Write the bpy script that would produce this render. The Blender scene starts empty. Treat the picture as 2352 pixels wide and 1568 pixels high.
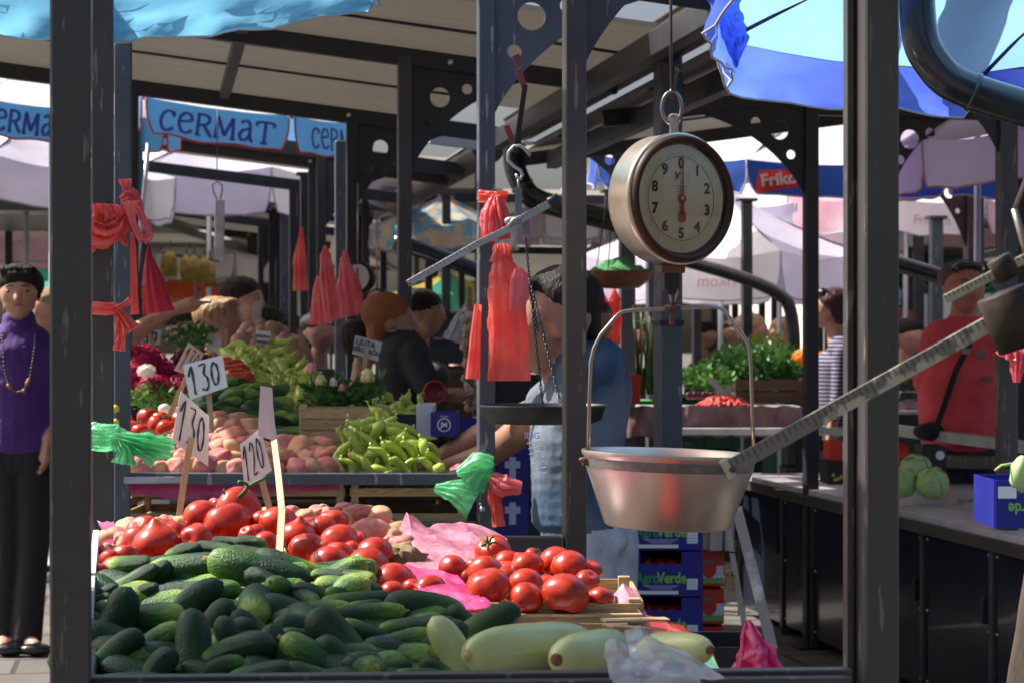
import bpy, math, random
import numpy as np
from mathutils import Vector, Matrix, noise
random.seed(7)
sc = bpy.context.scene
# ------------------------------------------------------------------ camera
FP, CX, CY, CZ = 5000.0, 1176.0, 784.0, 1.37      # focal length and centre on a 2352 px wide plate
YAW = math.radians(9.2)
c_, s_ = math.cos(YAW), math.sin(YAW)
RT = Vector((c_, -s_, 0)); FW = Vector((s_, c_, 0)); UP = Vector((0, 0, 1))
def V(px, py, d):                                  # a point seen at (px,py), d metres ahead
    return RT*((px-CX)/FP*d) + FW*d + UP*(CZ-(py-CY)/FP*d)
cam = bpy.data.cameras.new("camera"); camo = bpy.data.objects.new("camera", cam)
sc.collection.objects.link(camo); sc.camera = camo
camo.location = (0, 0, CZ); camo.rotation_euler = (math.radians(90), 0, -YAW)
cam.sensor_width = 36; cam.lens = 36*FP/2352; cam.clip_start = .05; cam.clip_end = 500
cam.dof.use_dof = True; cam.dof.focus_distance = 4.5; cam.dof.aperture_fstop = 9.5; cam.dof.aperture_blades = 7
# ------------------------------------------------------------------ light
SD = (RT*-.64 + FW*.22 + UP*.74).normalized()      # towards the sun: high on the left, a little beyond the stalls
el = math.asin(SD.z); az = math.atan2(SD.x, SD.y)
w = bpy.data.worlds.new("World"); sc.world = w; w.use_nodes = True
nt = w.node_tree; bgn = nt.nodes['Background']
sky = nt.nodes.new('ShaderNodeTexSky'); sky.sky_type = 'NISHITA'; sky.sun_disc = False
sky.sun_elevation = el; sky.sun_rotation = az; sky.dust_density = 6; sky.ozone_density = .2; sky.air_density = .8
nt.links.new(sky.outputs[0], bgn.inputs[0]); bgn.inputs[1].default_value = .062
sl = bpy.data.lights.new("sun", 'SUN'); sl.energy = 4.0; sl.angle = math.radians(.5); sl.color = (1, .95, .87)
so = bpy.data.objects.new("sun", sl); sc.collection.objects.link(so)
so.rotation_euler = SD.to_track_quat('Z', 'Y').to_euler(); so.location = SD*20
sc.view_settings.view_transform = 'Standard'; sc.view_settings.look = 'None'
sc.view_settings.gamma = 1; sc.view_settings.exposure = 1.3
sc.cycles.max_bounces = 7; sc.cycles.transparent_max_bounces = 10
sc.cycles.sample_clamp_indirect = 8
# ------------------------------------------------------------------ materials
MATS = {}
def mat(name, col, rough=.5, metal=0, col2=None, nscale=8, bump=0, bscale=40, trans=0, alpha=1, coat=0,
        stretch=None, coord='Object', rnd=0, chips=None, detail=4, spec=.5, contrast=(.35, .65)):
    if name in MATS: return MATS[name]
    m = bpy.data.materials.new(name); m.use_nodes = True; n = m.node_tree.nodes; L = m.node_tree.links
    p = n['Principled BSDF']; out = n['Material Output']
    p.inputs['Base Color'].default_value = (*col, 1); p.inputs['Roughness'].default_value = rough
    p.inputs['Metallic'].default_value = metal; p.inputs['Coat Weight'].default_value = coat
    p.inputs['Specular IOR Level'].default_value = spec
    tc = n.new('ShaderNodeTexCoord'); src = tc.outputs[coord]
    if stretch:
        mp = n.new('ShaderNodeMapping'); mp.inputs['Scale'].default_value = stretch
        L.new(src, mp.inputs[0]); src = mp.outputs[0]
    colout = None
    if col2:
        nz = n.new('ShaderNodeTexNoise'); nz.inputs['Scale'].default_value = nscale; nz.inputs['Detail'].default_value = detail
        if rnd and coord == 'Object':
            oi = n.new('ShaderNodeObjectInfo'); ad = n.new('ShaderNodeVectorMath'); ad.operation = 'ADD'
            ml = n.new('ShaderNodeMath'); ml.operation = 'MULTIPLY'; ml.inputs[1].default_value = 37
            L.new(oi.outputs['Random'], ml.inputs[0]); L.new(src, ad.inputs[0]); L.new(ml.outputs[0], ad.inputs[1]); L.new(ad.outputs[0], nz.inputs['Vector'])
        else: L.new(src, nz.inputs['Vector'])
        r = n.new('ShaderNodeValToRGB'); r.color_ramp.elements[0].position = contrast[0]; r.color_ramp.elements[1].position = contrast[1]
        r.color_ramp.elements[0].color = (*col, 1); r.color_ramp.elements[1].color = (*col2, 1)
        L.new(nz.outputs[0], r.inputs[0]); colout = r.outputs[0]
    if chips:                                         # thin scratches and flaked paint
        m4 = n.new('ShaderNodeMapping'); m4.inputs['Scale'].default_value = (60, 60, 9); L.new(tc.outputs['Object'], m4.inputs[0]); n4 = n.new('ShaderNodeTexNoise'); n4.inputs['Scale'].default_value = 1; n4.inputs['Detail'].default_value = 6; L.new(m4.outputs[0], n4.inputs[0])
        r4 = n.new('ShaderNodeValToRGB'); r4.color_ramp.elements[0].position = .635; r4.color_ramp.elements[1].position = .67; L.new(n4.outputs[0], r4.inputs[0])
        x4 = n.new('ShaderNodeMix'); x4.data_type = 'RGBA'; x4.inputs[7].default_value = (*chips, 1); L.new(r4.outputs[0], x4.inputs[0]); L.new(colout, x4.inputs[6]); colout = x4.outputs[2]
    if rnd:
        oi = n.new('ShaderNodeObjectInfo'); mr = n.new('ShaderNodeMapRange')
        mr.inputs['To Min'].default_value = 1-rnd; mr.inputs['To Max'].default_value = 1+rnd
        L.new(oi.outputs['Random'], mr.inputs[0])
        hs = n.new('ShaderNodeHueSaturation'); L.new(mr.outputs[0], hs.inputs['Value'])
        if colout: L.new(colout, hs.inputs['Color'])
        else: hs.inputs['Color'].default_value = (*col, 1)
        colout = hs.outputs[0]
    if colout: L.new(colout, p.inputs['Base Color'])
    bout = None
    if bump:
        nb = n.new('ShaderNodeTexNoise'); nb.inputs['Scale'].default_value = bscale; nb.inputs['Detail'].default_value = 3
        L.new(src, nb.inputs['Vector']); bm = n.new('ShaderNodeBump'); bm.inputs['Strength'].default_value = min(1, bump); bm.inputs['Distance'].default_value = .01*bump
        L.new(nb.outputs[0], bm.inputs['Height']); L.new(bm.outputs[0], p.inputs['Normal']); bout = bm.outputs[0]
    sh = p.outputs[0]
    if trans:
        tr = n.new('ShaderNodeBsdfTranslucent'); mx = n.new('ShaderNodeMixShader'); mx.inputs[0].default_value = trans
        if colout: L.new(colout, tr.inputs[0])
        else: tr.inputs[0].default_value = (*col, 1)
        if bout: L.new(bout, tr.inputs['Normal'])
        L.new(sh, mx.inputs[1]); L.new(tr.outputs[0], mx.inputs[2]); sh = mx.outputs[0]
    if alpha < 1:
        tp = n.new('ShaderNodeBsdfTransparent'); mx = n.new('ShaderNodeMixShader'); mx.inputs[0].default_value = 1-alpha
        tp.inputs[0].default_value = (*[min(1, .35+.75*x) for x in col], 1)
        L.new(sh, mx.inputs[1]); L.new(tp.outputs[0], mx.inputs[2]); sh = mx.outputs[0]
    if sh != p.outputs[0]: L.new(sh, out.inputs[0])
    MATS[name] = m; return m

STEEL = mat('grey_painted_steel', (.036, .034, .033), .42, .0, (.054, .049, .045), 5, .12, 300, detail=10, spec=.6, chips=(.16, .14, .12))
STEEL2 = mat('blue_grey_sky_lit_steel', (.055, .066, .09), .4, 0, (.08, .092, .115), 6, .1, 250, spec=.6, detail=10, chips=(.24, .26, .29))  # bluish sky light on the lit posts is mixed into this colour
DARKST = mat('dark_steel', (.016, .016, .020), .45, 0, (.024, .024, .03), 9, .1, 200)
BOLT = mat('zinc_bolt', (.6, .6, .6), .3, .9)
CAB = mat('cabinet_panel_paint', (.008, .012, .024), .2, .0, (.014, .018, .032), 3, 0, 20, coat=.3)
TOPM = mat('counter_top_sheet', (.52, .49, .52), .35, .1, (.40, .37, .40), 12, .05, 90)
WOOD = mat('pale_crate_wood', (.50, .36, .20), .7, 0, (.33, .22, .11), 6, .3, 60, stretch=(2, 30, 30), rnd=.12)
WOODX = mat('dry_stick_wood', (.50, .36, .2), .7, 0, (.36, .24, .12), 10, .2, 60, stretch=(20, 20, 2))
CARD = mat('sign_card', (.72, .70, .68), .6, 0, (.62, .60, .58), 12, .05, 60, trans=.12)
INK = mat('marker_ink', (.012, .014, .03), .5)
PLR = mat('red_bag_film', (.90, .24, .20), .22, 0, (.80, .12, .10), 8, .5, 55, trans=.5, alpha=.9, coat=.3)
PLP = mat('pink_bag_film', (.88, .28, .30), .24, 0, (.80, .15, .18), 10, .5, 50, trans=.45, alpha=.85, coat=.3)
PLM = mat('magenta_bag_film', (.80, .05, .26), .22, 0, (.85, .16, .38), 9, .6, 60, trans=.4, alpha=.88, coat=.4)
PLK = mat('light_pink_film', (.92, .45, .55), .2, 0, (.88, .28, .42), 6, .8, 45, trans=.3, alpha=.88, coat=.6)
PLG = mat('green_bag_film', (.38, .84, .52), .22, 0, (.10, .58, .25), 9, .6, 60, trans=.45, alpha=.72, coat=.4)
PLW = mat('clear_white_film', (.72, .72, .78), .2, 0, (.6, .6, .66), 9, .5, 50, trans=.35, alpha=.55, coat=.6)
PLT = mat('mint_bag_film', (.35, .75, .6), .22, 0, (.25, .62, .48), 9, .5, 50, trans=.4, alpha=.8, coat=.4)
SKIN = mat('skin', (.50, .27, .185), .5, 0, (.44, .21, .14), 22, .06, 120)
SKIN2 = mat('tanned_skin', (.38, .20, .135), .5, 0, (.31, .15, .10), 22, .06, 120)
HAIRD = mat('dark_hair', (.012, .008, .007), .6, 0, (.022, .015, .012), 60, .8, 120, stretch=(1, 1, .15), spec=.2)
HAIRB = mat('blonde_hair', (.45, .27, .12), .45, 0, (.25, .13, .06), 50, .8, 120, stretch=(1, 1, .2))
HAIRR = mat('dark_red_hair', (.05, .010, .014), .4, 0, (.025, .007, .01), 50, .6, 120, stretch=(1, 1, .15))
PURP = mat('purple_knit', (.085, .030, .20), .85, 0, (.060, .020, .155), 6, 2.2, 9, detail=8)
BLACKC = mat('black_cloth', (.012, .012, .015), .85, 0, (.02, .02, .024), 90, .2, 100)
TEE = mat('washed_blue_tee', (.03, .065, .12), .9, 0, (.13, .155, .20), 5, 3.5, 6, detail=9, contrast=(.40, .62))
JEAN = mat('pale_jeans', (.50, .50, .54), .85, 0, (.34, .35, .39), 12, 2, 14)
REDS = mat('red_polo', (.78, .085, .10), .8, 0, (.62, .055, .07), 6, 3, 7)
FLOORM = None

# ------------------------------------------------------------------ mesh helpers
col = sc.collection
class MB:
    def __init__(s): s.v = []; s.f = []; s.m = []; s.sm = []
    def add(s, vs, fs, mi=0, smooth=True):
        k = len(s.v); s.v += [tuple(v) for v in vs]
        for f in fs: s.f.append(tuple(i+k for i in f)); s.m.append(mi); s.sm.append(smooth)
        return s
    def box(s, c, size, mi=0, rot=None):
        c = Vector(c); x, y, z = [q/2 for q in size]; b = min(x, y, z)*.12
        vs = []
        for sx in (-1, 1):
            for sy in (-1, 1):
                for sz in (-1, 1):
                    for k in range(3):
                        p = [sx*x, sy*y, sz*z]; 
                        for j in range(3):
                            if j != k: p[j] -= (sx, sy, sz)[j]*b
                        v = Vector(p); vs.append(c+(rot @ v if rot else v))
        def i(a, b_, c2, k): return ((a*2+b_)*2+c2)*3+k
        F = []
        for a in (0, 1): F.append([i(a,0,0,0), i(a,1,0,0), i(a,1,1,0), i(a,0,1,0)][::(-1 if a == 0 else 1)])
        for b_ in (0, 1): F.append([i(0,b_,0,1), i(1,b_,0,1), i(1,b_,1,1), i(0,b_,1,1)][::(1 if b_ == 0 else -1)])
        for d in (0, 1): F.append([i(0,0,d,2), i(1,0,d,2), i(1,1,d,2), i(0,1,d,2)][::(-1 if d == 0 else 1)])
        for b_ in (0, 1):
            for d in (0, 1): F.append([i(0,b_,d,1), i(1,b_,d,1), i(1,b_,d,2), i(0,b_,d,2)])
        for a in (0, 1):
            for d in (0, 1): F.append([i(a,0,d,0), i(a,1,d,0), i(a,1,d,2), i(a,0,d,2)])
        for a in (0, 1):
            for b_ in (0, 1): F.append([i(a,b_,0,0), i(a,b_,1,0), i(a,b_,1,1), i(a,b_,0,1)])
        for a in (0, 1):
            for b_ in (0, 1):
                for d in (0, 1): F.append([i(a,b_,d,0), i(a,b_,d,1), i(a,b_,d,2)])
        return s.add(vs, F, mi, False)
    def bar(s, p0, p1, w, h, mi=0, up=UP):          # box between two points
        p0 = Vector(p0); p1 = Vector(p1); t = (p1-p0); L = t.length; t.normalize()
        a = t.cross(up)
        if a.length < 1e-4: a = t.cross(Vector((0, 1, 0)))
        a.normalize(); b = a.cross(t)
        R = Matrix((t, a, b)).transposed()
        return s.box((p0+p1)/2, (L, w, h), mi, R)
    def tube(s, pts, r, n=10, mi=0, cap=True, flat=1):
        pts = [Vector(p) for p in pts]; N = len(pts); rs = r if isinstance(r, (list, tuple)) else [r]*N
        vs = []; pa = None
        for i, p in enumerate(pts):
            t = (pts[min(i+1, N-1)]-pts[max(i-1, 0)]).normalized()
            if pa is None: pa = t.cross(UP if abs(t.z) < .9 else Vector((1, 0, 0))).normalized()
            pa = (pa-t*pa.dot(t)).normalized(); b = t.cross(pa)
            for k in range(n):
                a = 2*math.pi*k/n; vs.append(p+(pa*math.cos(a)+b*math.sin(a)*flat)*rs[i])
        fs = [(i*n+k, i*n+(k+1) % n, (i+1)*n+(k+1) % n, (i+1)*n+k) for i in range(N-1) for k in range(n)]
        if cap: fs += [tuple(range(n))[::-1], tuple((N-1)*n+k for k in range(n))]
        return s.add(vs, fs, mi)
    def lathe(s, prof, c, ax=(0, 0, 1), n=40, mi=0, sx=1):   # prof: (radius, height)
        ax = Vector(ax).normalized(); a = ax.cross(Vector((0, 0, 1)) if abs(ax.z) < .9 else Vector((1, 0, 0))).normalized(); b = ax.cross(a); c = Vector(c)
        vs = []
        for r, h in prof:
            for k in range(n):
                t = 2*math.pi*k/n; vs.append(c+ax*h+(a*math.cos(t)*sx+b*math.sin(t))*max(r, 1e-4))
        N = len(prof)
        return s.add(vs, [(i*n+k, i*n+(k+1) % n, (i+1)*n+(k+1) % n, (i+1)*n+k) for i in range(N-1) for k in range(n)], mi)
    def ell(s, c, r, n=14, mi=0, rot=None, lump=0, seed=0, fr=3):
        c = Vector(c); vs = []; m = n
        for i in range(m+1):
            ph = math.pi*i/m
            for k in range(2*n):
                th = math.pi*k/n
                u = Vector((math.sin(ph)*math.cos(th), math.sin(ph)*math.sin(th), math.cos(ph)))
                q = 1+(lump*noise.noise(u*fr*.6+Vector((seed*3.1, seed*1.7, 0))) if lump else 0)
                v = Vector((u.x*r[0], u.y*r[1], u.z*r[2]))*q
                vs.append(c+(rot @ v if rot else v))
        return s.add(vs, [(i*2*n+k, (i+1)*2*n+k, (i+1)*2*n+(k+1) % (2*n), i*2*n+(k+1) % (2*n)) for i in range(m) for k in range(2*n)], mi)
    def grid(s, P, mi=0):                            # P rows of points
        R, Cn = len(P), len(P[0])
        return s.add([p for r in P for p in r], [(i*Cn+j, i*Cn+j+1, (i+1)*Cn+j+1, (i+1)*Cn+j) for i in range(R-1) for j in range(Cn-1)], mi)
    def mesh(s, name, mats):
        me = bpy.data.meshes.new(name); me.from_pydata(s.v, [], s.f); 
        for m in (mats if isinstance(mats, (list, tuple)) else [mats]): me.materials.append(m)
        me.polygons.foreach_set('material_index', s.m); me.polygons.foreach_set('use_smooth', s.sm); me.update(); return me
    def build(s, name, mats, parent=None, origin=None):
        if origin is not None:
            o3 = Vector(origin); s.v = [tuple(Vector(v)-o3) for v in s.v]
        return link(name, s.mesh(name, mats), parent, origin)
def link(name, me, parent=None, loc=None):
    o = bpy.data.objects.new(name, me); col.objects.link(o)
    if parent is not None:
        o.parent = parent                             # part meshes are written in world space; undo the parent's place
        if loc is not None: o.location = Vector(loc)
        if parent.parent is None: o.matrix_parent_inverse = Matrix.Translation(-parent.location)
    elif loc is not None: o.location = loc
    return o
def tag(o, label=None, cat=None, group=None, kind=None):
    for k, v in (('label', label), ('category', cat), ('group', group), ('kind', kind)):
        if v: o[k] = v
    return o
def thing(name, loc, label, cat, group=None):        # empty at the base of a thing (never rotated: parts are given in world space)
    o = bpy.data.objects.new(name, None); col.objects.link(o); o.location = loc; o.empty_display_size = .1
    return tag(o, label, cat, group)
def put(name, me, loc, rot=None, sc3=1, label=None, cat=None, group=None):
    o = bpy.data.objects.new(name, me); col.objects.link(o); o.location = loc
    if rot is not None: o.rotation_mode = 'QUATERNION'; o.rotation_quaternion = rot
    o.scale = (sc3,)*3 if not isinstance(sc3, (tuple, list)) else sc3
    return tag(o, label, cat, group)
def basis(x, y, z): return Matrix((x, y, z)).transposed()
CAMB = basis(RT, UP, -FW)                            # x right, y up, z to the viewer
TXT = {}
def text(s, size, loc, B, m, parent, name='lettering', bold=0, ext=.0008, sx=1, shear=0):
    cu = bpy.data.curves.new('t', 'FONT'); cu.body = s; cu.size = size; cu.align_x = 'CENTER'; cu.align_y = 'CENTER'
    cu.extrude = ext; cu.offset = bold; cu.shear = shear; cu.resolution_u = 3
    t = bpy.data.objects.new('t', cu); col.objects.link(t); bpy.context.view_layer.update()
    me = bpy.data.meshes.new_from_object(t.evaluated_get(bpy.context.evaluated_depsgraph_get()))
    bpy.data.objects.remove(t); bpy.data.curves.remove(cu)
    loc = Vector(loc)
    for v in me.vertices: v.co = loc+B @ Vector((v.co.x*sx, v.co.y, v.co.z))
    me.materials.clear(); me.materials.append(m)
    return link(name, me, parent)
def strokes(mb, pls, w, loc, B, sx, sy, z=.0015, taper=True):   # hand-drawn strokes as flat ribbons
    loc = Vector(loc)
    for pl in pls:
        q = []
        for i in range(len(pl)-1):                               # densify
            for k in range(5): t = k/5; q.append(((pl[i][0]*(1-t)+pl[i+1][0]*t), (pl[i][1]*(1-t)+pl[i+1][1]*t)))
        q.append(pl[-1])
        for _ in range(3): q = [q[0]]+[((q[i-1][0]+2*q[i][0]+q[i+1][0])/4, (q[i-1][1]+2*q[i][1]+q[i+1][1])/4) for i in range(1, len(q)-1)]+[q[-1]]
        N = len(q); vs = []
        for i in range(N):
            a = q[max(i-1, 0)]; b = q[min(i+1, N-1)]; tx, ty = (b[0]-a[0])*sx, (b[1]-a[1])*sy; l = math.hypot(tx, ty) or 1
            ww = w*(.75+.25*math.sin(i*1.3)) if taper else w
            ww *= (1 if abs(ty/l) > .5 else .75)
            for sg in (-1, 1): vs.append(loc+B @ Vector((q[i][0]*sx-ty/l*ww*sg/2, q[i][1]*sy+tx/l*ww*sg/2, z)))
        mb.add(vs, [(2*i, 2*i+1, 2*i+3, 2*i+2) for i in range(N-1)], 0, False)
# ------------------------------------------------------------------ ground
def ground_mat():
    m = bpy.data.materials.new('stone_paving'); m.use_nodes = True; n = m.node_tree.nodes; L = m.node_tree.links; p = n['Principled BSDF']
    tc = n.new('ShaderNodeTexCoord'); br = n.new('ShaderNodeTexBrick'); br.inputs['Scale'].default_value = 1
    br.inputs['Brick Width'].default_value = .6; br.inputs['Row Height'].default_value = .4; br.inputs['Mortar Size'].default_value = .012
    br.inputs['Color1'].default_value = (.16, .145, .13, 1); br.inputs['Color2'].default_value = (.21, .19, .17, 1); br.inputs['Mortar'].default_value = (.05, .045, .04, 1)
    nz = n.new('ShaderNodeTexNoise'); nz.inputs['Scale'].default_value = 3; nz.inputs['Detail'].default_value = 8
    mx = n.new('ShaderNodeMix'); mx.data_type = 'RGBA'; mx.blend_type = 'MULTIPLY'; mx.inputs[0].default_value = .8
    L.new(tc.outputs['Object'], br.inputs[0]); L.new(tc.outputs['Object'], nz.inputs[0]); L.new(br.outputs[0], mx.inputs[6]); L.new(nz.outputs[0], mx.inputs[7])
    L.new(mx.outputs[2], p.inputs['Base Color']); p.inputs['Roughness'].default_value = .75
    bm = n.new('ShaderNodeBump'); bm.inputs['Distance'].default_value = .01; L.new(br.outputs[1], bm.inputs['Height']); bm.invert = True; L.new(bm.outputs[0], p.inputs['Normal'])
    return m
g = MB(); g.grid([[(x, y, 0) for x in (-120, 0, 120)] for y in (-60, 0, 60, 240)])
tag(g.build('ground', ground_mat()), 'grey stone slab paving under the stalls', None, None, 'structure')
# far facades and trees past the market
# ------------------------------------------------------------------ frame pieces
def plate2d(outer, holes, th, B, loc, name, m, parent):
    cu = bpy.data.curves.new('c', 'CURVE'); cu.dimensions = '2D'; cu.fill_mode = 'BOTH'; cu.extrude = th/2
    def sp(pts):
        s = cu.splines.new('POLY'); s.points.add(len(pts)-1); s.use_cyclic_u = True
        for q, p in zip(s.points, pts): q.co = (p[0], p[1], 0, 1)
    sp(outer)
    for (x, y, r) in holes: sp([(x+r*math.cos(a*math.pi/12), y+r*math.sin(a*math.pi/12)) for a in range(24)])
    t = bpy.data.objects.new('c', cu); col.objects.link(t); bpy.context.view_layer.update()
    me = bpy.data.meshes.new_from_object(t.evaluated_get(bpy.context.evaluated_depsgraph_get()))
    bpy.data.objects.remove(t); bpy.data.curves.remove(cu); loc = Vector(loc)
    for v in me.vertices: v.co = loc+B @ v.co
    me.materials.clear(); me.materials.append(m)
    return link(name, me, parent)
def bracket(loc, sg, m, parent, slope=-.12, w=.47, h=.42, th=.008, sc_=1.0):
    o = [(0, 0), (sg*w, slope*w*sg)]
    for i in range(1, 15):
        t = i/15; a = t*math.pi/2                        # concave curve back to the post
        o.append((sg*w*(.5*(1-math.sin(a))+.5*(1-t)), slope*w*sg*(1-t)-h*(.5*(1-math.cos(a))+.5*t)))
    o.append((0, -h)); 
    H = [(sg*.115, -.13, .04*sc_), (sg*.225, -.095, .021*sc_), (sg*.062, -.238, .02*sc_)]
    return plate2d(o, H, th, basis(Vector((1, 0, 0)), UP, Vector((0, -1, 0))), loc, 'bracket', m, parent)
def post(x, y, z0, z1, parent, m=STEEL, w=.05, foot=True):
    b = MB(); b.box((x, y, (z0+z1)/2), (w, w, z1-z0))
    if foot and z0 < .05: b.box((x, y, .006), (w*2.6, w*2.6, .01))
    return b.build('post', m, parent)
def beam(p0, p1, parent, m=STEEL, w=.05, h=.065, name='beam', bolts=()):
    b = MB(); b.bar(p0, p1, w, h); o = b.build(name, [m], parent)
    for t in bolts:
        q = Vector(p0).lerp(Vector(p1), t); k = MB(); k.lathe([(0, .012), (.009, .011), (.013, .004), (.013, 0)], q+Vector((0, -w/2, 0)), (0, -1, 0), 10); k.build('bolt', BOLT, parent)
    return o
def roof_mat():
    m = bpy.data.materials.new('twin_wall_sheet'); m.use_nodes = True; n = m.node_tree.nodes; L = m.node_tree.links; p = n['Principled BSDF']; out = n['Material Output']
    tc = n.new('ShaderNodeTexCoord'); sx = n.new('ShaderNodeSeparateXYZ'); L.new(tc.outputs['Object'], sx.inputs[0])
    wv = n.new('ShaderNodeTexWave'); wv.bands_direction = 'Y'; wv.inputs['Scale'].default_value = 7; wv.inputs['Distortion'].default_value = .15; L.new(tc.outputs['Object'], wv.inputs[0])
    mp = n.new('ShaderNodeMapping'); mp.inputs['Scale'].default_value = (1.2, 8, 1); L.new(tc.outputs['Object'], mp.inputs[0])
    nz = n.new('ShaderNodeTexNoise'); nz.inputs['Scale'].default_value = 2.2; nz.inputs['Detail'].default_value = 8; L.new(mp.outputs[0], nz.inputs[0])
    r = n.new('ShaderNodeValToRGB'); r.color_ramp.elements[0].position = .3; r.color_ramp.elements[1].position = .7
    r.color_ramp.elements[0].color = (.18, .172, .16, 1); r.color_ramp.elements[1].color = (.39, .375, .35, 1); L.new(nz.outputs[0], r.inputs[0])
    mx = n.new('ShaderNodeMix'); mx.data_type = 'RGBA'; mx.blend_type = 'MULTIPLY'; mx.inputs[0].default_value = .55
    L.new(r.outputs[0], mx.inputs[6]); L.new(wv.outputs[0], mx.inputs[7]); L.new(mx.outputs[2], p.inputs['Base Color'])
    p.inputs['Roughness'].default_value = .28
    bm = n.new('ShaderNodeBump'); bm.inputs['Distance'].default_value = .004; L.new(wv.outputs[1], bm.inputs['Height']); L.new(bm.outputs[0], p.inputs['Normal'])
    tr = n.new('ShaderNodeBsdfTranslucent'); tr.inputs[0].default_value = (.44, .415, .375, 1)
    ms = n.new('ShaderNodeMixShader'); ms.inputs[0].default_value = .46; L.new(p.outputs[0], ms.inputs[1]); L.new(tr.outputs[0], ms.inputs[2]); L.new(ms.outputs[0], out.inputs[0])
    return m
ROOF = roof_mat()
GUT = mat('brown_gutter', (.022, .015, .014), .4, 0, (.035, .025, .022), 6, .05, 60, spec=.4)
PIPE = mat('dark_downpipe', (.016, .020, .021), .22, .1, (.028, .034, .034), 9, .03, 80, coat=.3)
zl = lambda a: 2.62-.115*a          # underside line of the left roof slope
zr = lambda a: 2.345+.14*(a-1.9)    # right roof slope
def roof_sheet(b0, b1, a0, a1, zf, parent, joints=()):
    m = MB(); t = .016; na = 8
    top = [[(a0+(a1-a0)*i/na, b, zf(a0+(a1-a0)*i/na)+.035+t) for i in range(na+1)] for b in (b0, b1)]
    bot = [[(x, y, z-t) for x, y, z in r] for r in top]
    m.grid(top); m.grid([r[::-1] for r in bot]); 
    m.grid([bot[0], top[0]]); m.grid([top[1], bot[1]])
    m.sm = [False]*len(m.sm)
    o = m.build('roof_sheet', ROOF, parent)
    for y in joints:
        k = MB(); k.bar((a0+.02, y, zf(a0)+.028), (a1-.02, y, zf(a1)+.028), .02, .01); k.build('joint_strip', DARKST, parent)
    return o
# ------------------------------------------------------------------ the front stall
S1 = thing('market_stall', V(1000, 1500, 4.0)*1, 'nearest grey steel stall frame, its table heaped with cucumbers and tomatoes', 'market stall')
S1.location.z = 0
def pp(px, d): q = V(px, 784, d); return q.x, q.y
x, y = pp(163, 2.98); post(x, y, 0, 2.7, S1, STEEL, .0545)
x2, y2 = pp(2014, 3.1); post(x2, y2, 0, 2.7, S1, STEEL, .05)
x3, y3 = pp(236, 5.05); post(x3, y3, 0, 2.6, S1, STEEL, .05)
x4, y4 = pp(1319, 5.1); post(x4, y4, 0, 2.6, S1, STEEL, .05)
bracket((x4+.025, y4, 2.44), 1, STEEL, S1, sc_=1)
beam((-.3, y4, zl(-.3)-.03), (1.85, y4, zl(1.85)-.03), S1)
def rail(p0, p1, parent, m=STEEL, w=.04, h=.04, name='rail'): b = MB(); b.bar(p0, p1, w, h); return b.build(name, m, parent)
rail(V(205, 1570, 2.99), V(1952, 1551, 3.09), S1, h=.022, w=.03, name='table_rail')
rail(V(205, 1595, 2.96), V(1952, 1576, 3.06), S1, h=.03, w=.03, name='table_rail')
rail((x3+.03, y3, .9), (x4-.03, y4, .895), S1, name='table_rail')
rail((x+.01, y+.03, .885), (x3, y3-.03, .885), S1, name='table_rail')
m = MB(); m.box((.33, (y+y3)/2, .862), (.90, 1.95, .018)); m.build('table_top', TOPM, S1)
for px_, w_, d_ in ((1949, .010, 3.12), (1968, .013, 3.125)):
    a_, b_ = pp(px_, d_); m = MB(); m.box((a_, b_, 1.35), (w_, .02, 2.7)); m.build('channel_strip', DARKST if px_ > 1960 else STEEL, S1)
# ------------------------------------------------------------------ second stall and the long left row
S2 = thing('market_stall', (.4, 7.5, 0), 'grey stall behind the seller, potatoes and long pale peppers on its counter', 'market stall')
fx, fy = pp(281, 6.55); gx, gy = pp(1116, 6.6); hx, hy = pp(929, 8.72); ix, iy = -.13, 8.6
post(fx, fy, 0, zl(fx), S2, STEEL2, .048); post(gx, gy, 0, zl(gx), S2, STEEL2, .05)
post(hx, hy, 0, zl(hx), S2, STEEL, .055); post(ix, iy, 0, zl(ix), S2, STEEL, .05)
bracket((gx+.025, gy, zl(gx)-.02), 1, STEEL2, S2, w=.5, h=.43, sc_=1.08); bracket((hx+.028, hy, zl(hx)-.03), 1, DARKST, S2)
for yy, nm in ((gy, 'f'), (hy, 'b')): beam((-1.15, yy, zl(-1.15)), (1.84, yy, zl(1.84)), S2, DARKST, .05, .07, bolts=(.77,))
beam((.32, 6.8, zl(.32)+.01), (.32, 10.95, zl(.32)+.01), S2, DARKST, .05, .035, 'purlin')
beam((-1.1, 6.8, zl(-1.1)+.01), (-1.1, 10.95, zl(-1.1)+.01), S2, DARKST, .05, .035, 'purlin')
roof_sheet(7.38, 11.1, -1.15, 1.42, zl, S2, (8.0, 9.85)); roof_sheet(7.38, 10.1, 1.425, 1.86, zl, S2, (8.0,))
rail(V(298, 1098, 6.56), V(1095, 1099, 6.6), S2, STEEL2, .04, .035, 'table_rail')
rail(V(298, 1214, 6.56), V(1095, 1212, 6.6), S2, STEEL2, .04, .04, 'shelf_rail')
rail(V(298, 1420, 6.56), V(1095, 1420, 6.6), S2, STEEL, .04, .04, 'shelf_rail')
m = MB(); m.box((.42, 7.62, .955), (1.05, 2.0, .02)); m.build('table_top', TOPM, S2)
m = MB(); m.box((.42, 7.62, .76), (1.0, 1.9, .02)); m.build('shelf', DARKST, S2)
def bolt_at(p, parent, r=.008, ax=None):
    k = MB(); k.lathe([(0, r*.8), (r*.6, r*.7), (r, r*.2), (r, 0)], p, ax or -FW, 10); k.build('bolt', BOLT, parent)
bolt_at(V(1108, 1168, 6.55), S2, .009); bolt_at(V(1104, 1157, 6.55), S2, .005)
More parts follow.
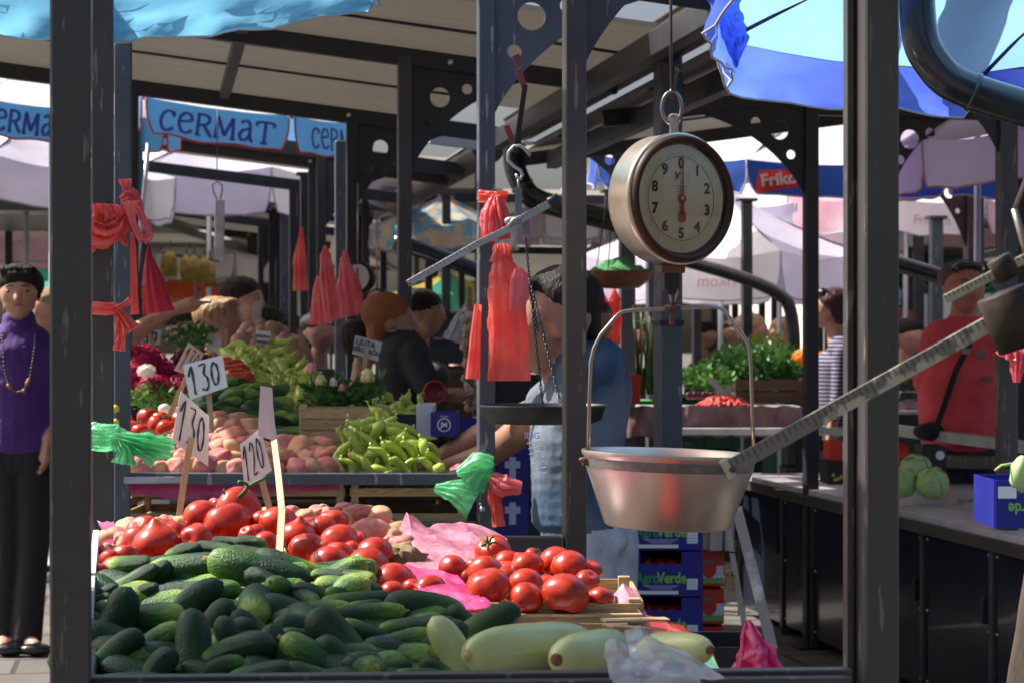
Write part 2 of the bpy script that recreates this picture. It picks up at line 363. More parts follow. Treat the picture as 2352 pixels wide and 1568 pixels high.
# frame at b = 11 (tops the gap that shows the banners) with its own roof
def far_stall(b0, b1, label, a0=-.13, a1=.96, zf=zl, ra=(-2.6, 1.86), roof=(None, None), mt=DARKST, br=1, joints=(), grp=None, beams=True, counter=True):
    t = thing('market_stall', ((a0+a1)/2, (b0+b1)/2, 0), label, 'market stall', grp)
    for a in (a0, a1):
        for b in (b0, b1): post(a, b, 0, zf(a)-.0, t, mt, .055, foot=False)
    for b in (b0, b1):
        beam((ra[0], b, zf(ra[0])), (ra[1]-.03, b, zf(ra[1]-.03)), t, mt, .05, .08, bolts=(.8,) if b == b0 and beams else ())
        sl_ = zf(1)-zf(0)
        if br > 0: bracket((a1+.03, b, zf(a1)-.03), 1, mt, t, sl_)
        if br < 0: bracket((a0-.03, b, zf(a0)-.03), -1, mt, t, sl_)
    if roof[0] is not None: roof_sheet(roof[0], roof[1], ra[0], ra[1], zf, t, joints)
    if counter:
        m = MB(); m.box(((a0+a1)/2, (b0+b1)/2, .9), (a1-a0+.05, b1-b0+.05, .03)); m.build('table_top', TOPM, t)
        m = MB(); m.box(((a0+a1)/2, (b0+b1)/2, .5), (a1-a0-.06, b1-b0-.06, .7)); m.build('cabinet', CAB, t)
    return t
S3 = far_stall(11.0, 13.1, 'dark stall frame just behind the onion bags, roof beam over the blue banners', joints=())
x5, y5 = pp(782, 11.75); post(x5, y5, 0, 2.45, S3, STEEL2, .06, False)
S4 = far_stall(13.85, 15.9, 'dark stall frame with its roof beam above the white and lilac parasol', roof=(13.6, 14.9), joints=(14.3,))
S5 = far_stall(18.9, 21.0, 'stall frame far down the row, over the hanging bananas', roof=(17.9, 20.6), joints=(19.2,))
S6 = far_stall(23.6, 25.8, 'last stall frame at the far end of the left row', roof=(22.4, 26), joints=())
# ------------------------------------------------------------------ right row
R1 = thing('market_stall', (3.6, 8.4, 0), 'right stall with dark glossy cabinet doors and cabbages on its counter', 'market stall')
RA = 2.88
zc = .71
rx, ry = pp(2312, 7.65)
post(rx, ry, 0, zr(rx), R1, STEEL, .062); qx, qy = pp(1862, 9.75); post(qx, qy, 0, zr(qx), R1, DARKST, .06)
post(4.3, 7.3, 0, zr(4.3), R1, STEEL); 
bracket((qx-.03, qy, zr(qx)-.04), -1, DARKST, R1, .14, w=.47, h=.42, sc_=1.05)
bracket((rx-.03, ry, zr(rx)-.04), -1, DARKST, R1, .14)
for yy in (7.3, 9.43, 11.6): beam((1.93, yy, zr(1.93)), (5.2, yy, zr(5.2)), R1, DARKST, .05, .07, bolts=(.1,))
roof_sheet(6.9, 11.65, 1.91, 5.3, zr, R1, (8.5, 10.5))
beam((2.2, 7.0, zr(2.2)), (2.2, 11.5, zr(2.2)), R1, DARKST, .05, .035, 'purlin')
# counter with cabinets: front face in the plane a = RA, running away from us
ya, yb = 5.4, 10.6
m = MB(); m.box((RA+.55, (ya+yb)/2, zc-.012), (1.14, yb-ya, .024)); m.build('counter_top', TOPM, R1)
m = MB(); m.box((RA-.005, (ya+yb)/2, zc-.045), (.05, yb-ya, .05)); m.build('counter_edge', STEEL, R1)
doors = [5.4, 6.55, 7.25, 7.95, 8.65, 9.38, 9.85, 10.6]
for i in range(len(doors)-1):
    y0, y1 = doors[i]+.02, doors[i+1]-.02
    m = MB(); m.box((RA+.01, (y0+y1)/2, .35), (.02, y1-y0, .60)); d = m.build('cabinet_door', CAB, R1)
    k = MB(); k.box((RA-.008, y0+.05, .42), (.014, .02, .09)); k.build('door_handle', DARKST, d)
    for zz in (.62, .35, .08):
        for yy in (y0+.02, y1-.02):
            bb = MB(); bb.ell((RA-.001, yy, zz), (.004, .006, .006), 5); bb.build('rivet', BOLT, d)
for yy in doors: m = MB(); m.box((RA+.004, yy, .33), (.03, .036, .66)); m.build('cabinet_stile', STEEL, R1)
bb = MB(); bb.ell(V(2313, 1268, 7.60), (.024, .024, .024), 10); bb.build('round_knob', mat('chrome', (.75, .75, .78), .08, 1), R1)
m = MB(); m.box((RA+.56, (ya+yb)/2, .34), (1.0, yb-ya-.1, .62)); m.build('cabinet_body', CAB, R1)
# rails standing on the far side of that counter
RAILP = mat('pale_painted_rail', (.42, .42, .43), .4, .2, (.34, .34, .35), 10, .05, 60)
F1 = thing('table_frame', V(2000, 1300, 10.4), 'pale steel rail running behind the cabbages at waist height', 'table frame'); F1.location.z = 0
rail(V(1570, 990, 11.0), V(1950, 990, 10.6), F1, RAILP, .05, .035); rail(V(2050, 986, 10.4), V(2345, 1024, 9.6), F1, RAILP, .06, .05)
rail(V(1890, 1050, 10.7), V(2300, 1062, 9.8), F1, STEEL, .05, .06); rail(V(2320, 1024, 9.6), V(2360, 1027, 9.5), F1, RAILP, .06, .05)
for px, d in ((1575, 11.0), (1948, 10.6), (2345, 9.6)): m = MB(); q = V(px, 784, d); m.box((q.x, q.y, .44), (.04, .04, .84)); m.build('leg', STEEL, F1)
bx, by = pp(2028, 11.3); R2 = thing('market_stall', (bx, by, 0), 'dark stall frame on the right, white sky showing through its holed bracket', 'market stall')
zz = CZ+(784-262)/FP*11.3; post(bx, by, 0, zz, R2, DARKST, .06); bracket((bx+.03, by, zz-.0), 1, DARKST, R2, -.02, w=.36, h=.44, sc_=1.25)
beam((bx-.5, by, zz+.02), (bx+1.4, by, zz-.0), R2, DARKST)
BRN = mat('red_brown_steel', (.055, .025, .026), .45, 0, (.075, .035, .034), 9, .1, 120)
bx, by = pp(2236, 13.2); R3 = thing('market_stall', (bx, by, 0), 'red brown stall frame in the right background above the man in red', 'market stall')
zz = CZ+(784-395)/FP*13.2; post(bx, by, 0, zz, R3, BRN, .10); bracket((bx-.04, by, zz), -1, BRN, R3, .02, w=.34, h=.5, sc_=.8)
beam((bx-2.2, by, zz+.03), (bx+.9, by, zz+.1), R3, BRN, .05, .09); 0
# the big pale post behind the scale
P5 = thing('round_post', V(1500, 1400, 8.2), 'thick blue grey post behind the hanging pan, with a strap round it', 'post'); P5.location.z = 0
a_, b_ = pp(1534, 8.3); m = MB(); m.box((a_, b_, 1.24), (.085, .13, 2.48)); m.build('shaft', STEEL2, P5)
m = MB(); m.box((a_, b_, CZ+(784-742)/FP*8.3), (.095, .14, .02)); m.build('strap', DARKST, P5)
# ------------------------------------------------------------------ gutters and pipes
def gutter(b0, b1, a, z, r, label):
    m = MB(); n = 14; P = []
    for k, rr in ((0, r), (1, r-.006)):
        for i in range(n+1):
            t = math.pi*(1+i/n); P.append([(a+rr*math.cos(t), yy, z+rr*1.1*math.sin(t)) for yy in (b0, b1)])
    m.grid(P[:n+1]); m.grid(P[n+1:][::-1]); m.tube([(a-r, b0, z), (a-r, b1, z)], .009, 6); m.tube([(a+r, b0, z), (a+r, b1, z)], .009, 6)
    m.add([P[i][0] for i in range(n+1)], [tuple(range(n+1))]); m.add([P[i][1] for i in range(n+1)], [tuple(range(n+1))])
    o = m.build('roof_gutter', GUT, None, (a, b0, z)); return tag(o, label, 'gutter')
gutter(5.2, 11.3, 1.89, 2.535, .10, 'long brown half round gutter hanging between the two nearest roofs')
gutter(12.4, 17.4, 1.87, 2.50, .10, 'further brown gutter seen end on past the bracket, lit on its rim')
m = MB(); m.bar((1.70, 5.3, zl(1.7)-.03), (1.70, 11.0, zl(1.7)-.03), .06, .09); o = m.build('eaves_beam', DARKST); tag(o, 'dark eaves beam above the gutter, on its left side', 'beam')
m = MB(); m.bar((2.08, 6.9, zr(2.08)-.03), (2.08, 11.5, zr(2.08)-.03), .06, .09); o = m.build('eaves_beam', DARKST); tag(o, 'dark eaves beam on the right side of the gutter', 'beam')
def pipe(pts, r, m, name, label, rings=()):
    q = []                                             # round the bends
    P = [Vector(p) for p in pts]
    for i in range(len(P)-1):
        for k in range(6): q.append(P[i].lerp(P[i+1], k/6))
    q.append(P[-1])
    for _ in range(5): q = [q[0]]+[(q[i-1]+q[i]*2+q[i+1])/4 for i in range(1, len(q)-1)]+[q[-1]]
    b = MB(); b.tube(q, r, 20); o = b.build(name, m); tag(o, label, 'pipe')
    for i in rings:
        k = MB(); k.tube([q[i], q[i].lerp(q[i+1], .5)], r*1.1, 20); k.build('collar', m, o)
    return o
pipe([V(2104, -120, 4.8), V(2104, 20, 4.8), V(2116, 110, 4.8), V(2170, 185, 4.8), V(2260, 222, 4.8), V(2420, 268, 4.8)], .041, PIPE, 'drain_pipe', 'thick dark downpipe bending right in front of the blue parasol', (3, 22))
pipe([V(1180, 330, 11.3), V(1182, 395, 11.3), V(1215, 455, 11.3), V(1290, 478, 11.4), V(1420, 510, 11.4), V(1520, 530, 11.4)], .058, PIPE, 'drain_pipe', 'dark downpipe curving to the right below the further gutter', (9,))
pipe([V(905, 555, 15), V(1000, 585, 15), V(1090, 620, 15), V(1180, 650, 15)], .055, PIPE, 'drain_pipe', 'sloping dark pipe behind the steelyard arm')
pipe([V(1540, 590, 14), V(1690, 632, 14), V(1760, 658, 14), V(1812, 690, 14), V(1824, 760, 14), V(1824, 900, 14)], .042, PIPE, 'drain_pipe', 'dark pipe turning down behind the right edge of the pan arm')
pipe([V(2040, 600, 13), V(2150, 632, 13), V(2230, 660, 13)], .05, PIPE, 'drain_pipe', 'shiny dark pipe behind the head of the man in red')
FAS = mat('pale_fascia', (.42, .46, .52), .5, 0, (.36, .40, .46), 5)
m = MB(); m.bar(V(985, 316, 12.2), V(1095, 330, 12.3), .05, .07); tag(m.build('fascia_board', FAS), 'pale fascia strip just left of the red hanging straps', 'fascia')
m = MB(); m.bar(V(1200, 333, 12.0), V(1294, 340, 12.0), .05, .05); tag(m.build('fascia_board', FAS), 'pale fascia strip right of the red hanging straps', 'fascia')
m = MB(); m.bar(V(1340, 325, 12.0), V(1420, 318, 12.0), .05, .05); t = m.build('fascia_board', FAS); tag(t, 'pale fascia strip left of the dial scale', 'fascia')
bx, by = pp(1500, 12.0); t = thing('market_stall', (bx, by, 0), 'blue grey bracket and post just left of the dial scale', 'market stall'); zz = CZ+(784-330)/FP*12
post(bx, by, 0, zz, t, STEEL2, .07, False); bracket((bx-.02, by, zz), -1, STEEL2, t, .0, w=.50, h=.5, sc_=1.3)
# more posts crowding the far background
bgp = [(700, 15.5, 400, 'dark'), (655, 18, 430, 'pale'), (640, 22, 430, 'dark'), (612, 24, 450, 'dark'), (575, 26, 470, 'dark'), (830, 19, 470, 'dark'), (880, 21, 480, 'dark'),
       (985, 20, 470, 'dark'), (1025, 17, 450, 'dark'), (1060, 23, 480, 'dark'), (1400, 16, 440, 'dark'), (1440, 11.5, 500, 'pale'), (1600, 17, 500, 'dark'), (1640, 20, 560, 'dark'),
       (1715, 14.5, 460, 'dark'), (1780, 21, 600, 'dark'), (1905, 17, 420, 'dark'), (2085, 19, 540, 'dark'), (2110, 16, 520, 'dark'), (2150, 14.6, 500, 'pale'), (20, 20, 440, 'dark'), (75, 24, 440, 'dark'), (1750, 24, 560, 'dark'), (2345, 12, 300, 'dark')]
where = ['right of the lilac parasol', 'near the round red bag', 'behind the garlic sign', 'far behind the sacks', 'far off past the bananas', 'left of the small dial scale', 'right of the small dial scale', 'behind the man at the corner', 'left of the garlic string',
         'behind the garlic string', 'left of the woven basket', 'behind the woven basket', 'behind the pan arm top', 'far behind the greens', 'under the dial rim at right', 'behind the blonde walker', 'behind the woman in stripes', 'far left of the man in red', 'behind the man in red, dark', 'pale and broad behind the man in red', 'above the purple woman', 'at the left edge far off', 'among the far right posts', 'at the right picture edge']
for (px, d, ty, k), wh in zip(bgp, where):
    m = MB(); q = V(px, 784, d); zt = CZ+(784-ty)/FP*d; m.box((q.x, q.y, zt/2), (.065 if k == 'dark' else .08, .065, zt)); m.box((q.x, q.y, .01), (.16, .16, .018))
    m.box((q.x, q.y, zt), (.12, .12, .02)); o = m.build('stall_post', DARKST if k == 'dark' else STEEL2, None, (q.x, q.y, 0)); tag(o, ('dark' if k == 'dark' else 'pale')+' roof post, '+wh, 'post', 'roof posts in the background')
# rows of roofs further off (keep the background dark as under a covered market)
def back_roof(px0, px1, py, d0, d1, label, slope=0, drop=.07):
    p = V(px0, py, d0); q = V(px1, py+slope, d0); t = thing('canopy_roof', p.lerp(q, .5), label, 'roof', 'dark roofs over the far rows'); t.location.z = 0
    dv = FW*(d1-d0); m = MB(); m.grid([[p, q], [p+dv, q+dv]]); m.grid([[p+UP*.04, p+dv+UP*.04], [q+UP*.04, q+dv+UP*.04]]); m.build('roof_sheet', ROOF, t)
    m = MB(); m.bar(p-UP*drop*.5, q-UP*drop*.5, .06, drop); m.bar(p+dv-UP*drop, q+dv-UP*drop, .06, drop); m.bar(p-UP*.03, p+dv-UP*.03, .05, .06); m.bar(q-UP*.03, q+dv-UP*.03, .05, .06); m.build('edge_beam', DARKST, t)
    for u in (p, q):
        for k in (0, 1):
            w_ = u+dv*k; m = MB(); m.box((w_.x, w_.y, w_.z/2), (.06, .06, w_.z)); m.build('post', DARKST, t)
    return t
back_roof(-600, 260, 455, 15.5, 30, 'dark roof at far left above the pink parasol', 8)
back_roof(700, 1100, 350, 17.5, 21, 'dark roof over the banner posts', 30)
back_roof(840, 1420, 440, 17.6, 27, 'dark roof behind the steelyard', 10)
back_roof(1380, 2420, 545, 20, 34, 'dark low roof far behind the dial', 6)
back_roof(1880, 2500, 490, 16, 22, 'dark roof behind the pale parasols at right', 20)
back_roof(560, 1000, 520, 27, 40, 'dark roof farthest down the left row', 10)
back_roof(820, 1420, 560, 28, 44, 'dark roof farthest behind the garlic', 10)
# ------------------------------------------------------------------ parasols
def fabric(name, c, c2=None, tr=.68, sc_=3, con=(.35, .65)): return mat(name, c, .7, 0, c2 or tuple(x*.85 for x in c), sc_, .4, 14, trans=tr, detail=5, contrast=con)
F_SKY = fabric('light_blue_canvas', (.22, .58, .84)); F_CER = fabric('banner_blue_canvas', (.14, .44, .80)); F_VIO = fabric('violet_blue_canvas', (.12, .23, .86), (.09, .15, .76), .6, 5); F_VIL = fabric('pale_blue_canvas', (.26, .52, .88), None, .6)
F_FRI = fabric('royal_blue_canvas', (.03, .10, .48), None, .35); F_WHT = fabric('white_canvas', (.93, .90, .91), (.90, .86, .89), .45); F_LIL = fabric('lilac_canvas', (.78, .74, .90), None, .5); F_PNK = fabric('pink_canvas', (.72, .40, .48), (.75, .62, .72), .5, 4)
F_ORG = fabric('orange_canvas', (.85, .16, .05)); F_GRN = fabric('green_canvas', (.10, .55, .42)); F_PAT = fabric('patterned_canvas', (.75, .55, .35), (.20, .42, .55), .5, 9, (.45, .55)); F_DBL = fabric('dark_blue_canvas', (.08, .08, .45))
TRIM_R = mat('red_trim', (.45, .04, .05), .6); TRIM_G = mat('grey_trim', (.35, .38, .42), .6); TBLUE = mat('banner_lettering', (.03, .06, .32), .6); TRED = mat('red_print', (.70, .04, .03), .6, trans=.2); TWHT = mat('white_print', (.85, .85, .85), .6, trans=.2)
POLE = mat('parasol_pole', (.40, .45, .46), .35, .3); TEALM = mat('teal_sleeve', (.02, .09, .12), .7)
def parasol(c, ze, R, n, rot, rise, vh, mats, label, tilt=(0, 0), trim=TRIM_G, words=None, wm=None, wsz=.12, pole=True, flap=.02, crink=.02, foot=True, skirt=1.0, seed=1, vmats=None, sg=.05, gapx=0):
    c = Vector((c.x, c.y, 0)); t = thing('parasol', c, label, 'parasol'); rt = RT; fw = FW
    def E(k, rr=1, dz=0, out=0):
        a = rot+2*math.pi*k/n; u = rt*math.cos(a)+fw*math.sin(a); w_ = u*(R*rr+out)
        return c+w_+UP*(ze+dz+tilt[0]*w_.dot(rt)+tilt[1]*w_.dot(fw))
    ap = c+UP*(ze+rise); cm = MB(); ml = []
    for mm in mats:
        if mm not in ml: ml.append(mm)
    nr, nc = 9, 10
    for k in range(n):
        A, B = E(k), E(k+1); P = []
        for i in range(nr+1):
            f = i/nr; row = []
            for j in range(nc+1):
                g_ = j/nc; e = A.lerp(B, g_); p = ap.lerp(e, f); sag = math.sin(math.pi*g_)*f*sg*R+math.sin(math.pi*f)*.03*R
                p = p+UP*(-sag+crink*.5*noise.noise(p*6)); row.append(p)
            P.append(row)
        cm.grid(P, ml.index(mats[k % len(mats)]))
    cm.build('canopy', ml, t)
    if vh:
        for k in range(n):
            A, B = E(k), E(k+1); P = []; nv = 16; nh = 6; u = (B-A).normalized(); L = (B-A).length; out = ((A+B)/2-c); out.z = 0; out.normalize()
            for i in range(nh+1):
                f = i/nh; row = []
                for j in range(nv+1):
                    g_ = j/nv; ins = (f**3)*.10*skirt+gapx; gg = ins/2+(1-ins)*g_
                    p = A.lerp(B, gg)-UP*(math.sin(math.pi*gg)*sg*R*(1-f*.3))-UP*vh*f*(1-.0*abs(g_-.5))
                    p += out*(flap*f*math.sin(7*g_+k*2+seed)+crink*f*noise.noise(Vector((g_*9, f*4, k+seed))))
                    p += UP*(.02*f*noise.noise(Vector((g_*4, k*3+seed, 0))))
                    row.append(p)
                P.append(row)
            vm = MB(); vm.grid(P); vo = vm.build('valance', (vmats or mats)[k % len(vmats or mats)], t)
            tm = MB(); tm.tube([r[0] for r in P[:-1]]+P[-1]+[r[-1] for r in P[-2::-1]], .0035 if c.length < 9 else .006, 5); tm.build('trim', trim, vo)
            if words and k in words:
                M_ = A.lerp(B, .5)-UP*(vh*.52+sg*R)+out*.035; sgn = 1 if u.dot(RT) > 0 else -1
                bz = out if out.dot(FW) < 0 else -out; ux = u*sgn
                if out.dot(FW) > 0: M_ = M_-out*.07
                words[k](M_, basis(ux, (bz.cross(ux)), bz), vo)
    for k in range(n):
        rb = MB(); rb.tube([ap-UP*.05, E(k)-UP*.012], .006, 6); rb.build('rib', DARKST, t)
    if pole:
        pm = MB(); pm.tube([c+UP*.02, ap], .02, 12); pm.lathe([(.25, 0), (.25, .06), (.05, .09), (.03, .2)], c, n=20); pm.build('pole', POLE, t)
    return t
cermat = {'C': [[(.82, .72), (.78, .9), (.5, 1), (.18, .85), (.05, .5), (.18, .12), (.5, 0), (.85, .2)], [(.82, .97), (.82, .7)]],
  'e': [[(.1, .55), (.9, .6), (.8, .9), (.45, 1), (.12, .8), (.05, .45), (.25, .08), (.6, 0), (.92, .18)]],
  'R': [[(.12, 0), (.12, 1)], [(.0, 0), (.3, 0)], [(0, 1), (.5, 1), (.78, .85), (.75, .62), (.5, .5), (.15, .48)], [(.45, .5), (.9, .0), (1, 0)]],
  'M': [[(.10, 0), (.14, 1)], [(0, 0), (.26, 0)], [(.14, 1), (.5, .12)], [(.5, .12), (.84, 1)], [(.84, 1), (.90, 0)], [(.76, 0), (1.02, 0)]],
  'a': [[(.15, .85), (.45, 1), (.72, .85), (.75, .2), (.9, 0), (1, .02)], [(.74, .6), (.3, .52), (.08, .28), (.25, .02), (.55, .06), (.75, .3)]],
  'T': [[(.5, 0), (.5, 1)], [(.3, 0), (.7, 0)], [(0, .78), (.02, 1), (.98, 1), (1, .78)]]}
def write_cermat(cw, h, sxx=1):
    def fn(M_, B, par):
        mb = MB(); adv = [('C', 0, .9), ('e', .98, .85), ('R', 1.95, .9), ('M', 2.92, 1.15), ('a', 4.2, .85), ('T', 5.15, .95)]; tot = 6.1
        for ch, x0, w_ in adv:
            loc = M_+B @ Vector(((x0-tot/2)*cw, -h/2, 0)); strokes(mb, cermat[ch], h*.17, loc, B, cw*w_, h, .002, False)
        mb.build('lettering', TBLUE, par)
    return fn
# the light blue parasol at the top left, and an unseen one added overhead to shade the cucumbers
parasol(V(508, 784, 5.42), 2.41, .535, 4, math.radians(45), .16, .12, [F_SKY], 'light blue parasol with wrinkled edge, top left of the front stall', (.12, -.22), sg=.02, seed=3, crink=.06, flap=.02, pole=False)
parasol(FW*3.15+RT*-1.35, 2.40, .85, 8, math.radians(-112.5), .3, .10, [F_SKY], 'light blue parasol added overhead out of view to shade the cucumbers', seed=8)
parasol(V(-150, 784, 5.5), 2.42, .535, 4, math.radians(45), .16, .12, [F_SKY], 'light blue parasol cut by the left picture edge, above the woman in purple', (-.20, -.2), sg=.02, seed=5, crink=.05, flap=.02, pole=False)
# violet parasol at the right
parasol(FW*4.86+RT*1.755, 2.338, 1.39, 8, math.radians(107.5), .42, .13, [F_VIL], 'violet blue parasol behind the thick downpipe, seen from below', (.104, -.12), sg=.012, trim=TRIM_G, seed=2, crink=.03, flap=.03, vmats=[F_VIO])
VP_ = [o for o in col.objects if o.get('label', '').startswith('violet blue parasol')][0]
P_ = [[V(1612, -30, 5.0), V(1640, -30, 5.05), V(1690, -30, 5.1)], [V(1640, 40, 5.1), V(1665, 30, 5.15), V(1702, 20, 5.2)], [V(1662, 95, 5.2), V(1685, 80, 5.25), V(1714, 62, 5.3)], [V(1688, 158, 5.3), V(1695, 150, 5.32), V(1719, 92, 5.35)]]
G_ = []
for i in range(19):
    u = i/6; k = min(int(u), 2); f = u-k; row = []
    for j in range(13):
        v = j/6; l = min(int(v), 1); g_ = v-l; p = P_[k][l].lerp(P_[k][l+1], g_).lerp(P_[k+1][l].lerp(P_[k+1][l+1], g_), f); row.append(p+FW*.03*noise.noise(Vector((i*.5, j*.9, 3)))+RT*.006*noise.noise(Vector((i*1.3, j*.2, 1))))
    G_.append(row)
m = MB(); m.grid(G_); m.build('loose_flap', F_VIO, VP_)
# banner parasols
parasol(V(538, 784, 12.75), 2.755, .83, 6, math.radians(-120), .30, .195, [F_WHT], 'blue lettered parasol with red piping, in the middle of the left row', (-.13, .12), gapx=.05, flap=.006, crink=.008, sg=.02, trim=TRIM_R, words={0: write_cermat(.104, .115), 1: write_cermat(.094, .115)}, seed=1, pole=False, vmats=[F_CER])
parasol(V(120, 784, 12.6), 2.76, .76, 8, math.radians(-112), .30, .19, [F_WHT], 'blue lettered parasol with red piping, cut by the left picture edge', (-.13, .12), gapx=.05, flap=.006, crink=.008, sg=.02, trim=TRIM_R, words={0: write_cermat(.08, .115)}, seed=4, vmats=[F_CER])
m = MB(); m.bar(V(312, 240, 12.2), V(318, 560, 12.2), .05, .05); o = m.build('parasol_sleeve', TEALM); tag(o, 'dark teal post left of the lettered banner', 'post')
m = MB(); m.tube([V(341, 330, 11.9), V(312, 640, 11.9), V(300, 900, 11.9)], .013, 10); o = m.build('parasol_pole', POLE); tag(o, 'pale slanting pole left of the red hanging bags', 'pole')
def word(s, size, m_, bold=0, sx=1): return lambda M_, B, par: text(s, size, M_, B, m_, par, bold=bold, sx=sx)
parasol(V(480, 784, 17.6), 2.80, 1.25, 8, math.radians(-105), .30, .34, [F_LIL, F_WHT], 'white and lilac parasol under the lettered banner', (-.03, .08), seed=6)
parasol(V(690, 784, 18.3), 2.82, 1.05, 8, math.radians(-100), .30, .34, [F_WHT], 'off white parasol beside the lilac one, half under the dark roof', (0, 0), seed=7)
parasol(V(60, 784, 16.0), 2.66, 1.1, 8, math.radians(-90), .35, .30, [F_LIL, F_WHT], 'lilac parasol above the woman in purple', (-.08, 0), seed=8)
parasol(V(60, 784, 21), 2.33, 1.05, 8, math.radians(-105), .40, .20, [F_PNK], 'pink and white parasol behind the head of the woman in purple', seed=9)
parasol(V(60, 784, 26), 2.28, 1.3, 8, math.radians(-105), .30, .20, [F_GRN], 'green parasol farthest behind the woman in purple', seed=10)
parasol(V(450, 784, 24), 2.30, 1.1, 8, math.radians(-105), .45, .25, [F_WHT], 'white parasol behind the bananas', seed=11)
parasol(V(430, 784, 27), 2.08, .75, 8, math.radians(-105), .25, .10, [F_DBL], 'dark blue parasol under the bananas', seed=13)
parasol(V(425, 784, 25), 1.92, .50, 8, math.radians(-105), .30, .06, [F_ORG], 'small orange parasol below the bananas', (.1, 0), seed=12)
parasol(V(1020, 784, 17.5), 2.30, .62, 8, math.radians(-112), .25, .18, [F_PAT], 'patterned parasol with squares, between the posts', seed=14)
parasol(V(1030, 784, 26), 1.95, .7, 8, math.radians(-112), .25, .18, [F_GRN, fabric('yellow_canvas', (.75, .6, .1))], 'green and yellow parasol far behind the white bag', seed=24)
def frikom(M_, B, par):
    M_ = M_-B @ Vector((.36, -.02, 0)); o = [(-.17, -.085), (.16, -.03), (.17, .06), (-.15, .045)]
    k = MB(); k.add([M_+B @ Vector((x, y, .004)) for x, y in o], [(0, 1, 2, 3)]); k.build('logo_patch', TRED, par)
    text('Frikom', .098, M_+B @ Vector((0, .0, .008)), B @ Matrix.Rotation(.12, 3, 'Z'), TWHT, par, bold=.003, sx=1.0)
parasol(V(1870, 784, 13.7), 2.53, 1.5, 8, math.radians(-112.5), .45, .19, [F_WHT], 'royal blue parasol with a red and white brand patch', (-.01, .10), sg=.02, words={0: frikom}, seed=15, crink=.03, vmats=[F_FRI])
parasol(V(2245, 784, 12.2), 2.50, .62, 8, math.radians(-130), .28, .26, [F_LIL, fabric('mauve_canvas', (.62, .52, .85), None, .6)], 'mauve and blue parasol under the downpipe at right', (.10, 0), trim=mat('pink_trim', (.7, .3, .35), .6), seed=16)
parasol(V(1790, 784, 16.5), 2.36, .95, 8, math.radians(-90), .30, .24, [F_WHT, F_LIL], 'white parasol right of the dial, under the royal blue one', (-.06, 0), seed=17)
parasol(V(2080, 784, 16.0), 2.38, 1.0, 8, math.radians(-112), .25, .24, [F_WHT, F_PNK], 'white and pink parasol right of the thick grey post', (-.04, 0), words={0: word('Frikom', .09, mat('faded_pink_print', (.84, .60, .62), .6), .002)}, seed=18)
parasol(V(1655, 784, 15.6), 1.98, 1.05, 8, math.radians(-118), .50, .30, [F_WHT, F_LIL], 'large white parasol behind the lower half of the dial', (-.0, 0), words={0: word('Frikom', .11, mat('faded_pink_print', (.84, .60, .62), .6), .002, -1)}, seed=19)
parasol(V(1900, 784, 18), 1.86, .62, 8, math.radians(-112), .35, .10, [F_VIL], 'pale blue parasol above the woman in stripes', (-.12, 0), seed=20)
parasol(V(2160, 784, 22), 2.05, .9, 8, math.radians(-112), .30, .15, [fabric('dark_green_canvas', (.02, .15, .12))], 'dark green parasol above the man in red', seed=22)
parasol(V(1310, 784, 19), 2.45, .62, 8, math.radians(-112), .3, .2, [F_WHT, F_PNK], 'pale parasol half hidden by the front frame post', seed=23)
# buildings beyond the market, pale in the sun
BLD = mat('pale_render', (.62, .60, .56), .8, 0, (.52, .50, .46), 2); WINM = mat('dark_glass', (.03, .04, .05), .1)
for i, (px, d, w_, h, lb) in enumerate([(-900, 90, 14, 9, 'pale rendered building far beyond the woman in purple'), (2500, 60, 18, 13, 'pale rendered building beyond the right rows')]):
    q = V(px, 784, d); t = thing('apartment_building', (q.x, q.y, 0), lb, 'building')
    m = MB(); m.box((q.x, q.y, h/2), (w_, 10, h)); m.build('wall', BLD, t); m = MB(); m.box((q.x, q.y, h+.25), (w_+.8, 10.8, .5)); m.build('roof', DARKST, t)
    for fl in range(4):
        for k in range(int(w_//3)):
            m = MB(); m.box((q.x-w_/2+1.8+k*3, q.y-5.02, 2.2+fl*3.2), (1.2, .12, 1.5)); m.build('window', WINM, t)
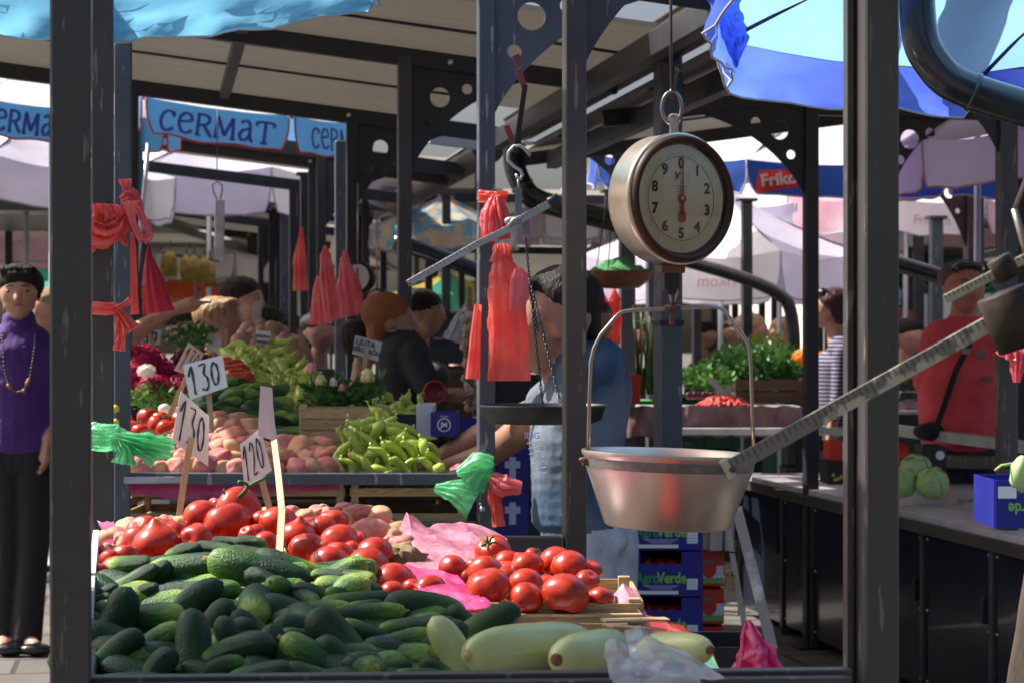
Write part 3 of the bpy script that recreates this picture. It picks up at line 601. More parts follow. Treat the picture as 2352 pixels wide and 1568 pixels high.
# ------------------------------------------------------------------ produce materials
def cuke_mat():
    m = bpy.data.materials.new('cucumber_skin'); m.use_nodes = True; n = m.node_tree.nodes; L = m.node_tree.links; p = n['Principled BSDF']
    tc = n.new('ShaderNodeTexCoord'); sx = n.new('ShaderNodeSeparateXYZ'); L.new(tc.outputs['Object'], sx.inputs[0])
    mp = n.new('ShaderNodeMapping'); mp.inputs['Scale'].default_value = (.25, 3, 3); L.new(tc.outputs['Object'], mp.inputs[0])
    oi = n.new('ShaderNodeObjectInfo')
    nz = n.new('ShaderNodeTexNoise'); nz.noise_dimensions = '4D'; nz.inputs['Scale'].default_value = 2.6; nz.inputs['Detail'].default_value = 5; L.new(mp.outputs[0], nz.inputs['Vector'])
    mw = n.new('ShaderNodeMath'); mw.operation = 'MULTIPLY'; mw.inputs[1].default_value = 50; L.new(oi.outputs['Random'], mw.inputs[0]); L.new(mw.outputs[0], nz.inputs['W'])
    # x runs from -1 (stem) to 1 (blossom end)
    a1 = n.new('ShaderNodeMath'); a1.operation = 'MULTIPLY_ADD'; a1.inputs[1].default_value = 1.3; L.new(nz.outputs[0], a1.inputs[0]); L.new(sx.outputs[0], a1.inputs[2])
    a2 = n.new('ShaderNodeMath'); a2.operation = 'MULTIPLY_ADD'; a2.inputs[1].default_value = .5; L.new(oi.outputs['Random'], a2.inputs[0]); L.new(a1.outputs[0], a2.inputs[2])
    r = n.new('ShaderNodeValToRGB'); e = r.color_ramp.elements
    mr = n.new('ShaderNodeMapRange'); mr.inputs['From Min'].default_value = -.5; mr.inputs['From Max'].default_value = 1.98; L.new(a2.outputs[0], mr.inputs[0]); L.new(mr.outputs[0], r.inputs[0])
    e[0].position = 0; e[0].color = (.008, .030, .007, 1); e[1].position = 1; e[1].color = (.34, .38, .06, 1)
    q = e.new(.50); q.color = (.010, .040, .008, 1); q = e.new(.72); q.color = (.030, .10, .012, 1); q = e.new(.85); q.color = (.11, .22, .03, 1)
    L.new(r.outputs[0], p.inputs['Base Color']); p.inputs['Roughness'].default_value = .38; p.inputs['Specular IOR Level'].default_value = .27; p.inputs['Coat Weight'].default_value = .05; p.inputs['Coat Roughness'].default_value = .3
    nb = n.new('ShaderNodeTexNoise'); nb.inputs['Scale'].default_value = 9; nb.inputs['Detail'].default_value = 6; m3 = n.new('ShaderNodeMapping'); m3.inputs['Scale'].default_value = (3.2, 1, 1)
    L.new(tc.outputs['Object'], m3.inputs[0]); L.new(m3.outputs[0], nb.inputs[0])
    bm = n.new('ShaderNodeBump'); bm.inputs['Strength'].default_value = .55; bm.inputs['Distance'].default_value = .006; L.new(nb.outputs[0], bm.inputs['Height']); L.new(bm.outputs[0], p.inputs['Normal'])
    return m
CUK = cuke_mat(); SCAR = mat('dried_blossom_scar', (.42, .24, .09), .9, 0, (.55, .38, .18), 200)
TOM = mat('tomato_skin', (.50, .040, .010), .27, 0, (.36, .014, .006), 2.0, .05, 6, coat=.12, rnd=.14, spec=.42)
TOMC = mat('tomato_scar', (.30, .16, .05), .8); CALX = mat('green_calyx', (.05, .10, .02), .7)
POT = mat('pink_potato_skin', (.50, .21, .14), .7, 0, (.50, .32, .14), 1.4, .3, 22, rnd=.14, contrast=(.42, .62))
POTR = mat('rosy_potato_skin', (.50, .13, .14), .7, 0, (.52, .27, .15), 2.2, .3, 22, rnd=.14, contrast=(.42, .66))
PEP = mat('pale_pepper_skin', (.50, .60, .10), .24, 0, (.38, .52, .06), 3, .1, 8, coat=.35, rnd=.1, trans=.12)
PEPY = mat('yellow_green_pepper', (.48, .52, .10), .35, 0, (.34, .46, .08), 3, .1, 8, coat=.2, rnd=.12)
SQU = mat('pale_marrow_skin', (.36, .42, .13), .36, 0, (.56, .58, .24), 7, .08, 30, coat=.15, detail=9, contrast=(.34, .58))
CAB_ = mat('cabbage_leaf', (.36, .55, .16), .55, 0, (.42, .55, .24), 8, .6, 12); LEAF = mat('dark_green_leaf', (.035, .11, .025), .5, 0, (.06, .17, .035), 6, .2, 20, trans=.25)
LEAFL = mat('light_green_leaf', (.12, .28, .05), .5, 0, (.07, .18, .03), 6, .2, 20, trans=.3)
CRIM = mat('crimson_petals', (.50, .01, .06), .6, 0, (.38, .005, .09), 9, trans=.25); WHF = mat('white_petals', (.8, .72, .66), .6, trans=.3); PNKF = mat('pink_petals', (.8, .38, .36), .6, trans=.3); YELF = mat('cream_bud', (.72, .68, .32), .6, trans=.3)
ORGF = mat('orange_petals', (.85, .30, .01), .6, trans=.3)

def cuke_mesh(seed, L=.075, R=.026, bend=.006):
    """unit coordinates along x are kept in -1..1 so that the colouring follows the fruit"""
    rn = random.Random(seed); m = MB(); N, K = 22, 20; P = []; ph = rn.uniform(0, 6); bd = rn.uniform(-1, 1)*bend/R; tap = rn.uniform(-.12, .12)
    for i in range(N+1):
        u = -1+2*i/N; s = math.sin(math.pi*.5*(1-abs(u)**2.9)) if abs(u) < 1 else 0; r = (1-abs(u)**3.6)**.5*(1+tap*u)
        row = []
        for k in range(K):
            a = 2*math.pi*k/K; bump = 1+.035*math.cos(3*a+ph)+.03*noise.noise(Vector((u*4, math.cos(a)*2, math.sin(a)*2+seed)))+.02*noise.noise(Vector((u*14, math.cos(a)*5, math.sin(a)*5+seed)))
            row.append((u, r*bump*math.cos(a), r*bump*math.sin(a)+bd*(1-u*u)))
        P.append(row+[row[0]])
    m.grid(P)
    me = m.mesh('cucumber', [CUK, SCAR])
    k = MB(); k.add([], []); 
    sc0 = MB(); rr = .13
    for j in range(7): a = j*.9; sc0.ell((1.0, rr*.6*math.cos(a), rr*.6*math.sin(a)), (.03+.02*(j % 3), rr*.5, rr*.5), 4)
    return me, sc0.mesh('blossom_scar', [SCAR])
CUKES = [cuke_mesh(i) for i in range(9)]
SCARM = CUKES[0][1]
def put_cuke(p, q, r, i, label, group, scar=True):
    """p stem end, q blossom end (world), r radius"""
    ax = q-p; L = ax.length/2; x = ax.normalized(); y = x.cross(UP); y = y.normalized() if y.length > .01 else RT.copy(); z = x.cross(y)
    R = basis(x, y, z) @ Matrix.Rotation(random.uniform(0, 6), 3, 'X')
    o = put('cucumber', CUKES[i % 9][0], (p+q)/2, R.to_quaternion(), (L+r*.85, r*1.17, r*1.17), label, 'cucumber', group)
    if scar:
        s = bpy.data.objects.new('blossom_scar', SCARM); col.objects.link(s); s.parent = o
    return o
def c7(x, y): return x*.3516, 1017+y*.3516
def c8(x, y): return 735+x*.3516, 1017+y*.3516
dcu = lambda Y: 3.13+(1560-Y)/330*.72
CU = [ # crop, x0,y0 (stem), x1,y1 (blossom), half thickness, extra closeness of the blossom end
 (7,1290,690,1500,715,50,0),(7,1410,640,1545,650,34,0),(7,1560,650,1715,665,42,0),(7,1515,705,1800,755,46,0),(7,1720,740,2070,860,72,0),(7,1285,690,1110,745,45,0),(7,965,790,755,800,62,0),
 (7,1085,770,860,815,45,0),(7,1080,810,915,905,58,0),(7,1435,800,1000,850,80,0),(7,1965,900,1435,775,108,0),(7,1000,825,715,970,52,0),(7,745,950,590,1040,42,0),(7,705,1010,580,1085,40,0),(7,670,1075,585,1135,34,0),
 (7,1010,955,845,1000,52,0),(7,970,1005,1520,955,76,0),(7,1690,1010,1672,1110,103,.07),(7,1905,1040,1790,930,72,.05),(7,1400,945,1095,1180,85,0),(7,815,1010,600,1400,98,.02),(7,835,1165,1140,1130,92,0),
 (7,1480,1080,1330,1290,80,0),(7,1250,1160,1250,1590,106,.03),(7,790,1450,1130,1230,88,0),(7,880,1275,620,1520,84,0),(7,1040,1565,640,1575,64,0),(7,1600,1200,1420,1340,76,.02),(7,1560,1140,1745,1300,72,0),
 (7,1730,1340,1365,1450,102,0),(7,1870,1490,1530,1560,78,0),(7,1780,1240,1870,1490,80,.02),(7,2050,1300,1850,1275,62,.02),(7,2280,1540,1900,1310,98,0),(7,1960,1120,2005,1190,82,.06),(7,2090,1160,2345,1440,110,.02),
 (7,1850,1130,2255,1085,62,0),(7,1955,950,2180,1040,48,0),(7,1940,1010,2050,1040,52,.04),(7,2460,980,2100,925,66,0),(7,2320,1000,2160,975,46,.03),(7,2595,1010,2120,1045,50,0),(7,2245,875,2060,860,42,0),
 (8,150,870,325,890,52,.03),(8,120,1140,515,1100,66,0),(8,400,1060,190,1080,38,0),(8,485,1050,890,1125,88,0),(8,830,1190,430,1215,66,0),(8,420,1290,170,1195,62,0),(8,365,1360,690,1270,84,0),(8,895,1230,575,1430,98,0),
 (8,230,1490,345,1465,84,.05),(8,760,1515,525,1520,52,0),(8,865,1100,985,1180,52,0),(8,835,1170,945,1240,46,0),(8,1250,1110,950,1290,84,0),(8,220,1530,0,1515,50,0),(8,30,1330,200,1480,90,0),(8,560,1480,400,1470,62,0),
 (7,620,1180,700,1080,60,0),(7,1460,1180,1600,1400,70,0),(7,1900,1480,2150,1560,70,0),(7,1640,860,1900,1000,60,0),(7,2250,1250,2100,1150,60,0),(7,1100,1400,1000,1540,80,0),(7,1380,1500,1560,1440,60,0),(8,60,1400,330,1380,70,0),(8,690,1450,830,1520,50,0)]
G = 'cucumbers in the front heap'; LB = 'dark green ridged cucumber in the shaded heap at the front of the nearest stall'
for i, (cr, x0, y0, x1, y1, h, dz) in enumerate(CU):
    f = c7 if cr == 7 else c8; a = f(x0, y0); b = f(x1, y1); Y = (a[1]+b[1])/2; d = dcu(Y)
    if h > 100: d -= .03
    r = h*.3516/FP*d; d += r*.6
    put_cuke(V(a[0], a[1], d+dz*.5), V(b[0], b[1], d-dz*.5), r, i, LB, G)
for i in range(64):                                          # cucumbers lower in the heap, showing through the gaps
    Y = random.uniform(1290, 1580); t = (Y-1290)/290; xl = 250-40*t; X = random.uniform(xl, 770+330*t); a = random.uniform(-.9, .9); d = dcu(Y)+.085; L = .065
    p = V(X, Y+12, d); u = (RT*math.cos(a)+UP*math.sin(a)*.6+FW*random.uniform(-.5, .5)).normalized()
    put_cuke(p-u*L, p+u*L, .027, i, LB, G, False)

def tomato_mesh(seed, lobes=5, peak=0):
    rn = random.Random(seed); m = MB(); N, K = 20, 30; P = []; la = rn.uniform(.03, .07); ph = rn.uniform(0, 6); lobes = rn.choice([4, 5, 6])
    for i in range(N+1):
        p = math.pi*i/N; row = []
        for k in range(K):
            a = 2*math.pi*k/K; top = max(0, math.cos(p)); r = math.sin(p)
            q = 1+la*math.cos(lobes*a+ph)*math.sin(p)*(.3+.9*top)+.05*noise.noise(Vector((math.cos(a)*r, math.sin(a)*r, math.cos(p)+seed*2)))
            z = .86*math.cos(p)-.20*math.exp(-(p/.33)**2)+peak*.28*math.exp(-((math.pi-p)/.25)**2)*-1
            row.append((r*q*math.cos(a), r*q*math.sin(a), z))
        P.append(row+[row[0]])
    m.grid([r[::-1] for r in P]); return m.mesh('tomato', [TOM])
TOMS = [tomato_mesh(i) for i in range(7)]+[tomato_mesh(20+i, peak=1) for i in range(2)]
def stem_mesh():
    m = MB()
    for k in range(5):
        a = k*1.257; m.tube([(0, 0, .70), (.22*math.cos(a), .22*math.sin(a), .76), (.5*math.cos(a), .5*math.sin(a), .80), (.66*math.cos(a), .66*math.sin(a), .70)], [.06, .07, .045, .01], 5, flat=.4)
    m.tube([(0, 0, .68), (.05, 0, .95), (.14, .05, 1.15)], [.07, .05, .06], 6); return m.mesh('green_stem', [CALX])
STEMM = stem_mesh()
def put_tom(p, r, i, label, group, tilt=None, stem=False, sc_=1):
    q = Matrix.Rotation(random.uniform(0, 6), 3, 'Z')
    if tilt is None: tilt = random.choice([.3, .7, 2.4, 2.8, 3.1, 1.3, 2.1])*random.choice([-1, 1])
    ax = (RT*random.uniform(-1, 1)+FW*random.uniform(-.6, .6)).normalized()
    R = Matrix.Rotation(tilt, 3, ax) @ q
    o = put('tomato', TOMS[i % len(TOMS)], p, R.to_quaternion(), (r, r, r*random.uniform(.95, 1.08)), label, 'tomato', group)
    if stem: s = bpy.data.objects.new('green_stem', STEMM); col.objects.link(s); s.parent = o
    return o
TL = [(7,1320,475,112),(7,1560,440,142),(7,1485,530,148),(7,1815,520,118),(7,1950,612,112),(7,2110,560,96),(7,2175,525,98),(7,2010,692,116),(7,2160,787,126),(7,2222,662,126),(7,1030,665,148),(7,1285,650,112),(7,1140,610,90),(7,1090,575,85),
 (7,1290,590,72),(7,1675,590,62),(7,1735,655,82),(7,820,735,82),(7,765,835,98),(7,650,930,72),(7,655,850,66),(7,720,765,66),(7,1000,580,50),(7,1420,400,40),(7,1700,500,60),(7,1620,600,60),
 (8,130,738,102),(8,240,640,66),(8,315,800,126),(8,355,715,112),(8,480,920,132),(8,605,945,66),(8,725,985,112),(8,470,985,86),(8,30,690,60),(8,200,700,60)]
TB = V(548, 1150, 3.98)
G = 'tomatoes in the left heap'; LB = 'large red tomato in the sunlit heap behind the cucumbers'
dto = lambda Y: 3.62+(1400-Y)/260*.62
for i, (cr, x_, y_, r_) in enumerate(TL):
    f = c7 if cr == 7 else c8; a = f(x_, y_); d = dto(a[1]); r = r_*.3516/FP*d*1.12
    pk = (cr, x_) in ((7, 1030), (7, 1950))
    o = put_tom(V(a[0], a[1], d+r*.7), r, 7 if pk else i % 7, LB, G, 3.0 if pk else None)
    if (cr, x_) == (7, 1030): o['label'] = 'pointed red tomato at the left of the heap, above the dark cucumbers'; 
    if (cr, x_) == (7, 1560): o['label'] = 'topmost red tomato of the left heap, beside the price stick'
for i in range(55):
    Y = random.uniform(1190, 1400); t = (Y-1190)/210; X = random.uniform(330-110*t, 780+140*t); d = dto(Y)+.10
    put_tom(V(X, Y+22, d), .034, i, LB, G)
for x_, y_, st in ((1000, 805, 1),):
    pass
# crooked truss stem on the topmost tomato
m = MB(); m.tube([V(x_, y_, 3.98) for x_, y_ in ((548, 1142), (560, 1130), (572, 1116), (585, 1108), (602, 1100), (615, 1092))], [.0045, .004, .0035, .003, .003, .0025], 7)
m.tube([V(572, 1116, 3.98), V(563, 1108, 3.98), V(548, 1106, 3.97)], [.003, .003, .004], 6); m.tube([V(518, 1135, 3.98), V(512, 1128, 3.98), V(516, 1122, 3.98)], .002, 5)
tag(m.build('truss_stem', CALX, None, V(548, 1142, 3.98)), 'crooked green truss stem standing on the topmost tomato', 'stem')
TR = [(1130,715,112,1),(870,830,96,0),(1085,850,112,1),(1100,940,136,0),(1225,795,92,0),(1350,812,106,0),(1215,885,82,0),(965,875,60,0),(1345,925,110,0),(1352,1010,103,0),(1480,930,66,0),(1540,775,102,0),(1625,812,112,0),(1603,985,146,0),
 (1765,835,76,0),(1750,900,76,0),(1835,1015,82,0),(1770,1020,68,0),(1395,745,60,1),(1000,800,45,0),(1480,900,50,0),(1240,960,70,0)]
G = 'tomatoes on the chip crate'; LB = 'red tomato in the pile on top of the thin wooden crate'
for i, (x_, y_, r_, st) in enumerate(TR):
    a = c8(x_, y_); bt = a[1]+r_*.3516; d = 3.60+(1410-bt)/130*.42; r = r_*.3516/FP*d*1.1
    o = put_tom(V(a[0], a[1], d+r*.6), r, i+2, LB, G, -.75 if st else None, bool(st))
    if st and x_ == 1130: o['label'] = 'tomato with a green stalk, on top of the crate pile at its left'
    if x_ == 1603: o['label'] = 'biggest ribbed tomato at the front of the wooden crate'
for i in range(14): a = c8(random.uniform(1000, 1780), random.uniform(850, 980)); put_tom(V(a[0], a[1]+8, 3.86), .033, i, LB, G)

def pot_mesh(seed, mt):
    m = MB(); rn = random.Random(seed); m.ell((0, 0, 0), (1.22, .92, .86), 12, lump=.28, seed=seed, fr=2.2); return m.mesh('potato', [mt])
POTS = [pot_mesh(i, POTR if i % 2 else POT) for i in range(10)]
def put_pot(p, r, i, label, group, long=1, ang=None):
    R = Matrix.Rotation(random.uniform(-.5, .5) if ang is None else ang, 3, FW) @ Matrix.Rotation(random.uniform(-.8, .8) if ang is None else 0, 3, 'Z') @ basis(RT, FW, UP) @ Matrix.Rotation(random.uniform(0, 6), 3, 'X')
    return put('potato', POTS[i % 10], p, R.to_quaternion(), (r*long, r, r), label, 'potato', group)
PT = [(7,890,555,62,1),(7,795,620,50,1),(7,915,605,62,1),(7,700,700,52,1.1),(7,1010,540,60,1.1),(7,1095,515,52,1.1),(7,1175,520,52,1),(7,740,695,40,1),(7,820,655,62,1),(7,1395,385,30,1),(7,1740,452,42,1),(7,1905,450,50,1.1),(7,2000,482,60,1.1),
 (7,2085,455,62,1.1),(7,2150,465,52,1.2),(8,262,452,58,1.8),(8,395,475,70,1.1),(8,330,565,82,1.55),(8,485,600,52,1),(8,540,655,66,1.3),(8,430,712,64,1),(8,565,725,88,1.1),(8,690,772,46,1.1),(8,455,645,50,1),(8,20,430,40,1),(8,80,470,50,1.2),(8,150,500,60,1),(8,985,735,60,1.3),
 (7,1000,600,60,1),(7,1100,580,60,1),(7,860,680,50,1),(7,2250,430,50,1.2),(8,620,700,50,1.2)]
G = 'potatoes at the back of the front stall'; LB = 'pink potato in the sunlit row behind the tomato heap'
for i, (cr, x_, y_, r_, lg) in enumerate(PT):
    f = c7 if cr == 7 else c8; a = f(x_, y_); d = 4.12+(1300-a[1])/160*.45-(.0 if cr == 7 else .02); r = r_*.3516/FP*d*1.03
    o = put_pot(V(a[0], a[1], d+r*.5), r, i, LB, G, lg*.86, 0)
    if (cr, x_) == (8, 330): o['label'] = 'longest pale orange potato, right of the left tomato heap'
for i in range(44):
    Y = random.uniform(1200, 1300); X = random.uniform(255, 930); put_pot(V(X, Y+15, 4.28+(1300-Y)/160*.42), .035, i, LB, G)
k = MB(); k.ell((0, 0, 0), (1, .9, .85), 14, lump=.5, seed=9, fr=6); celm = k.mesh('celeriac', [mat('celeriac_skin', (.55, .40, .20), .85, 0, (.22, .12, .06), 45, .8, 60)])
a = c8(520, 805); o = put('celeriac', celm, V(a[0], a[1], 4.0), None, .052*.9, 'rough brown root with cut pale patches, beside the last potatoes', 'root')
# pale marrows at the front
def marrow(px, py, d, L, r, ang, yaw, label, end=True, tap=.0, brown=False):
    m = MB(); N, K = 24, 28; P = []
    u = (RT*math.cos(yaw)+FW*math.sin(yaw)); ax = (u*math.cos(ang)+UP*math.sin(ang)).normalized(); c = V(px, py, d); s1 = ax.cross(UP).normalized(); s2 = s1.cross(ax)
    for i in range(N+1):
        t = -1+2*i/N; rr = r*(1-abs(t)**3.2)**.5*(1+tap*t)+(.0015 if abs(t) == 1 else 0)
        row = [c+ax*t*L+(s1*math.cos(q)+s2*math.sin(q))*rr*(1+.02*math.cos(5*q)+.02*noise.noise(Vector((t*3, math.cos(q), math.sin(q))))) for q in [2*math.pi*j/K for j in range(K)]]
        P.append(row+[row[0]])
    m.grid(P); o = m.build('marrow', SQU, None, c); tag(o, label, 'squash', 'pale marrows along the front rail')
    if end:
        e = c-ax*L*.985; k = MB(); k.lathe([(.0001, -.001), (r*.23, -.001), (r*.27, .002), (r*.2, .005)] if not brown else [(.0001, -.002), (r*.24, -.002), (r*.3, .004)], e, ax, 14)
        so_ = k.build('blossom_scar', mat('marrow_scar', (.52, .42, .20), .8, 0, (.38, .26, .12), 90) if not brown else mat('brown_rot', (.16, .05, .02), .8, 0, (.30, .14, .05), 120), o); so_.matrix_parent_inverse = Matrix.Translation(-c)
    return o
a = c8(1360, 1335); marrow(a[0]+4, a[1]+2, 3.28, .132, .039, -.02, .75, 'largest pale green marrow, in the middle of the front rail', tap=-.05)
a = c8(1800, 1370); marrow(a[0]-12, a[1], 3.24, .100, .034, -.02, 1.0, 'pale marrow with a brown end, between the largest one and the white bag', brown=True)
a = c8(950, 1390); marrow(a[0]-14, a[1]+6, 3.25, .075, .024, -1.0, .0, 'small pale marrow standing on end beside the cucumbers', end=False, tap=-.1)
marrow(1548, 1490, 3.3, .085, .026, -.1, 2.2, 'pale marrow with a brown blotch behind the clear white bag', brown=True)
# ------------------------------------------------------------------ crates
def slat_crate(name, p0, w_, dp, h, nsl, label, u=RT, v=FW, floor=True, mt=WOOD, openface=False, cat='crate', grp=None):
    t = thing(name, p0, label, cat, grp); p0 = Vector(p0); th = .006
    sh = h/nsl
    for sd, (o, a, L) in {'f': (Vector(), u, w_), 'b': (v*dp, u, w_), 'l': (Vector(), v, dp), 'r': (u*w_, v, dp)}.items():
        for k in range(nsl):
            z = sh*(k+.5); gap = .12 if not openface else .35
            if openface and sd == 'f' and k not in (0, nsl-1): continue
            m = MB(); q = p0+o+UP*z; jit = UP*random.uniform(-.001, .001); m.bar(q+jit, q+a*L-jit, th, sh*(1-gap)); m.build('slat', mt, t)
    for a in (0, 1):
        for b in (0, 1):
            m = MB(); q = p0+u*(w_*a+(.012 if a == 0 else -.012))+v*(dp*b+(.012 if b == 0 else -.012)); m.bar(q+UP*.001, q+UP*(h+.006), .022, .022, up=u); m.build('corner_post', mt, t)
    if floor: m = MB(); m.bar(p0+u*w_/2+v*.004+UP*.006, p0+u*w_/2+v*(dp-.004)+UP*.006, w_-.01, .005); m.build('base_board', mt, t)
    return t
ct = slat_crate('wooden_crate', V(1150, 1458, 3.62)-RT*.10, .335, .36, .055, 3, 'thin wooden chip crate carrying the right hand tomatoes')
for k in range(6): m = MB(); p = V(1080+k*3, 1408, 3.62+k*.062)-RT*.0; m.bar(p+UP*.001*(k % 2), p+RT*.285, .05, .004); m.build('lid_slat', WOOD, ct)
m = MB(); p = V(1395, 1436, 3.45); m.bar(p, p+RT*.09-UP*.012+FW*.05, .03, .003); o = m.build('loose_slat', WOOD); tag(o, 'loose thin wooden slat in front of the chip crate', 'slat')
m = MB(); p = V(1385, 1424, 3.5); m.bar(p, p+RT*.105-UP*.0+FW*.02, .035, .003); o = m.build('loose_slat', WOOD); tag(o, 'pale broken slat leaning at the right corner of the chip crate', 'slat')
slat_crate('wooden_crate', V(690, 1040, 6.95), .275, .22, .145, 4, 'woven chip crate behind the long pale peppers', v=(FW+RT*-.1).normalized())
slat_crate('wooden_crate', V(280, 1202, 6.62), .675, .4, .115, 3, 'wide wooden crate under the shelf, lined with red film', openface=True)
slat_crate('wooden_crate', V(806, 1202, 6.62), .35, .4, .115, 3, 'wooden crate under the shelf, right of the film lined one', openface=True)
# white box edge at the left
WB = mat('white_polystyrene', (.7, .7, .7), .6)
m = MB(); m.bar(V(221, 1250, 4.4), V(207, 1400, 3.4), .012, .06); o = m.build('tray_edge', WB); tag(o, 'white tray side at the left end of the front table', 'tray')
# cardboard boxes with print
BLUE = mat('printed_blue_card', (.010, .014, .20), .5, 0, (.014, .018, .25), 6); REDB = mat('printed_red_card', (.70, .04, .02), .5); BLK = mat('printed_black_card', (.015, .014, .02), .45); GRNT = mat('print_green', (.22, .50, .10), .5); DGR = mat('print_dark_green', (.03, .28, .12), .5); WHT = mat('print_white', (.75, .78, .80), .5); LBL = mat('print_pale_blue', (.42, .50, .75), .5); YEL = mat('print_yellow', (.85, .62, .05), .5)
TOMB = mat('print_tomato_red', (.72, .05, .03), .5)
def flat(par, c, w_, h, m_, name, B=CAMB, z=.001):
    m = MB(); c = Vector(c); m.add([c+B @ Vector((sx*w_/2, sy*h/2, z)) for sx, sy in ((-1, -1), (1, -1), (1, 1), (-1, 1))], [(0, 1, 2, 3)], 0, False); return m.build(name, m_, par)
def carton(p, w_, dp, h, mt, label, fn=None, cat='box', grp=None, rim=True, yaw=0, openf=False):
    """p = lower left front corner"""
    R = Matrix.Rotation(yaw, 3, 'Z'); u = R @ RT; v = R @ FW; p = Vector(p); t = thing('cardboard_box', p+u*w_/2+v*dp/2, label, cat, grp)
    B = basis(u, UP, -v); th = .006; m = MB()
    m.bar(p+v*th/2, p+v*th/2+u*w_, .001, .001) if False else None
    hh = h*(.72 if openf else 1)
    def wall(a, b, z0, z1): m.bar(a+UP*(z0+z1)/2, b+UP*(z0+z1)/2, th, z1-z0)
    wall(p, p+u*w_, 0, hh); wall(p+v*dp, p+v*dp+u*w_, 0, h); wall(p+v*th, p+v*(dp-th), 0, h); wall(p+u*w_+v*th, p+u*w_+v*(dp-th), 0, h); m.bar(p+u*w_/2+v*th+UP*.004, p+u*w_/2+v*(dp-th)+UP*.004, w_-.014, .006)
    m.build('body', mt, t)
    if openf:
        for sx in (0, 1): k = MB(); k.bar(p+u*(.04+sx*(w_-.08))+UP*hh+v*th/2, p+u*(.04+sx*(w_-.08))+UP*h+v*th/2, .001, .001) if False else k.box(p+u*(.035+sx*(w_-.07))+UP*(hh+h)/2+v*th*.5, (.07, th, h-hh), 0, B @ Matrix(((1,0,0),(0,0,1),(0,-1,0)))); k.build('corner', mt, t)
    if fn: fn(t, p-v*.0045, u, B, w_, hh)
    return t
def agro(t, p, u, B, w_, h):
    C_ = p+u*w_*.47+UP*h*.56
    text('Agro', h*.46, C_-u*w_*.135, B, DGR, t, bold=.0015, sx=.8); text('Verde', h*.46, C_+u*w_*.16, B, GRNT, t, bold=.0015, sx=.8)
    for k in range(3): flat(t, p+u*w_*.5+UP*h*(.33-.05*k), w_*(.42-.08*k), h*.02, LBL, 'small_print', B)
    flat(t, p+u*w_*.46+UP*h*.12, w_*.5, h*.11, WHT, 'white_panel', B)
    flat(t, p+u*w_*.88+UP*h*.38, w_*.13, h*.34, WHT, 'white_label', B); 
    for k in range(3): flat(t, p+u*w_*.88+UP*h*(.46-.09*k), w_*.09, h*.025, LBL, 'label_line', B, .002)
BXG = 'blue printed produce boxes stacked behind the seller'
labs = ['topmost blue printed box of the stack, just under the hanging pan', 'second blue printed box from the top of the stack', 'third blue printed box from the top of the stack', 'fourth blue printed box, half hidden by the marrows', 'lowest blue printed box of the stack on the floor']
for k in range(5):
    p = V(1424, 1262+k*106, 7.45); carton(p, .281, .38, .152, BLUE, labs[k], agro, openf=True, grp=BXG)
    if k:
        for j in range(5): put_tom(p+RT*(.05+.045*j)+FW*.08+UP*.10, .027, j, 'small red tomato in a blue printed box of the stack behind the seller', 'tomatoes in the blue boxes')
def cross(t, p, u, B, w_, h):
    C_ = p+u*w_*.5+UP*h*.5; flat(t, C_+UP*h*.08, w_*.5, h*.16, LBL, 'badge', B); flat(t, C_, w_*.22, h*.5, LBL, 'badge', B, .0015)
labs = ['upper blue box with a pale cross badge, left of the seller', 'middle blue box with a pale cross badge, left of the seller', 'lower blue box with a pale cross badge, left of the seller']
for k in range(3): carton(V(1142, 1125+k*104, 7.1), .10, .3, .145, BLUE, labs[k], cross, grp='blue boxes left of the seller')
def redbox(t, p, u, B, w_, h):
    flat(t, p+u*w_*.5+UP*h*.42, w_*.98, h*.36, WHT, 'white_band', B); flat(t, p+u*w_*.5+UP*h*.15, w_*.98, h*.14, GRNT, 'green_band', B)
    k = MB(); C_ = p+u*w_*.3+UP*h*.52; k.add([C_+B @ Vector((w_*.38*math.cos(a*.52), h*.28*math.sin(a*.52), .002)) for a in range(12)], [tuple(range(12))]); k.build('tomato_print', TOMB, t)
    k = MB(); k.add([C_+UP*h*.2+B @ Vector((w_*.2*math.cos(a*1.05), h*.06*math.sin(a*1.05), .003)) for a in range(6)], [tuple(range(6))]); k.build('leaf_print', DGR, t)
for k, lb in enumerate(['top red box printed with a tomato', 'middle red box printed with a tomato', 'bottom red box printed with a tomato']): carton(V(1614, 1345+k*86, 7.9), .075, .35, .124, REDB, lb+', right of the blue stack', redbox, grp='red printed boxes')
m = MB(); m.box(V(1634, 1208, 8.0), (.10, .3, .16)); o = m.build('metal_bin', mat('galvanised', (.4, .4, .4), .35, .8, (.3, .3, .3), 8)); tag(o, 'pale metal box standing on the red boxes', 'box')
def ital(t, p, u, B, w_, h):
    C_ = p+u*w_*.5+UP*h*.48; k = MB(); strokes(k, [[(math.cos(a*.35), math.sin(a*.35)) for a in range(19)]], .0035, C_, B, .020, .020, .001, False); k.build('round_emblem', WHT, t); text('JM', .02, C_, B, WHT, t, bold=.0006)
    text('ITALIA', .009, C_+UP*.026, B, WHT, t)
carton(V(991, 1001, 6.9), .080, .2, .075, BLUE, 'small blue box with a round white emblem, on the potato counter', ital)
def fru(t, p, u, B, w_, h): text('FRU', .055, p+u*w_*.66+UP*h*.4, B, WHT, t, bold=.001)
carton(V(880, 1010, 7.05), .125, .25, .075, BLK, 'black box lettered in white, right of the chip crate', fru)
WC = mat('white_card', (.62, .62, .70), .6); carton(V(958, 1008, 7.0), .05, .25, .11, WC, 'white carton end left of the small blue box', None)
carton(V(1020, 985, 7.9), .16, .3, .03, BLUE, 'blue tray edge behind the seller forearms', None)
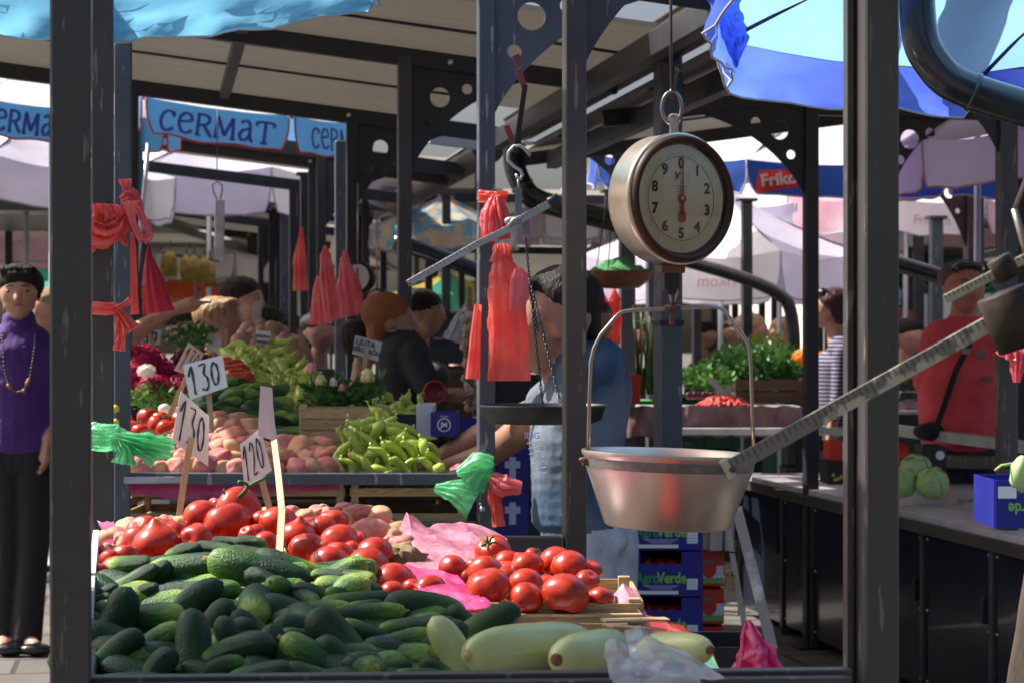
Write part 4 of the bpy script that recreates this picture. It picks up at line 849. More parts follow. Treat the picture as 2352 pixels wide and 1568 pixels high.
def stars(t, p, u, B, w_, h):
    rn = random.Random(4)
    for k in range(7):
        C_ = p+u*w_*rn.uniform(.15, .85)+UP*h*rn.uniform(.15, .8); R_ = .010; k2 = MB(); k2.add([C_+B @ Vector(((R_ if a % 2 else R_*.45)*math.sin(a*.628), (R_ if a % 2 else R_*.45)*math.cos(a*.628), .001)) for a in range(10)], [tuple(range(10))]); k2.build('star_print', YEL, t)
carton(V(1903, 1112, 9.2), .10, .25, .10, BLK, 'black star printed box under the red and white one', stars); carton(V(1908, 1057, 9.25), .09, .2, .08, REDB, 'red and white box left of the thick grey post', lambda t, p, u, B, w_, h: flat(t, p+u*w_*.75+UP*h*.5, w_*.4, h*.95, WHT, 'white_stripe', B))
m = MB(); q = V(2064, 1038, 9.6); m.add([q+B_ for B_ in [CAMB @ Vector((x_*.05, y_*.05, z_)) for z_ in (0, -.01) for x_, y_ in ((-.9, -.8), (.8, -.8), (.9, .5), (.6, .75), (0, .95), (-.9, .8))]], [(0, 1, 2, 3, 4, 5), (6, 11, 10, 9, 8, 7)]+[(i, (i+1) % 6, (i+1) % 6+6, i+6) for i in range(6)]); o = m.build('card_flap', REDB); tag(o, 'bright red cut card standing behind the cabbages', 'card')
def blk2(t, p, u, B, w_, h): stars(t, p, u, B, w_, h); k = MB(); C_ = p+u*w_*.72+UP*h*.72; k.add([C_+B @ Vector((.019*math.cos(a*.4), .019*math.sin(a*.4), .002)) for a in range(16)], [tuple(range(16))]); k.build('round_badge', WHT, t)
carton(V(2122, 1098, 9.1), .093, .2, .135, BLK, 'black star printed box with a white round badge, behind the cabbages', blk2)
def verde_ud(t, p, u, B, w_, h): flat(t, p+u*w_*.22+UP*h*.75, w_*.35, h*.25, WHT, 'sticker', B); text('Verde', .05, p+u*w_*.55+UP*h*.42, B @ Matrix.Rotation(math.pi, 3, 'Z'), GRNT, t, bold=.001, sx=.8)
carton(V(2286, 1212, 6.6), .16, .3, .145, BLUE, 'blue printed box standing upside down at the right end of the counter', verde_ud)
# black crate at the lower right with a little print
carton(V(1600, 1610, 5.6), .16, .3, .14, BLK, 'black printed box on the floor beside the magenta bag', lambda t, p, u, B, w_, h: text('A', .045, p+u*w_*.25+UP*h*.75, B, YEL, t, bold=.001))
# ------------------------------------------------------------------ second stall produce
G = 'potatoes on the second stall'; LB = 'pinkish potato in the pile on the second stall counter'
def prow(y, x0, x1, d, n, r0): return [(x0+(x1-x0)*(k+.5)/n+random.uniform(-8, 8), y+random.uniform(-6, 6), d+random.uniform(-.02, .02), r0*random.uniform(.8, 1.25)) for k in range(n)]
L = prow(1072, 285, 765, 6.66, 14, .026)+prow(1052, 290, 760, 6.74, 12, .029)+prow(1030, 350, 760, 6.82, 10, .031)+prow(1048, 620, 770, 6.78, 5, .03)+prow(1008, 400, 600, 6.90, 6, .031)+prow(985, 455, 590, 7.0, 4, .032)+prow(968, 480, 560, 7.08, 2, .032)+prow(1025, 640, 760, 6.85, 4, .028)+prow(1008, 400, 560, 7.0, 5, .03)+prow(1040, 285, 380, 6.78, 4, .028)
for i, (X, Y, d, r) in enumerate(L): put_pot(V(X, Y, d), r*1.22, i, LB, G, 1.0)
def pepper_mesh(seed, L=1, wr=.3):
    rn = random.Random(seed); m = MB(); N, K = 16, 12; P = []; cx = rn.uniform(.25, .9)*rn.choice([1, 1, -1]); ph = rn.uniform(0, 6); tw = rn.uniform(-.5, .5)
    pts = [Vector((u*2-1, cx*(math.sin(u*2.6+.2)-.6), .14*math.sin(u*7+ph))) for u in [i/N for i in range(N+1)]]
    for i in range(N+1):
        u = i/N; r = .20*(min(1, u*9+.25)**.6)*(1-u)**.62*1.15+.012
        row = []
        for k in range(K):
            a = 2*math.pi*k/K; q = 1+.16*math.cos(3*a+ph+tw*6*u)*(.4+u)+.10*noise.noise(Vector((u*6, math.cos(a)*1.5+seed, math.sin(a)*1.5)))
            row.append(pts[i]+Vector((0, r*q*math.cos(a), r*q*math.sin(a))))
        P.append(row+[row[0]])
    m.grid(P); m.ell(pts[0]-Vector((.01, 0, 0)), (.05, .13, .13), 5); m.tube([pts[0], pts[0]+Vector((-.12, .02, .03)), pts[0]+Vector((-.25, .07, .03))], [.045, .035, .05], 6)
    return m
PEPM = [pepper_mesh(i).mesh('long_pepper', [PEP]) for i in range(7)]; PEYM = [pepper_mesh(i+9).mesh('long_pepper', [PEPY]) for i in range(5)]
def put_pep(p, L, fat, ang, i, meshes, label, group, dep=0):
    x = (RT*math.cos(ang)+UP*math.sin(ang)+FW*dep).normalized(); y = x.cross(FW).normalized(); z = x.cross(y); R = basis(x, y, z) @ Matrix.Rotation(random.uniform(-.9, .9), 3, 'X')
    return put('long_pepper', meshes[i % len(meshes)], p, R.to_quaternion(), (L/2, fat*2.6, fat*2.6), label, 'pepper', group)
G = 'long pale peppers on the second stall'; LB = 'long glossy pale green pepper on the counter edge before the chip crate'
PL = [(870,978,120,15,-.1),(905,985,120,14,-.9),(835,1010,95,15,-1.3),(862,1020,90,15,-1.7),(815,1035,90,15,-1.4),(790,1055,70,15,-1.5),(780,1020,60,13,-1.9),(930,1000,130,15,-.55),(955,1020,120,15,-.6),(975,1035,100,15,-.7),(990,1050,80,15,-.9),(900,1010,80,16,-1.3),(880,1000,80,16,-1.8),(850,1045,90,15,-1.5),
 (890,1045,90,15,-.3),(920,1050,90,15,-.9),(945,1058,80,14,-1.4),(905,1068,80,13,.2),(835,1068,70,13,-1.0),(870,1072,70,13,-.2),(965,1068,60,13,-.5),(800,1075,50,12,-1.4),(985,1072,50,12,-1.0),(860,990,70,15,-2.2),(920,1030,70,16,-1.6),(810,1000,60,13,-2.0),(940,985,110,14,-.4),(1000,1062,50,12,-1.3),(880,1060,70,14,-1.2),(925,1072,60,13,-.8)]
for i, (X, Y, Lp, fp, an) in enumerate(PL):
    d = 6.62+(1080-Y)/110*.25; put_pep(V(X, Y+3, d), Lp/FP*d*1.25, fp/FP*d*1.5, an, i, PEPM, LB, G, random.uniform(-.2, .2))
for i in range(26): X = random.uniform(785, 990); put_pep(V(X, 1050-35*math.sin((X-785)/205*3.14)*random.random()+18, 6.86), .11, .028, random.uniform(-2.5, .2), i, PEPM, LB, G)
m = MB(); m.ell(V(1010, 1075, 6.62), (.020, .02, .017), 10, lump=.3); o = m.build('round_courgette', PEP); tag(o, 'round pale green vegetable at the right end of the pepper pile', 'vegetable')
G = 'yellow green peppers at the back'; LB = 'yellow green pepper behind the chip crate and its rose plant'
for i in range(44):
    X = random.uniform(805, 968); Y = random.uniform(925, 985); put_pep(V(X, Y, 7.6+(985-Y)/60*.3), .12, .028, random.uniform(-2.6, .6), i, PEYM, LB, G, random.uniform(-.4, .4))
G = 'broad pale peppers on the far corner of the second stall'; LB = 'broad pale green pepper in the heap under the sacks of onions'
for i in range(95):
    t = random.random(); Y = 812+110*t; X = random.uniform(540+10*t, 640+85*t) if t < .5 else random.uniform(580+40*(t-.5), 715)
    put_pep(V(X, Y, 8.6-t*.6), .14, .045, random.uniform(-2.6, .8), i, PEYM if i % 3 else PEPM, LB, G, random.uniform(-.5, .5))
G = 'cucumbers on the second stall'; LB = 'dark cucumber in the heap behind the price cards of the second stall'
for i in range(46):
    t = random.random(); Y = 890+115*t; X = random.uniform(485, 600+90*t); a = random.uniform(-.9, .9); p = V(X, Y, 7.9-t*.75); u = (RT*math.cos(a)+UP*math.sin(a)*.6+FW*random.uniform(-.6, .6)).normalized()
    put_cuke(p-u*.075, p+u*.075, .026, i, LB, G, False)
G = 'tomatoes beside the cucumbers of the second stall'; LB = 'deep red tomato between the cucumbers and the broad peppers'
for i in range(16): t = i/15; put_tom(V(515+((i*37) % 60)*(.5+t*.5)+5, 842+58*t, 8.2-t*.3), .040, i, LB, G)
G = 'vine tomatoes on the second stall'; LB = 'dark red vine tomato at the left end of the second stall'
for i, (X, Y, r) in enumerate([(347, 958, 26), (375, 962, 22), (310, 985, 24), (392, 985, 27), (370, 975, 25), (420, 962, 20), (435, 985, 22), (295, 965, 18), (330, 990, 22), (405, 1005, 20), (350, 1005, 20), (300, 1002, 20), (440, 1005, 20)]):
    put_tom(V(X-7, Y, 7.15-(Y-960)/50*.2), r/FP*7.1, i, LB, G, random.uniform(-1, 1)*.9, i % 2 == 0)
m = MB()
for k in range(14):
    x0 = random.uniform(290, 440); y0 = random.uniform(995, 1020); m.tube([V(x0, y0, 6.93), V(x0+18, y0-12, 6.92), V(x0+34, y0+4, 6.94)], .003, 5)
tag(m.build('vine_stems', CALX, None, V(370, 1010, 6.95)), 'tangled green vine stalks on the vine tomatoes', 'stem')
for i, (X, Y) in enumerate([(378, 938), (400, 944), (425, 940)]): k = MB(); k.ell((0, 0, 0), (1, 1, .8), 8, lump=.1); put('garlic_bulb', k.mesh('garlic', [WHF]), V(X, Y, 7.5), None, .022, 'white garlic bulb behind the vine tomatoes', 'garlic', 'garlic bulbs behind the vine tomatoes')
# flower heads
def flower_ball(px, py, d, r, mt, label, n=420, seed=1, cat='flower bunch'):
    rn = random.Random(seed); m = MB(); c = V(px, py, d)
    for k in range(n):
        z = rn.uniform(-.6, 1); a = rn.uniform(0, 6.28); q = math.sqrt(max(0, 1-z*z)); u = Vector((q*math.cos(a), q*math.sin(a), z)); p = c+Vector((u.x*r, u.y*r, u.z*r*.8))*rn.uniform(.88, 1.06)
        s = r*rn.uniform(.07, .13); t1 = u.cross(Vector((rn.random(), rn.random(), rn.random()))).normalized(); t2 = u.cross(t1)
        m.add([p+t1*s, p+t2*s+u*s*.5, p-t1*s, p-t2*s+u*s*.3], [(0, 1, 2, 3)], 0, False)
    m.ell(c, (r*.86, r*.86, r*.68), 8); o = m.build('flower_head', mt, None, c); return tag(o, label, cat)
flower_ball(330, 838, 8.5, .095, CRIM, 'big crimson flower bunch by the left post', seed=1); flower_ball(372, 860, 8.5, .07, CRIM, 'crimson flower bunch behind the white bloom', seed=2); flower_ball(305, 862, 8.4, .06, CRIM, 'crimson flower bunch below and left of the big one', seed=3)
flower_ball(440, 835, 9.0, .085, mat('dark_crimson_petals', (.22, .004, .05), .7), 'dark crimson flower bunch behind the leaning price card', seed=4); flower_ball(420, 885, 8.4, .06, CRIM, 'crimson flower bunch between the price sticks', seed=6)
flower_ball(337, 853, 8.28, .036, WHF, 'white bloom set among the crimson flowers', 200, seed=5); flower_ball(355, 895, 8.35, .075, CRIM, 'low crimson flower bunch under the white bloom', seed=7)
def foliage(name, px, py, d, sx, sy, sz, n, mt, label, leaf=.02, seed=1, cat='leaves', kind=None):
    rn = random.Random(seed); m = MB(); c = V(px, py, d)
    for k in range(n):
        while 1:
            u = Vector((rn.uniform(-1, 1), rn.uniform(-1, 1), rn.uniform(-1, 1)))
            if .2 < u.length < 1: break
        p = c+RT*u.x*sx+FW*u.y*sy+UP*u.z*sz; dr = Vector((rn.uniform(-1, 1), rn.uniform(-1, 1), rn.uniform(-.4, 1))).normalized(); s = leaf*rn.uniform(.6, 1.3); b = dr.cross(Vector((rn.random(), rn.random(), rn.random()))).normalized()
        m.add([p, p+dr*s+b*s*.38, p+dr*s*2.1, p+dr*s-b*s*.38], [(0, 1, 2, 3)], 0, False)
    o = m.build(name, mt, None, c); return tag(o, label, cat, None, kind)
foliage('flower_leaves', 350, 915, 8.3, .13, .10, .045, 500, LEAFL, 'light green leaves under the crimson flowers', .016, 2)
foliage('flower_leaves', 440, 775, 9.6, .12, .10, .06, 300, LEAF, 'dark leaves behind the crimson flowers', .02, 22)
foliage('rose_plant', 770, 905, 7.25, .11, .09, .05, 420, LEAF, 'leafy rose plant standing behind the chip crate', .019, 3, 'plant')
foliage('rose_plant', 850, 905, 7.3, .05, .06, .07, 90, LEAF, 'thin rose shoots right of the leafy rose plant', .022, 5, 'plant')
for i, (X, Y, mt, lb, r) in enumerate([(713, 846, PNKF, 'pink fuchsia like bloom high on the left of the rose plant', .016), (737, 872, YELF, 'cream bud on the rose plant', .016), (766, 878, WHF, 'small white and pink bud in the middle of the rose plant', .012), (845, 862, YELF, 'open cream bud on the right rose stem', .020), (785, 890, PNKF, 'pink bud low on the rose plant', .011)]):
    m = MB(); c = V(X, Y, 7.2); m.ell(c, (r, r, r*1.2), 8, lump=.4, seed=i, fr=5)
    for k in range(4): a = k*1.57; m.ell(c+Vector((math.cos(a)*r*.7, math.sin(a)*r*.7, -r*.5)), (r*.5, r*.5, r*.7), 5)
    o = m.build('rose_bud', mt, None, c); tag(o, lb, 'flower'); m = MB(); m.tube([c-UP*r, V(X+4, Y+30, 7.22), V(X-6+(-20 if i == 3 else 0), Y+60, 7.25)], .0025, 5); s = m.build('stem', CALX, o); s.matrix_parent_inverse = Matrix.Translation(-c)
# sacks of onions
def sack(px, py, d, r, h, label, seed):
    t = thing('onion_sack', V(px, py, d)-UP*h*.5, label, 'sack', 'net sacks of onions'); rn = random.Random(seed); m = MB(); c = V(px, py, d)
    for k in range(60):
        z = rn.uniform(-.5, .5); a = rn.uniform(0, 6.28); q = r*(1-.6*max(0, z+.1)); m.ell(c+Vector((math.cos(a)*q, math.sin(a)*q, z*h)), (.032, .032, .03), 6)
    m.ell(c, (r*.8, r*.8, h*.45), 8); m.build('onions', mat('onion_skins', (.40, .20, .13), .6, 0, (.52, .32, .22), 9, .2, 30), t); m = MB(); m.ell(c+UP*h*.55, (.025, .025, .03), 7, lump=.6, seed=seed); m.build('tied_neck', mat('sack_net', (.5, .32, .28), .6, trans=.3, alpha=.8), t)
sack(600, 795, 9.2, .10, .16, 'tall reddish net sack of onions behind the broad peppers', 1); sack(655, 815, 9.0, .085, .12, 'lower net sack of onions tied at the top, on the right', 2); sack(565, 815, 9.0, .05, .12, 'small net sack of onions at the left of the tall one', 3)
# bananas
BANA = mat('banana_skin', (.38, .24, .015), .5, 0, (.16, .13, .015), 16, rnd=.1)
for i, (X, Y, w_) in enumerate([(391, 600, 24), (428, 608, 12), (446, 610, 24), (470, 612, 18), (482, 622, 18)]):
    m = MB(); c = V(X, Y, 17.0)
    for k in range(7):
        a = (k/6-.5)*2; x_ = a*w_/FP*17*.55; m.tube([c+UP*.08, c+RT*x_+UP*.03-FW*.05, c+RT*x_*1.25-UP*.06-FW*.07, c+RT*x_*1.1-UP*.13-FW*.03], [.008, .015, .015, .005], 7)
    o = m.build('banana_bunch', BANA, None, c); tag(o, ['leftmost and largest hanging bunch of bananas', 'thin bunch of bananas, second from the left', 'middle hanging bunch of bananas', 'fourth hanging bunch of bananas', 'lowest bunch of bananas, at the right end'][i], 'bananas', 'bananas hung in a row'); m = MB(); m.tube([c+UP*.07, c+UP*.16], .008, 5); s = m.build('stalk', CALX, o); s.matrix_parent_inverse = Matrix.Translation(-c)
m = MB(); m.bar(V(375, 583, 17.1), V(505, 600, 17.1), .02, .02); tag(m.build('hanging_rail', DARKST), 'thin rail the bananas hang from', 'rail')
# cabbages
def cabbage(px, py, d, r, label, seed):
    c = V(px, py, d); t = thing('cabbage', c-UP*r*.9, label, 'cabbage', 'cabbages on the right counter'); m = MB(); m.ell(c, (r*.97, r*.97, r*.9), 16, lump=.08, seed=seed); m.build('heart', CAB_, t)
    for k in range(6):                                  # wrapping leaves
        rn = random.Random(seed*7+k); R = Matrix.Rotation(rn.uniform(0, 6.28), 3, 'Z') @ Matrix.Rotation(rn.uniform(.3, 1.6), 3, 'X'); P = []
        for i in range(9):
            row = []
            for j in range(9):
                u, v = i/8*2-1, j/8*2-1; q = 1.0+.03*abs(v)**3+.02*noise.noise(Vector((u*3, v*3, k)))+.012*math.cos(v*14)*u; ph, th = u*.95, v*.95; w_ = Vector((math.sin(th)*math.cos(ph), math.sin(ph), math.cos(th)*math.cos(ph)))*r*q; w_.z *= .93; row.append(c+R @ w_)
            P.append(row)
        m = MB(); m.grid(P); m.build('outer_leaf', CAB_, t)
cabbage(2104, 1080, 9.0, .072, 'topmost cabbage, leaning on the black box', 1); cabbage(2141, 1110, 8.75, .070, 'right hand cabbage at the counter edge', 2); cabbage(2068, 1108, 8.8, .068, 'cabbage half hidden behind the thick grey post', 3); 
m = MB(); m.grid([[V(2198+14*j, 1142+3*math.sin(i+j)+6*i, 8.55+.03*i) for j in range(4)] for i in range(3)]); tag(m.build('cabbage_scrap', CAB_), 'scrap of cabbage leaf lying on the counter', 'leaf')
m = MB(); c = V(2345, 1085, 6.4); m.ell(c, (.03, .03, .05), 8, lump=.4); m.tube([V(2285, 1080, 6.4), V(2300, 1068, 6.4), V(2335, 1062, 6.4)], .004, 5); tag(m.build('lettuce', CAB_, None, c), 'green leaf sticking out of the upside down blue box', 'leaf')
# right background stalls: cherries, greens, marigolds, leeks
RT1 = thing('market_table', V(1650, 1500, 11.0), 'table draped in pinkish film carrying cherries, behind the pan', 'table'); RT1.location.z = 0
m = MB(); m.bar(V(1445, 938, 11.5), V(1845, 938, 11.5), .8, .02); m.build('table_top', TOPM, RT1)
m = MB(); m.grid([[V(1440+410*j/24, 932+70*i/8+3*math.sin(j*2+i), 11.05+.02*math.sin(j*1.9+i*.4)) for j in range(25)] for i in range(9)]); m.build('film_skirt', mat('rosy_film', (.32, .14, .16), .3, 0, (.45, .30, .32), 7, .5, 20, coat=.3), RT1)
for X in (1450, 1840): m = MB(); q = V(X, 784, 11.5); m.box((q.x, q.y, .5), (.05, .05, 1.0)); m.build('leg', STEEL, RT1)
m = MB(); rn = random.Random(3)
CH = mat('cherries', (.35, .01, .012), .2, 0, (.55, .05, .02), 16, rnd=.1, coat=.3)
for k in range(700): X = rn.uniform(1600, 1725); t = rn.random(); h = 26*math.sin((X-1600)/125*3.14); m.ell(V(X, 932-h*t, 11.3-.15*(1-t)+rn.uniform(0, .12)), (.011, .011, .011), 4)
tag(m.build('cherry_heap', CH, None, V(1660, 930, 11.3)), 'heap of red cherries on the film covered table', 'cherries', None, 'stuff')
m = MB()
for k in range(300): X = rn.uniform(1580, 1640); m.ell(V(X, 912-8*rn.random(), 11.7), (.012, .012, .012), 4)
tag(m.build('cherry_heap', mat('dark_cherries', (.08, .006, .01), .25), None, V(1605, 908, 11.7)), 'darker heap of cherries behind the red one', 'cherries', None, 'stuff')
foliage('greens_heap', 1730, 840, 12.3, .30, .25, .10, 1100, LEAF, 'mound of feathery dark greens behind the cherries', .03, 11, 'greens', 'stuff'); foliage('greens_heap', 1620, 870, 12.0, .17, .2, .06, 500, LEAFL, 'low heap of lighter herbs behind the cherries', .025, 12, 'greens', 'stuff')
foliage('greens_heap', 1840, 850, 12.6, .18, .2, .12, 500, LEAF, 'dark greens below the orange flowers', .03, 13, 'greens', 'stuff'); foliage('radish_bunches', 1670, 822, 12.6, .11, .1, .035, 300, mat('radish_red', (.30, .02, .05), .5), 'bunches of dark red radishes on the greens', .02, 14, 'radishes', 'stuff')
flower_ball(1845, 822, 12.2, .065, ORGF, 'orange marigold bunch left of the dark bracket post', 200, 8); flower_ball(1893, 822, 12.2, .05, ORGF, 'orange marigold bunch beside the woman in stripes', 160, 9); flower_ball(1775, 815, 12.4, .05, CRIM, 'small dark red flower bunch above the greens', 160, 10)
foliage('herb_tips', 1765, 790, 13, .15, .15, .05, 260, mat('yellow_green_leaf', (.25, .30, .06), .6, trans=.2), 'yellowish herb tips above the greens', .02, 31, 'greens', 'stuff')
t = thing('leek_bundle', V(1480, 910, 10.6), 'tall bundle of leek leaves leaning right of the seller back', 'leeks')
for k in range(26): m = MB(); x0 = 1478+random.uniform(-14, 22); a = random.uniform(-26, 26); m.tube([V(x0, 905, 10.6), V(x0+a*.4, 810, 10.6), V(x0+a, 690+random.uniform(0, 50), 10.65)], [.012, .011, .003], 5, flat=.3); m.build('leek_leaf', LEAF if k % 3 else mat('leek_pale', (.30, .36, .10), .5), t)
m = MB(); m.bar(V(1458, 860, 10.2), V(1458, 925, 10.2), .05, .05, up=FW); tag(m.build('red_box', REDB), 'red upright box between the seller and the leeks', 'box')
m = MB(); m.bar(V(1440, 922, 10.9), V(1495, 922, 10.9), .3, .02); tag(m.build('green_tray', mat('green_plastic', (.05, .35, .08), .4)), 'green tray edge on the table right of the seller', 'tray')
slat_crate('wooden_crate', V(1690, 925, 12.0), .38, .3, .13, 2, 'dark wooden crate behind the cherries', mt=mat('dark_crate_wood', (.10, .06, .035), .7))
# basket with a green net
BSK = mat('wicker', (.22, .08, .03), .6, 0, (.32, .13, .05), 60, .8, 90)
q = V(1420, 640, 10.4); t = thing('wicker_basket', q-UP*.05, 'shallow brown wicker basket hung high, draped with a green net', 'basket'); m = MB(); m.lathe([(.02, -.05), (.10, -.045), (.145, -.01), (.165, .03), (.168, .036), (.158, .035), (.13, .0), (.02, -.03)], q, n=36); m.build('bowl', BSK, t)
m = MB(); m.grid([[q+Vector((math.cos(a)*r_*.155, math.sin(a)*r_*.155, .035+.06*(1-r_)*(1+noise.noise(Vector((math.cos(a)*3, math.sin(a)*3, r_*4))))+.02*noise.noise(Vector((a*5, r_*6, 1))))) for a in [k*.2618 for k in range(25)]] for r_ in (1.08, .9, .7, .5, .3, .02)]); m.build('green_net', mat('green_net', (.10, .38, .14), .6, 0, (.05, .25, .09), 50, .8, 60, trans=.3), t)
for a in (0, 2.1, 4.2): m = MB(); m.tube([q+Vector((math.cos(a)*.16, math.sin(a)*.16, .03)), q+UP*.75], .003, 5); m.build('cord', DARKST, t)
# far produce on the right of the thick post
for i in range(14): put_tom(V(2062+random.uniform(0, 60), 868+random.uniform(0, 14), 12.5), .03, i, 'pinkish tomato on the far stall left of the man in red', 'tomatoes on the far right stall')
foliage('greens_heap', 2085, 885, 12.3, .14, .1, .03, 160, mat('grey_green_leaf', (.12, .2, .12), .6), 'grey green vegetables on the far stall left of the man in red', .02, 41, 'greens', 'stuff')
m = MB(); m.bar(V(2050, 905, 12.3), V(2130, 907, 12.3), .5, .04); tag(m.build('stall_board', STEEL), 'edge board of the far stall left of the man in red', 'board'); m = MB(); m.grid([[V(2050+80*j/10, 918+22*i+3*math.sin(j), 12.05) for j in range(11)] for i in range(2)]); tag(m.build('white_sheet', PLW), 'white sheet hanging under the far stall edge', 'sheet')
# tree trunk in the lower right corner
BARK = mat('tree_bark', (.018, .012, .009), .9, 0, (.055, .038, .026), 12, 1, 25, stretch=(1, 1, .3)); q = V(2448, 784, 4.0); m = MB(); P = []
for i in range(26): z = i*.11; P.append([(q.x+.085*math.cos(a)*(1+.18*noise.noise(Vector((math.cos(a)*2, math.sin(a)*2, z*3))))*(1.35-z*.18)+.16*(z-.74), q.y+.085*math.sin(a)*(1.3-z*.1), z) for a in [k*.2618 for k in range(25)]])
m.grid(P); t = thing('tree', (q.x, q.y, 0), 'tree with rough bark at the lower right corner, mostly out of frame', 'tree'); m.build('trunk', BARK, t)
m = MB(); rn = random.Random(2)
for k in range(1500):
    u = Vector((rn.gauss(0, 1), rn.gauss(0, 1), rn.gauss(0, 1))).normalized()*rn.uniform(.3, 1); p = Vector((q.x+.9, q.y, 3.9))+Vector((u.x*.9, u.y*.9, u.z*.6)); dr = Vector((rn.uniform(-1, 1), rn.uniform(-1, 1), rn.uniform(-1, 1))).normalized(); b = dr.orthogonal().normalized(); m.add([p, p+dr*.04+b*.02, p+dr*.09, p+dr*.04-b*.02], [(0, 1, 2, 3)], 0, False)
m.build('crown', LEAF, t)

# ------------------------------------------------------------------ crate stacks and draped tables added behind to darken the background
PLC = mat('dark_plastic_crate', (.02, .022, .026), .45, 0, (.035, .035, .04), 8); PLC2 = mat('brown_plastic_crate', (.06, .035, .022), .5, 0, (.09, .055, .03), 8); PLC3 = mat('green_plastic_crate', (.01, .06, .03), .45)
def stack(px, d, n, w_, label, mt, h=.17):
    q = V(px, 784, d); base = Vector((q.x, q.y, 0))
    for k in range(n):
        c = base+UP*(k*(h+.004)); u = RT*(w_/2); jx = RT*random.uniform(-.015, .015); m = MB(); th = .012
        for sd in (-1, 1):
            m.bar(c+jx-u+FW*sd*.18+UP*h*.5, c+jx+u+FW*sd*.18+UP*h*.5, th, h*.94); m.bar(c+jx+u*sd-FW*.17+UP*h*.5, c+jx+u*sd+FW*.17+UP*h*.5, th, h*.94)
        m.bar(c+jx-u+UP*.01, c+jx+u+UP*.01, .34, .01)
        for j in range(4): m.bar(c+jx-u*.9+u*.6*j-FW*.19+UP*h*.15, c+jx-u*.9+u*.6*j-FW*.19+UP*h*.85, .012, .012, up=FW)
        m.bar(c+jx-u-FW*.192+UP*h*.9, c+jx+u-FW*.192+UP*h*.9, .016, .016); o = m.build('produce_crate', mt, None, c); tag(o, label, 'crate', 'crates added to darken the background')
stack(1165, 9.3, 6, .42, 'added dark plastic crate in the stack behind the red carrier bags', PLC); stack(1245, 10.6, 8, .50, 'added dark plastic crate in the stack just behind the seller', PLC)
stack(985, 12.2, 7, .5, 'added brown plastic crate in the stack left of the garlic string', PLC2); stack(720, 12.6, 7, .5, 'added dark plastic crate in the stack behind the onion sacks', PLC); stack(1020, 14.5, 9, .6, 'added dark plastic crate in the far stack behind the white bag', PLC)
stack(1585, 13.8, 6, .6, 'added green plastic crate in the stack behind the greens', PLC3); stack(1420, 13.2, 7, .5, 'added brown plastic crate in the stack right of the seller', PLC2); stack(1900, 15, 7, .6, 'added dark plastic crate in the stack behind the woman in stripes', PLC)
def draped(px0, px1, d, label, mt, topm=None, z=.92, pile=None):
    a, b = V(px0, 784, d), V(px1, 784, d); t = thing('market_table', a.lerp(b, .5), label, 'table'); t.location.z = 0
    m = MB(); A = Vector((a.x, a.y, 0)); B_ = Vector((b.x, b.y, 0)); n = 30
    rows = [[A.lerp(B_, j/n)+UP*(z*(1-i/5))+FW*(-.02*math.sin(j*1.3)*i/5+.01*noise.noise(Vector((j, i, d)))) for j in range(n+1)] for i in range(6)]
    m.grid(rows); m.build('cloth_front', mt, t); m = MB(); m.bar(A.lerp(B_, 0)+FW*.42+UP*(z+.01), B_+FW*.42+UP*(z+.01), .85, .02); m.build('table_top', topm or TOPM, t)
    for e in (A, B_):
        m = MB(); m.box(e+FW*.1+UP*z*.49, (.05, .05, z*.97)); m.build('leg', STEEL, t)
DKC = mat('dark_table_cloth', (.02, .022, .03), .9, 0, (.04, .035, .04), 5, 1, 12); GRC = mat('green_table_cloth', (.015, .07, .04), .85)
draped(930, 1290, 12.0, 'added table with a dark cloth behind the seller and the red bags', DKC); draped(1370, 1600, 14.6, 'added table with a dark cloth far behind the scale pan', DKC); draped(1700, 2080, 16.5, 'added table with a green cloth behind the woman in stripes', GRC); draped(560, 900, 14.0, 'added table with a dark cloth behind the onion sacks', DKC); draped(-60, 250, 15.5, 'added table with a dark cloth behind the woman in purple', DKC); draped(2040, 2400, 13.5, 'added table with a dark cloth behind the man in red', DKC)
for (X, Y, d, sx, mt, lb, k) in [(1010, 950, 12.3, .22, LEAFL, 'pile of light greens on the dark cloth table behind the seller', 51), (1200, 955, 12.3, .2, LEAF, 'pile of dark greens on the dark cloth table behind the seller', 52), (1480, 935, 14.9, .25, LEAF, 'greens on the far table behind the scale pan', 53), (700, 930, 14.3, .3, ORGF, 'orange heap on the table behind the onion sacks', 54), (1820, 900, 16.8, .3, LEAFL, 'greens on the green cloth table', 55), (2150, 940, 13.8, .25, mat('radish_red', (.30, .02, .05), .5), 'red heap on the table behind the man in red', 56), (100, 900, 15.8, .3, LEAF, 'greens on the table behind the woman in purple', 57)]:
    foliage('produce_pile', X, Y, d, sx, .2, .09, 420, mt, lb, .03, k, 'greens', 'stuff')

BRD = mat('whitewashed_board', (.62, .62, .60), .6, 0, (.30, .27, .24), 10, .2, 60, detail=8, contrast=(.30, .42))
for a, b, w_, d, lb in [((1692, 1165), (1775, 1490), .034, 7.0, 'long whitewashed board leaning between the red boxes and the cabinets'), ((1672, 1215), (1716, 1470), .018, 7.3, 'narrow whitewashed board leaning just left of the long one')]:
    m = MB(); m.bar(V(*a, d+.12), V(*b, d), w_, .012, up=FW); tag(m.build('leaning_board', BRD), lb, 'board')
m = MB(); m.tube([V(1662, 1210, 7.1), V(1662, 1265, 7.1), V(1690, 1268, 7.1), V(1690, 1240, 7.1)], .005, 6); tag(m.build('wire_handle', DARKST), 'dark bent wire handle beside the leaning boards', 'handle')
m = MB(); m.box(V(1676, 1335, 7.15), (.028, .03, .05)); m.tube([V(1670, 1322, 7.13), V(1671, 1310, 7.13), V(1681, 1310, 7.13), V(1682, 1322, 7.13)], .004, 6); tag(m.build('padlock', mat('old_brass', (.30, .24, .12), .35, .8)), 'old padlock hanging beside the leaning boards', 'padlock')
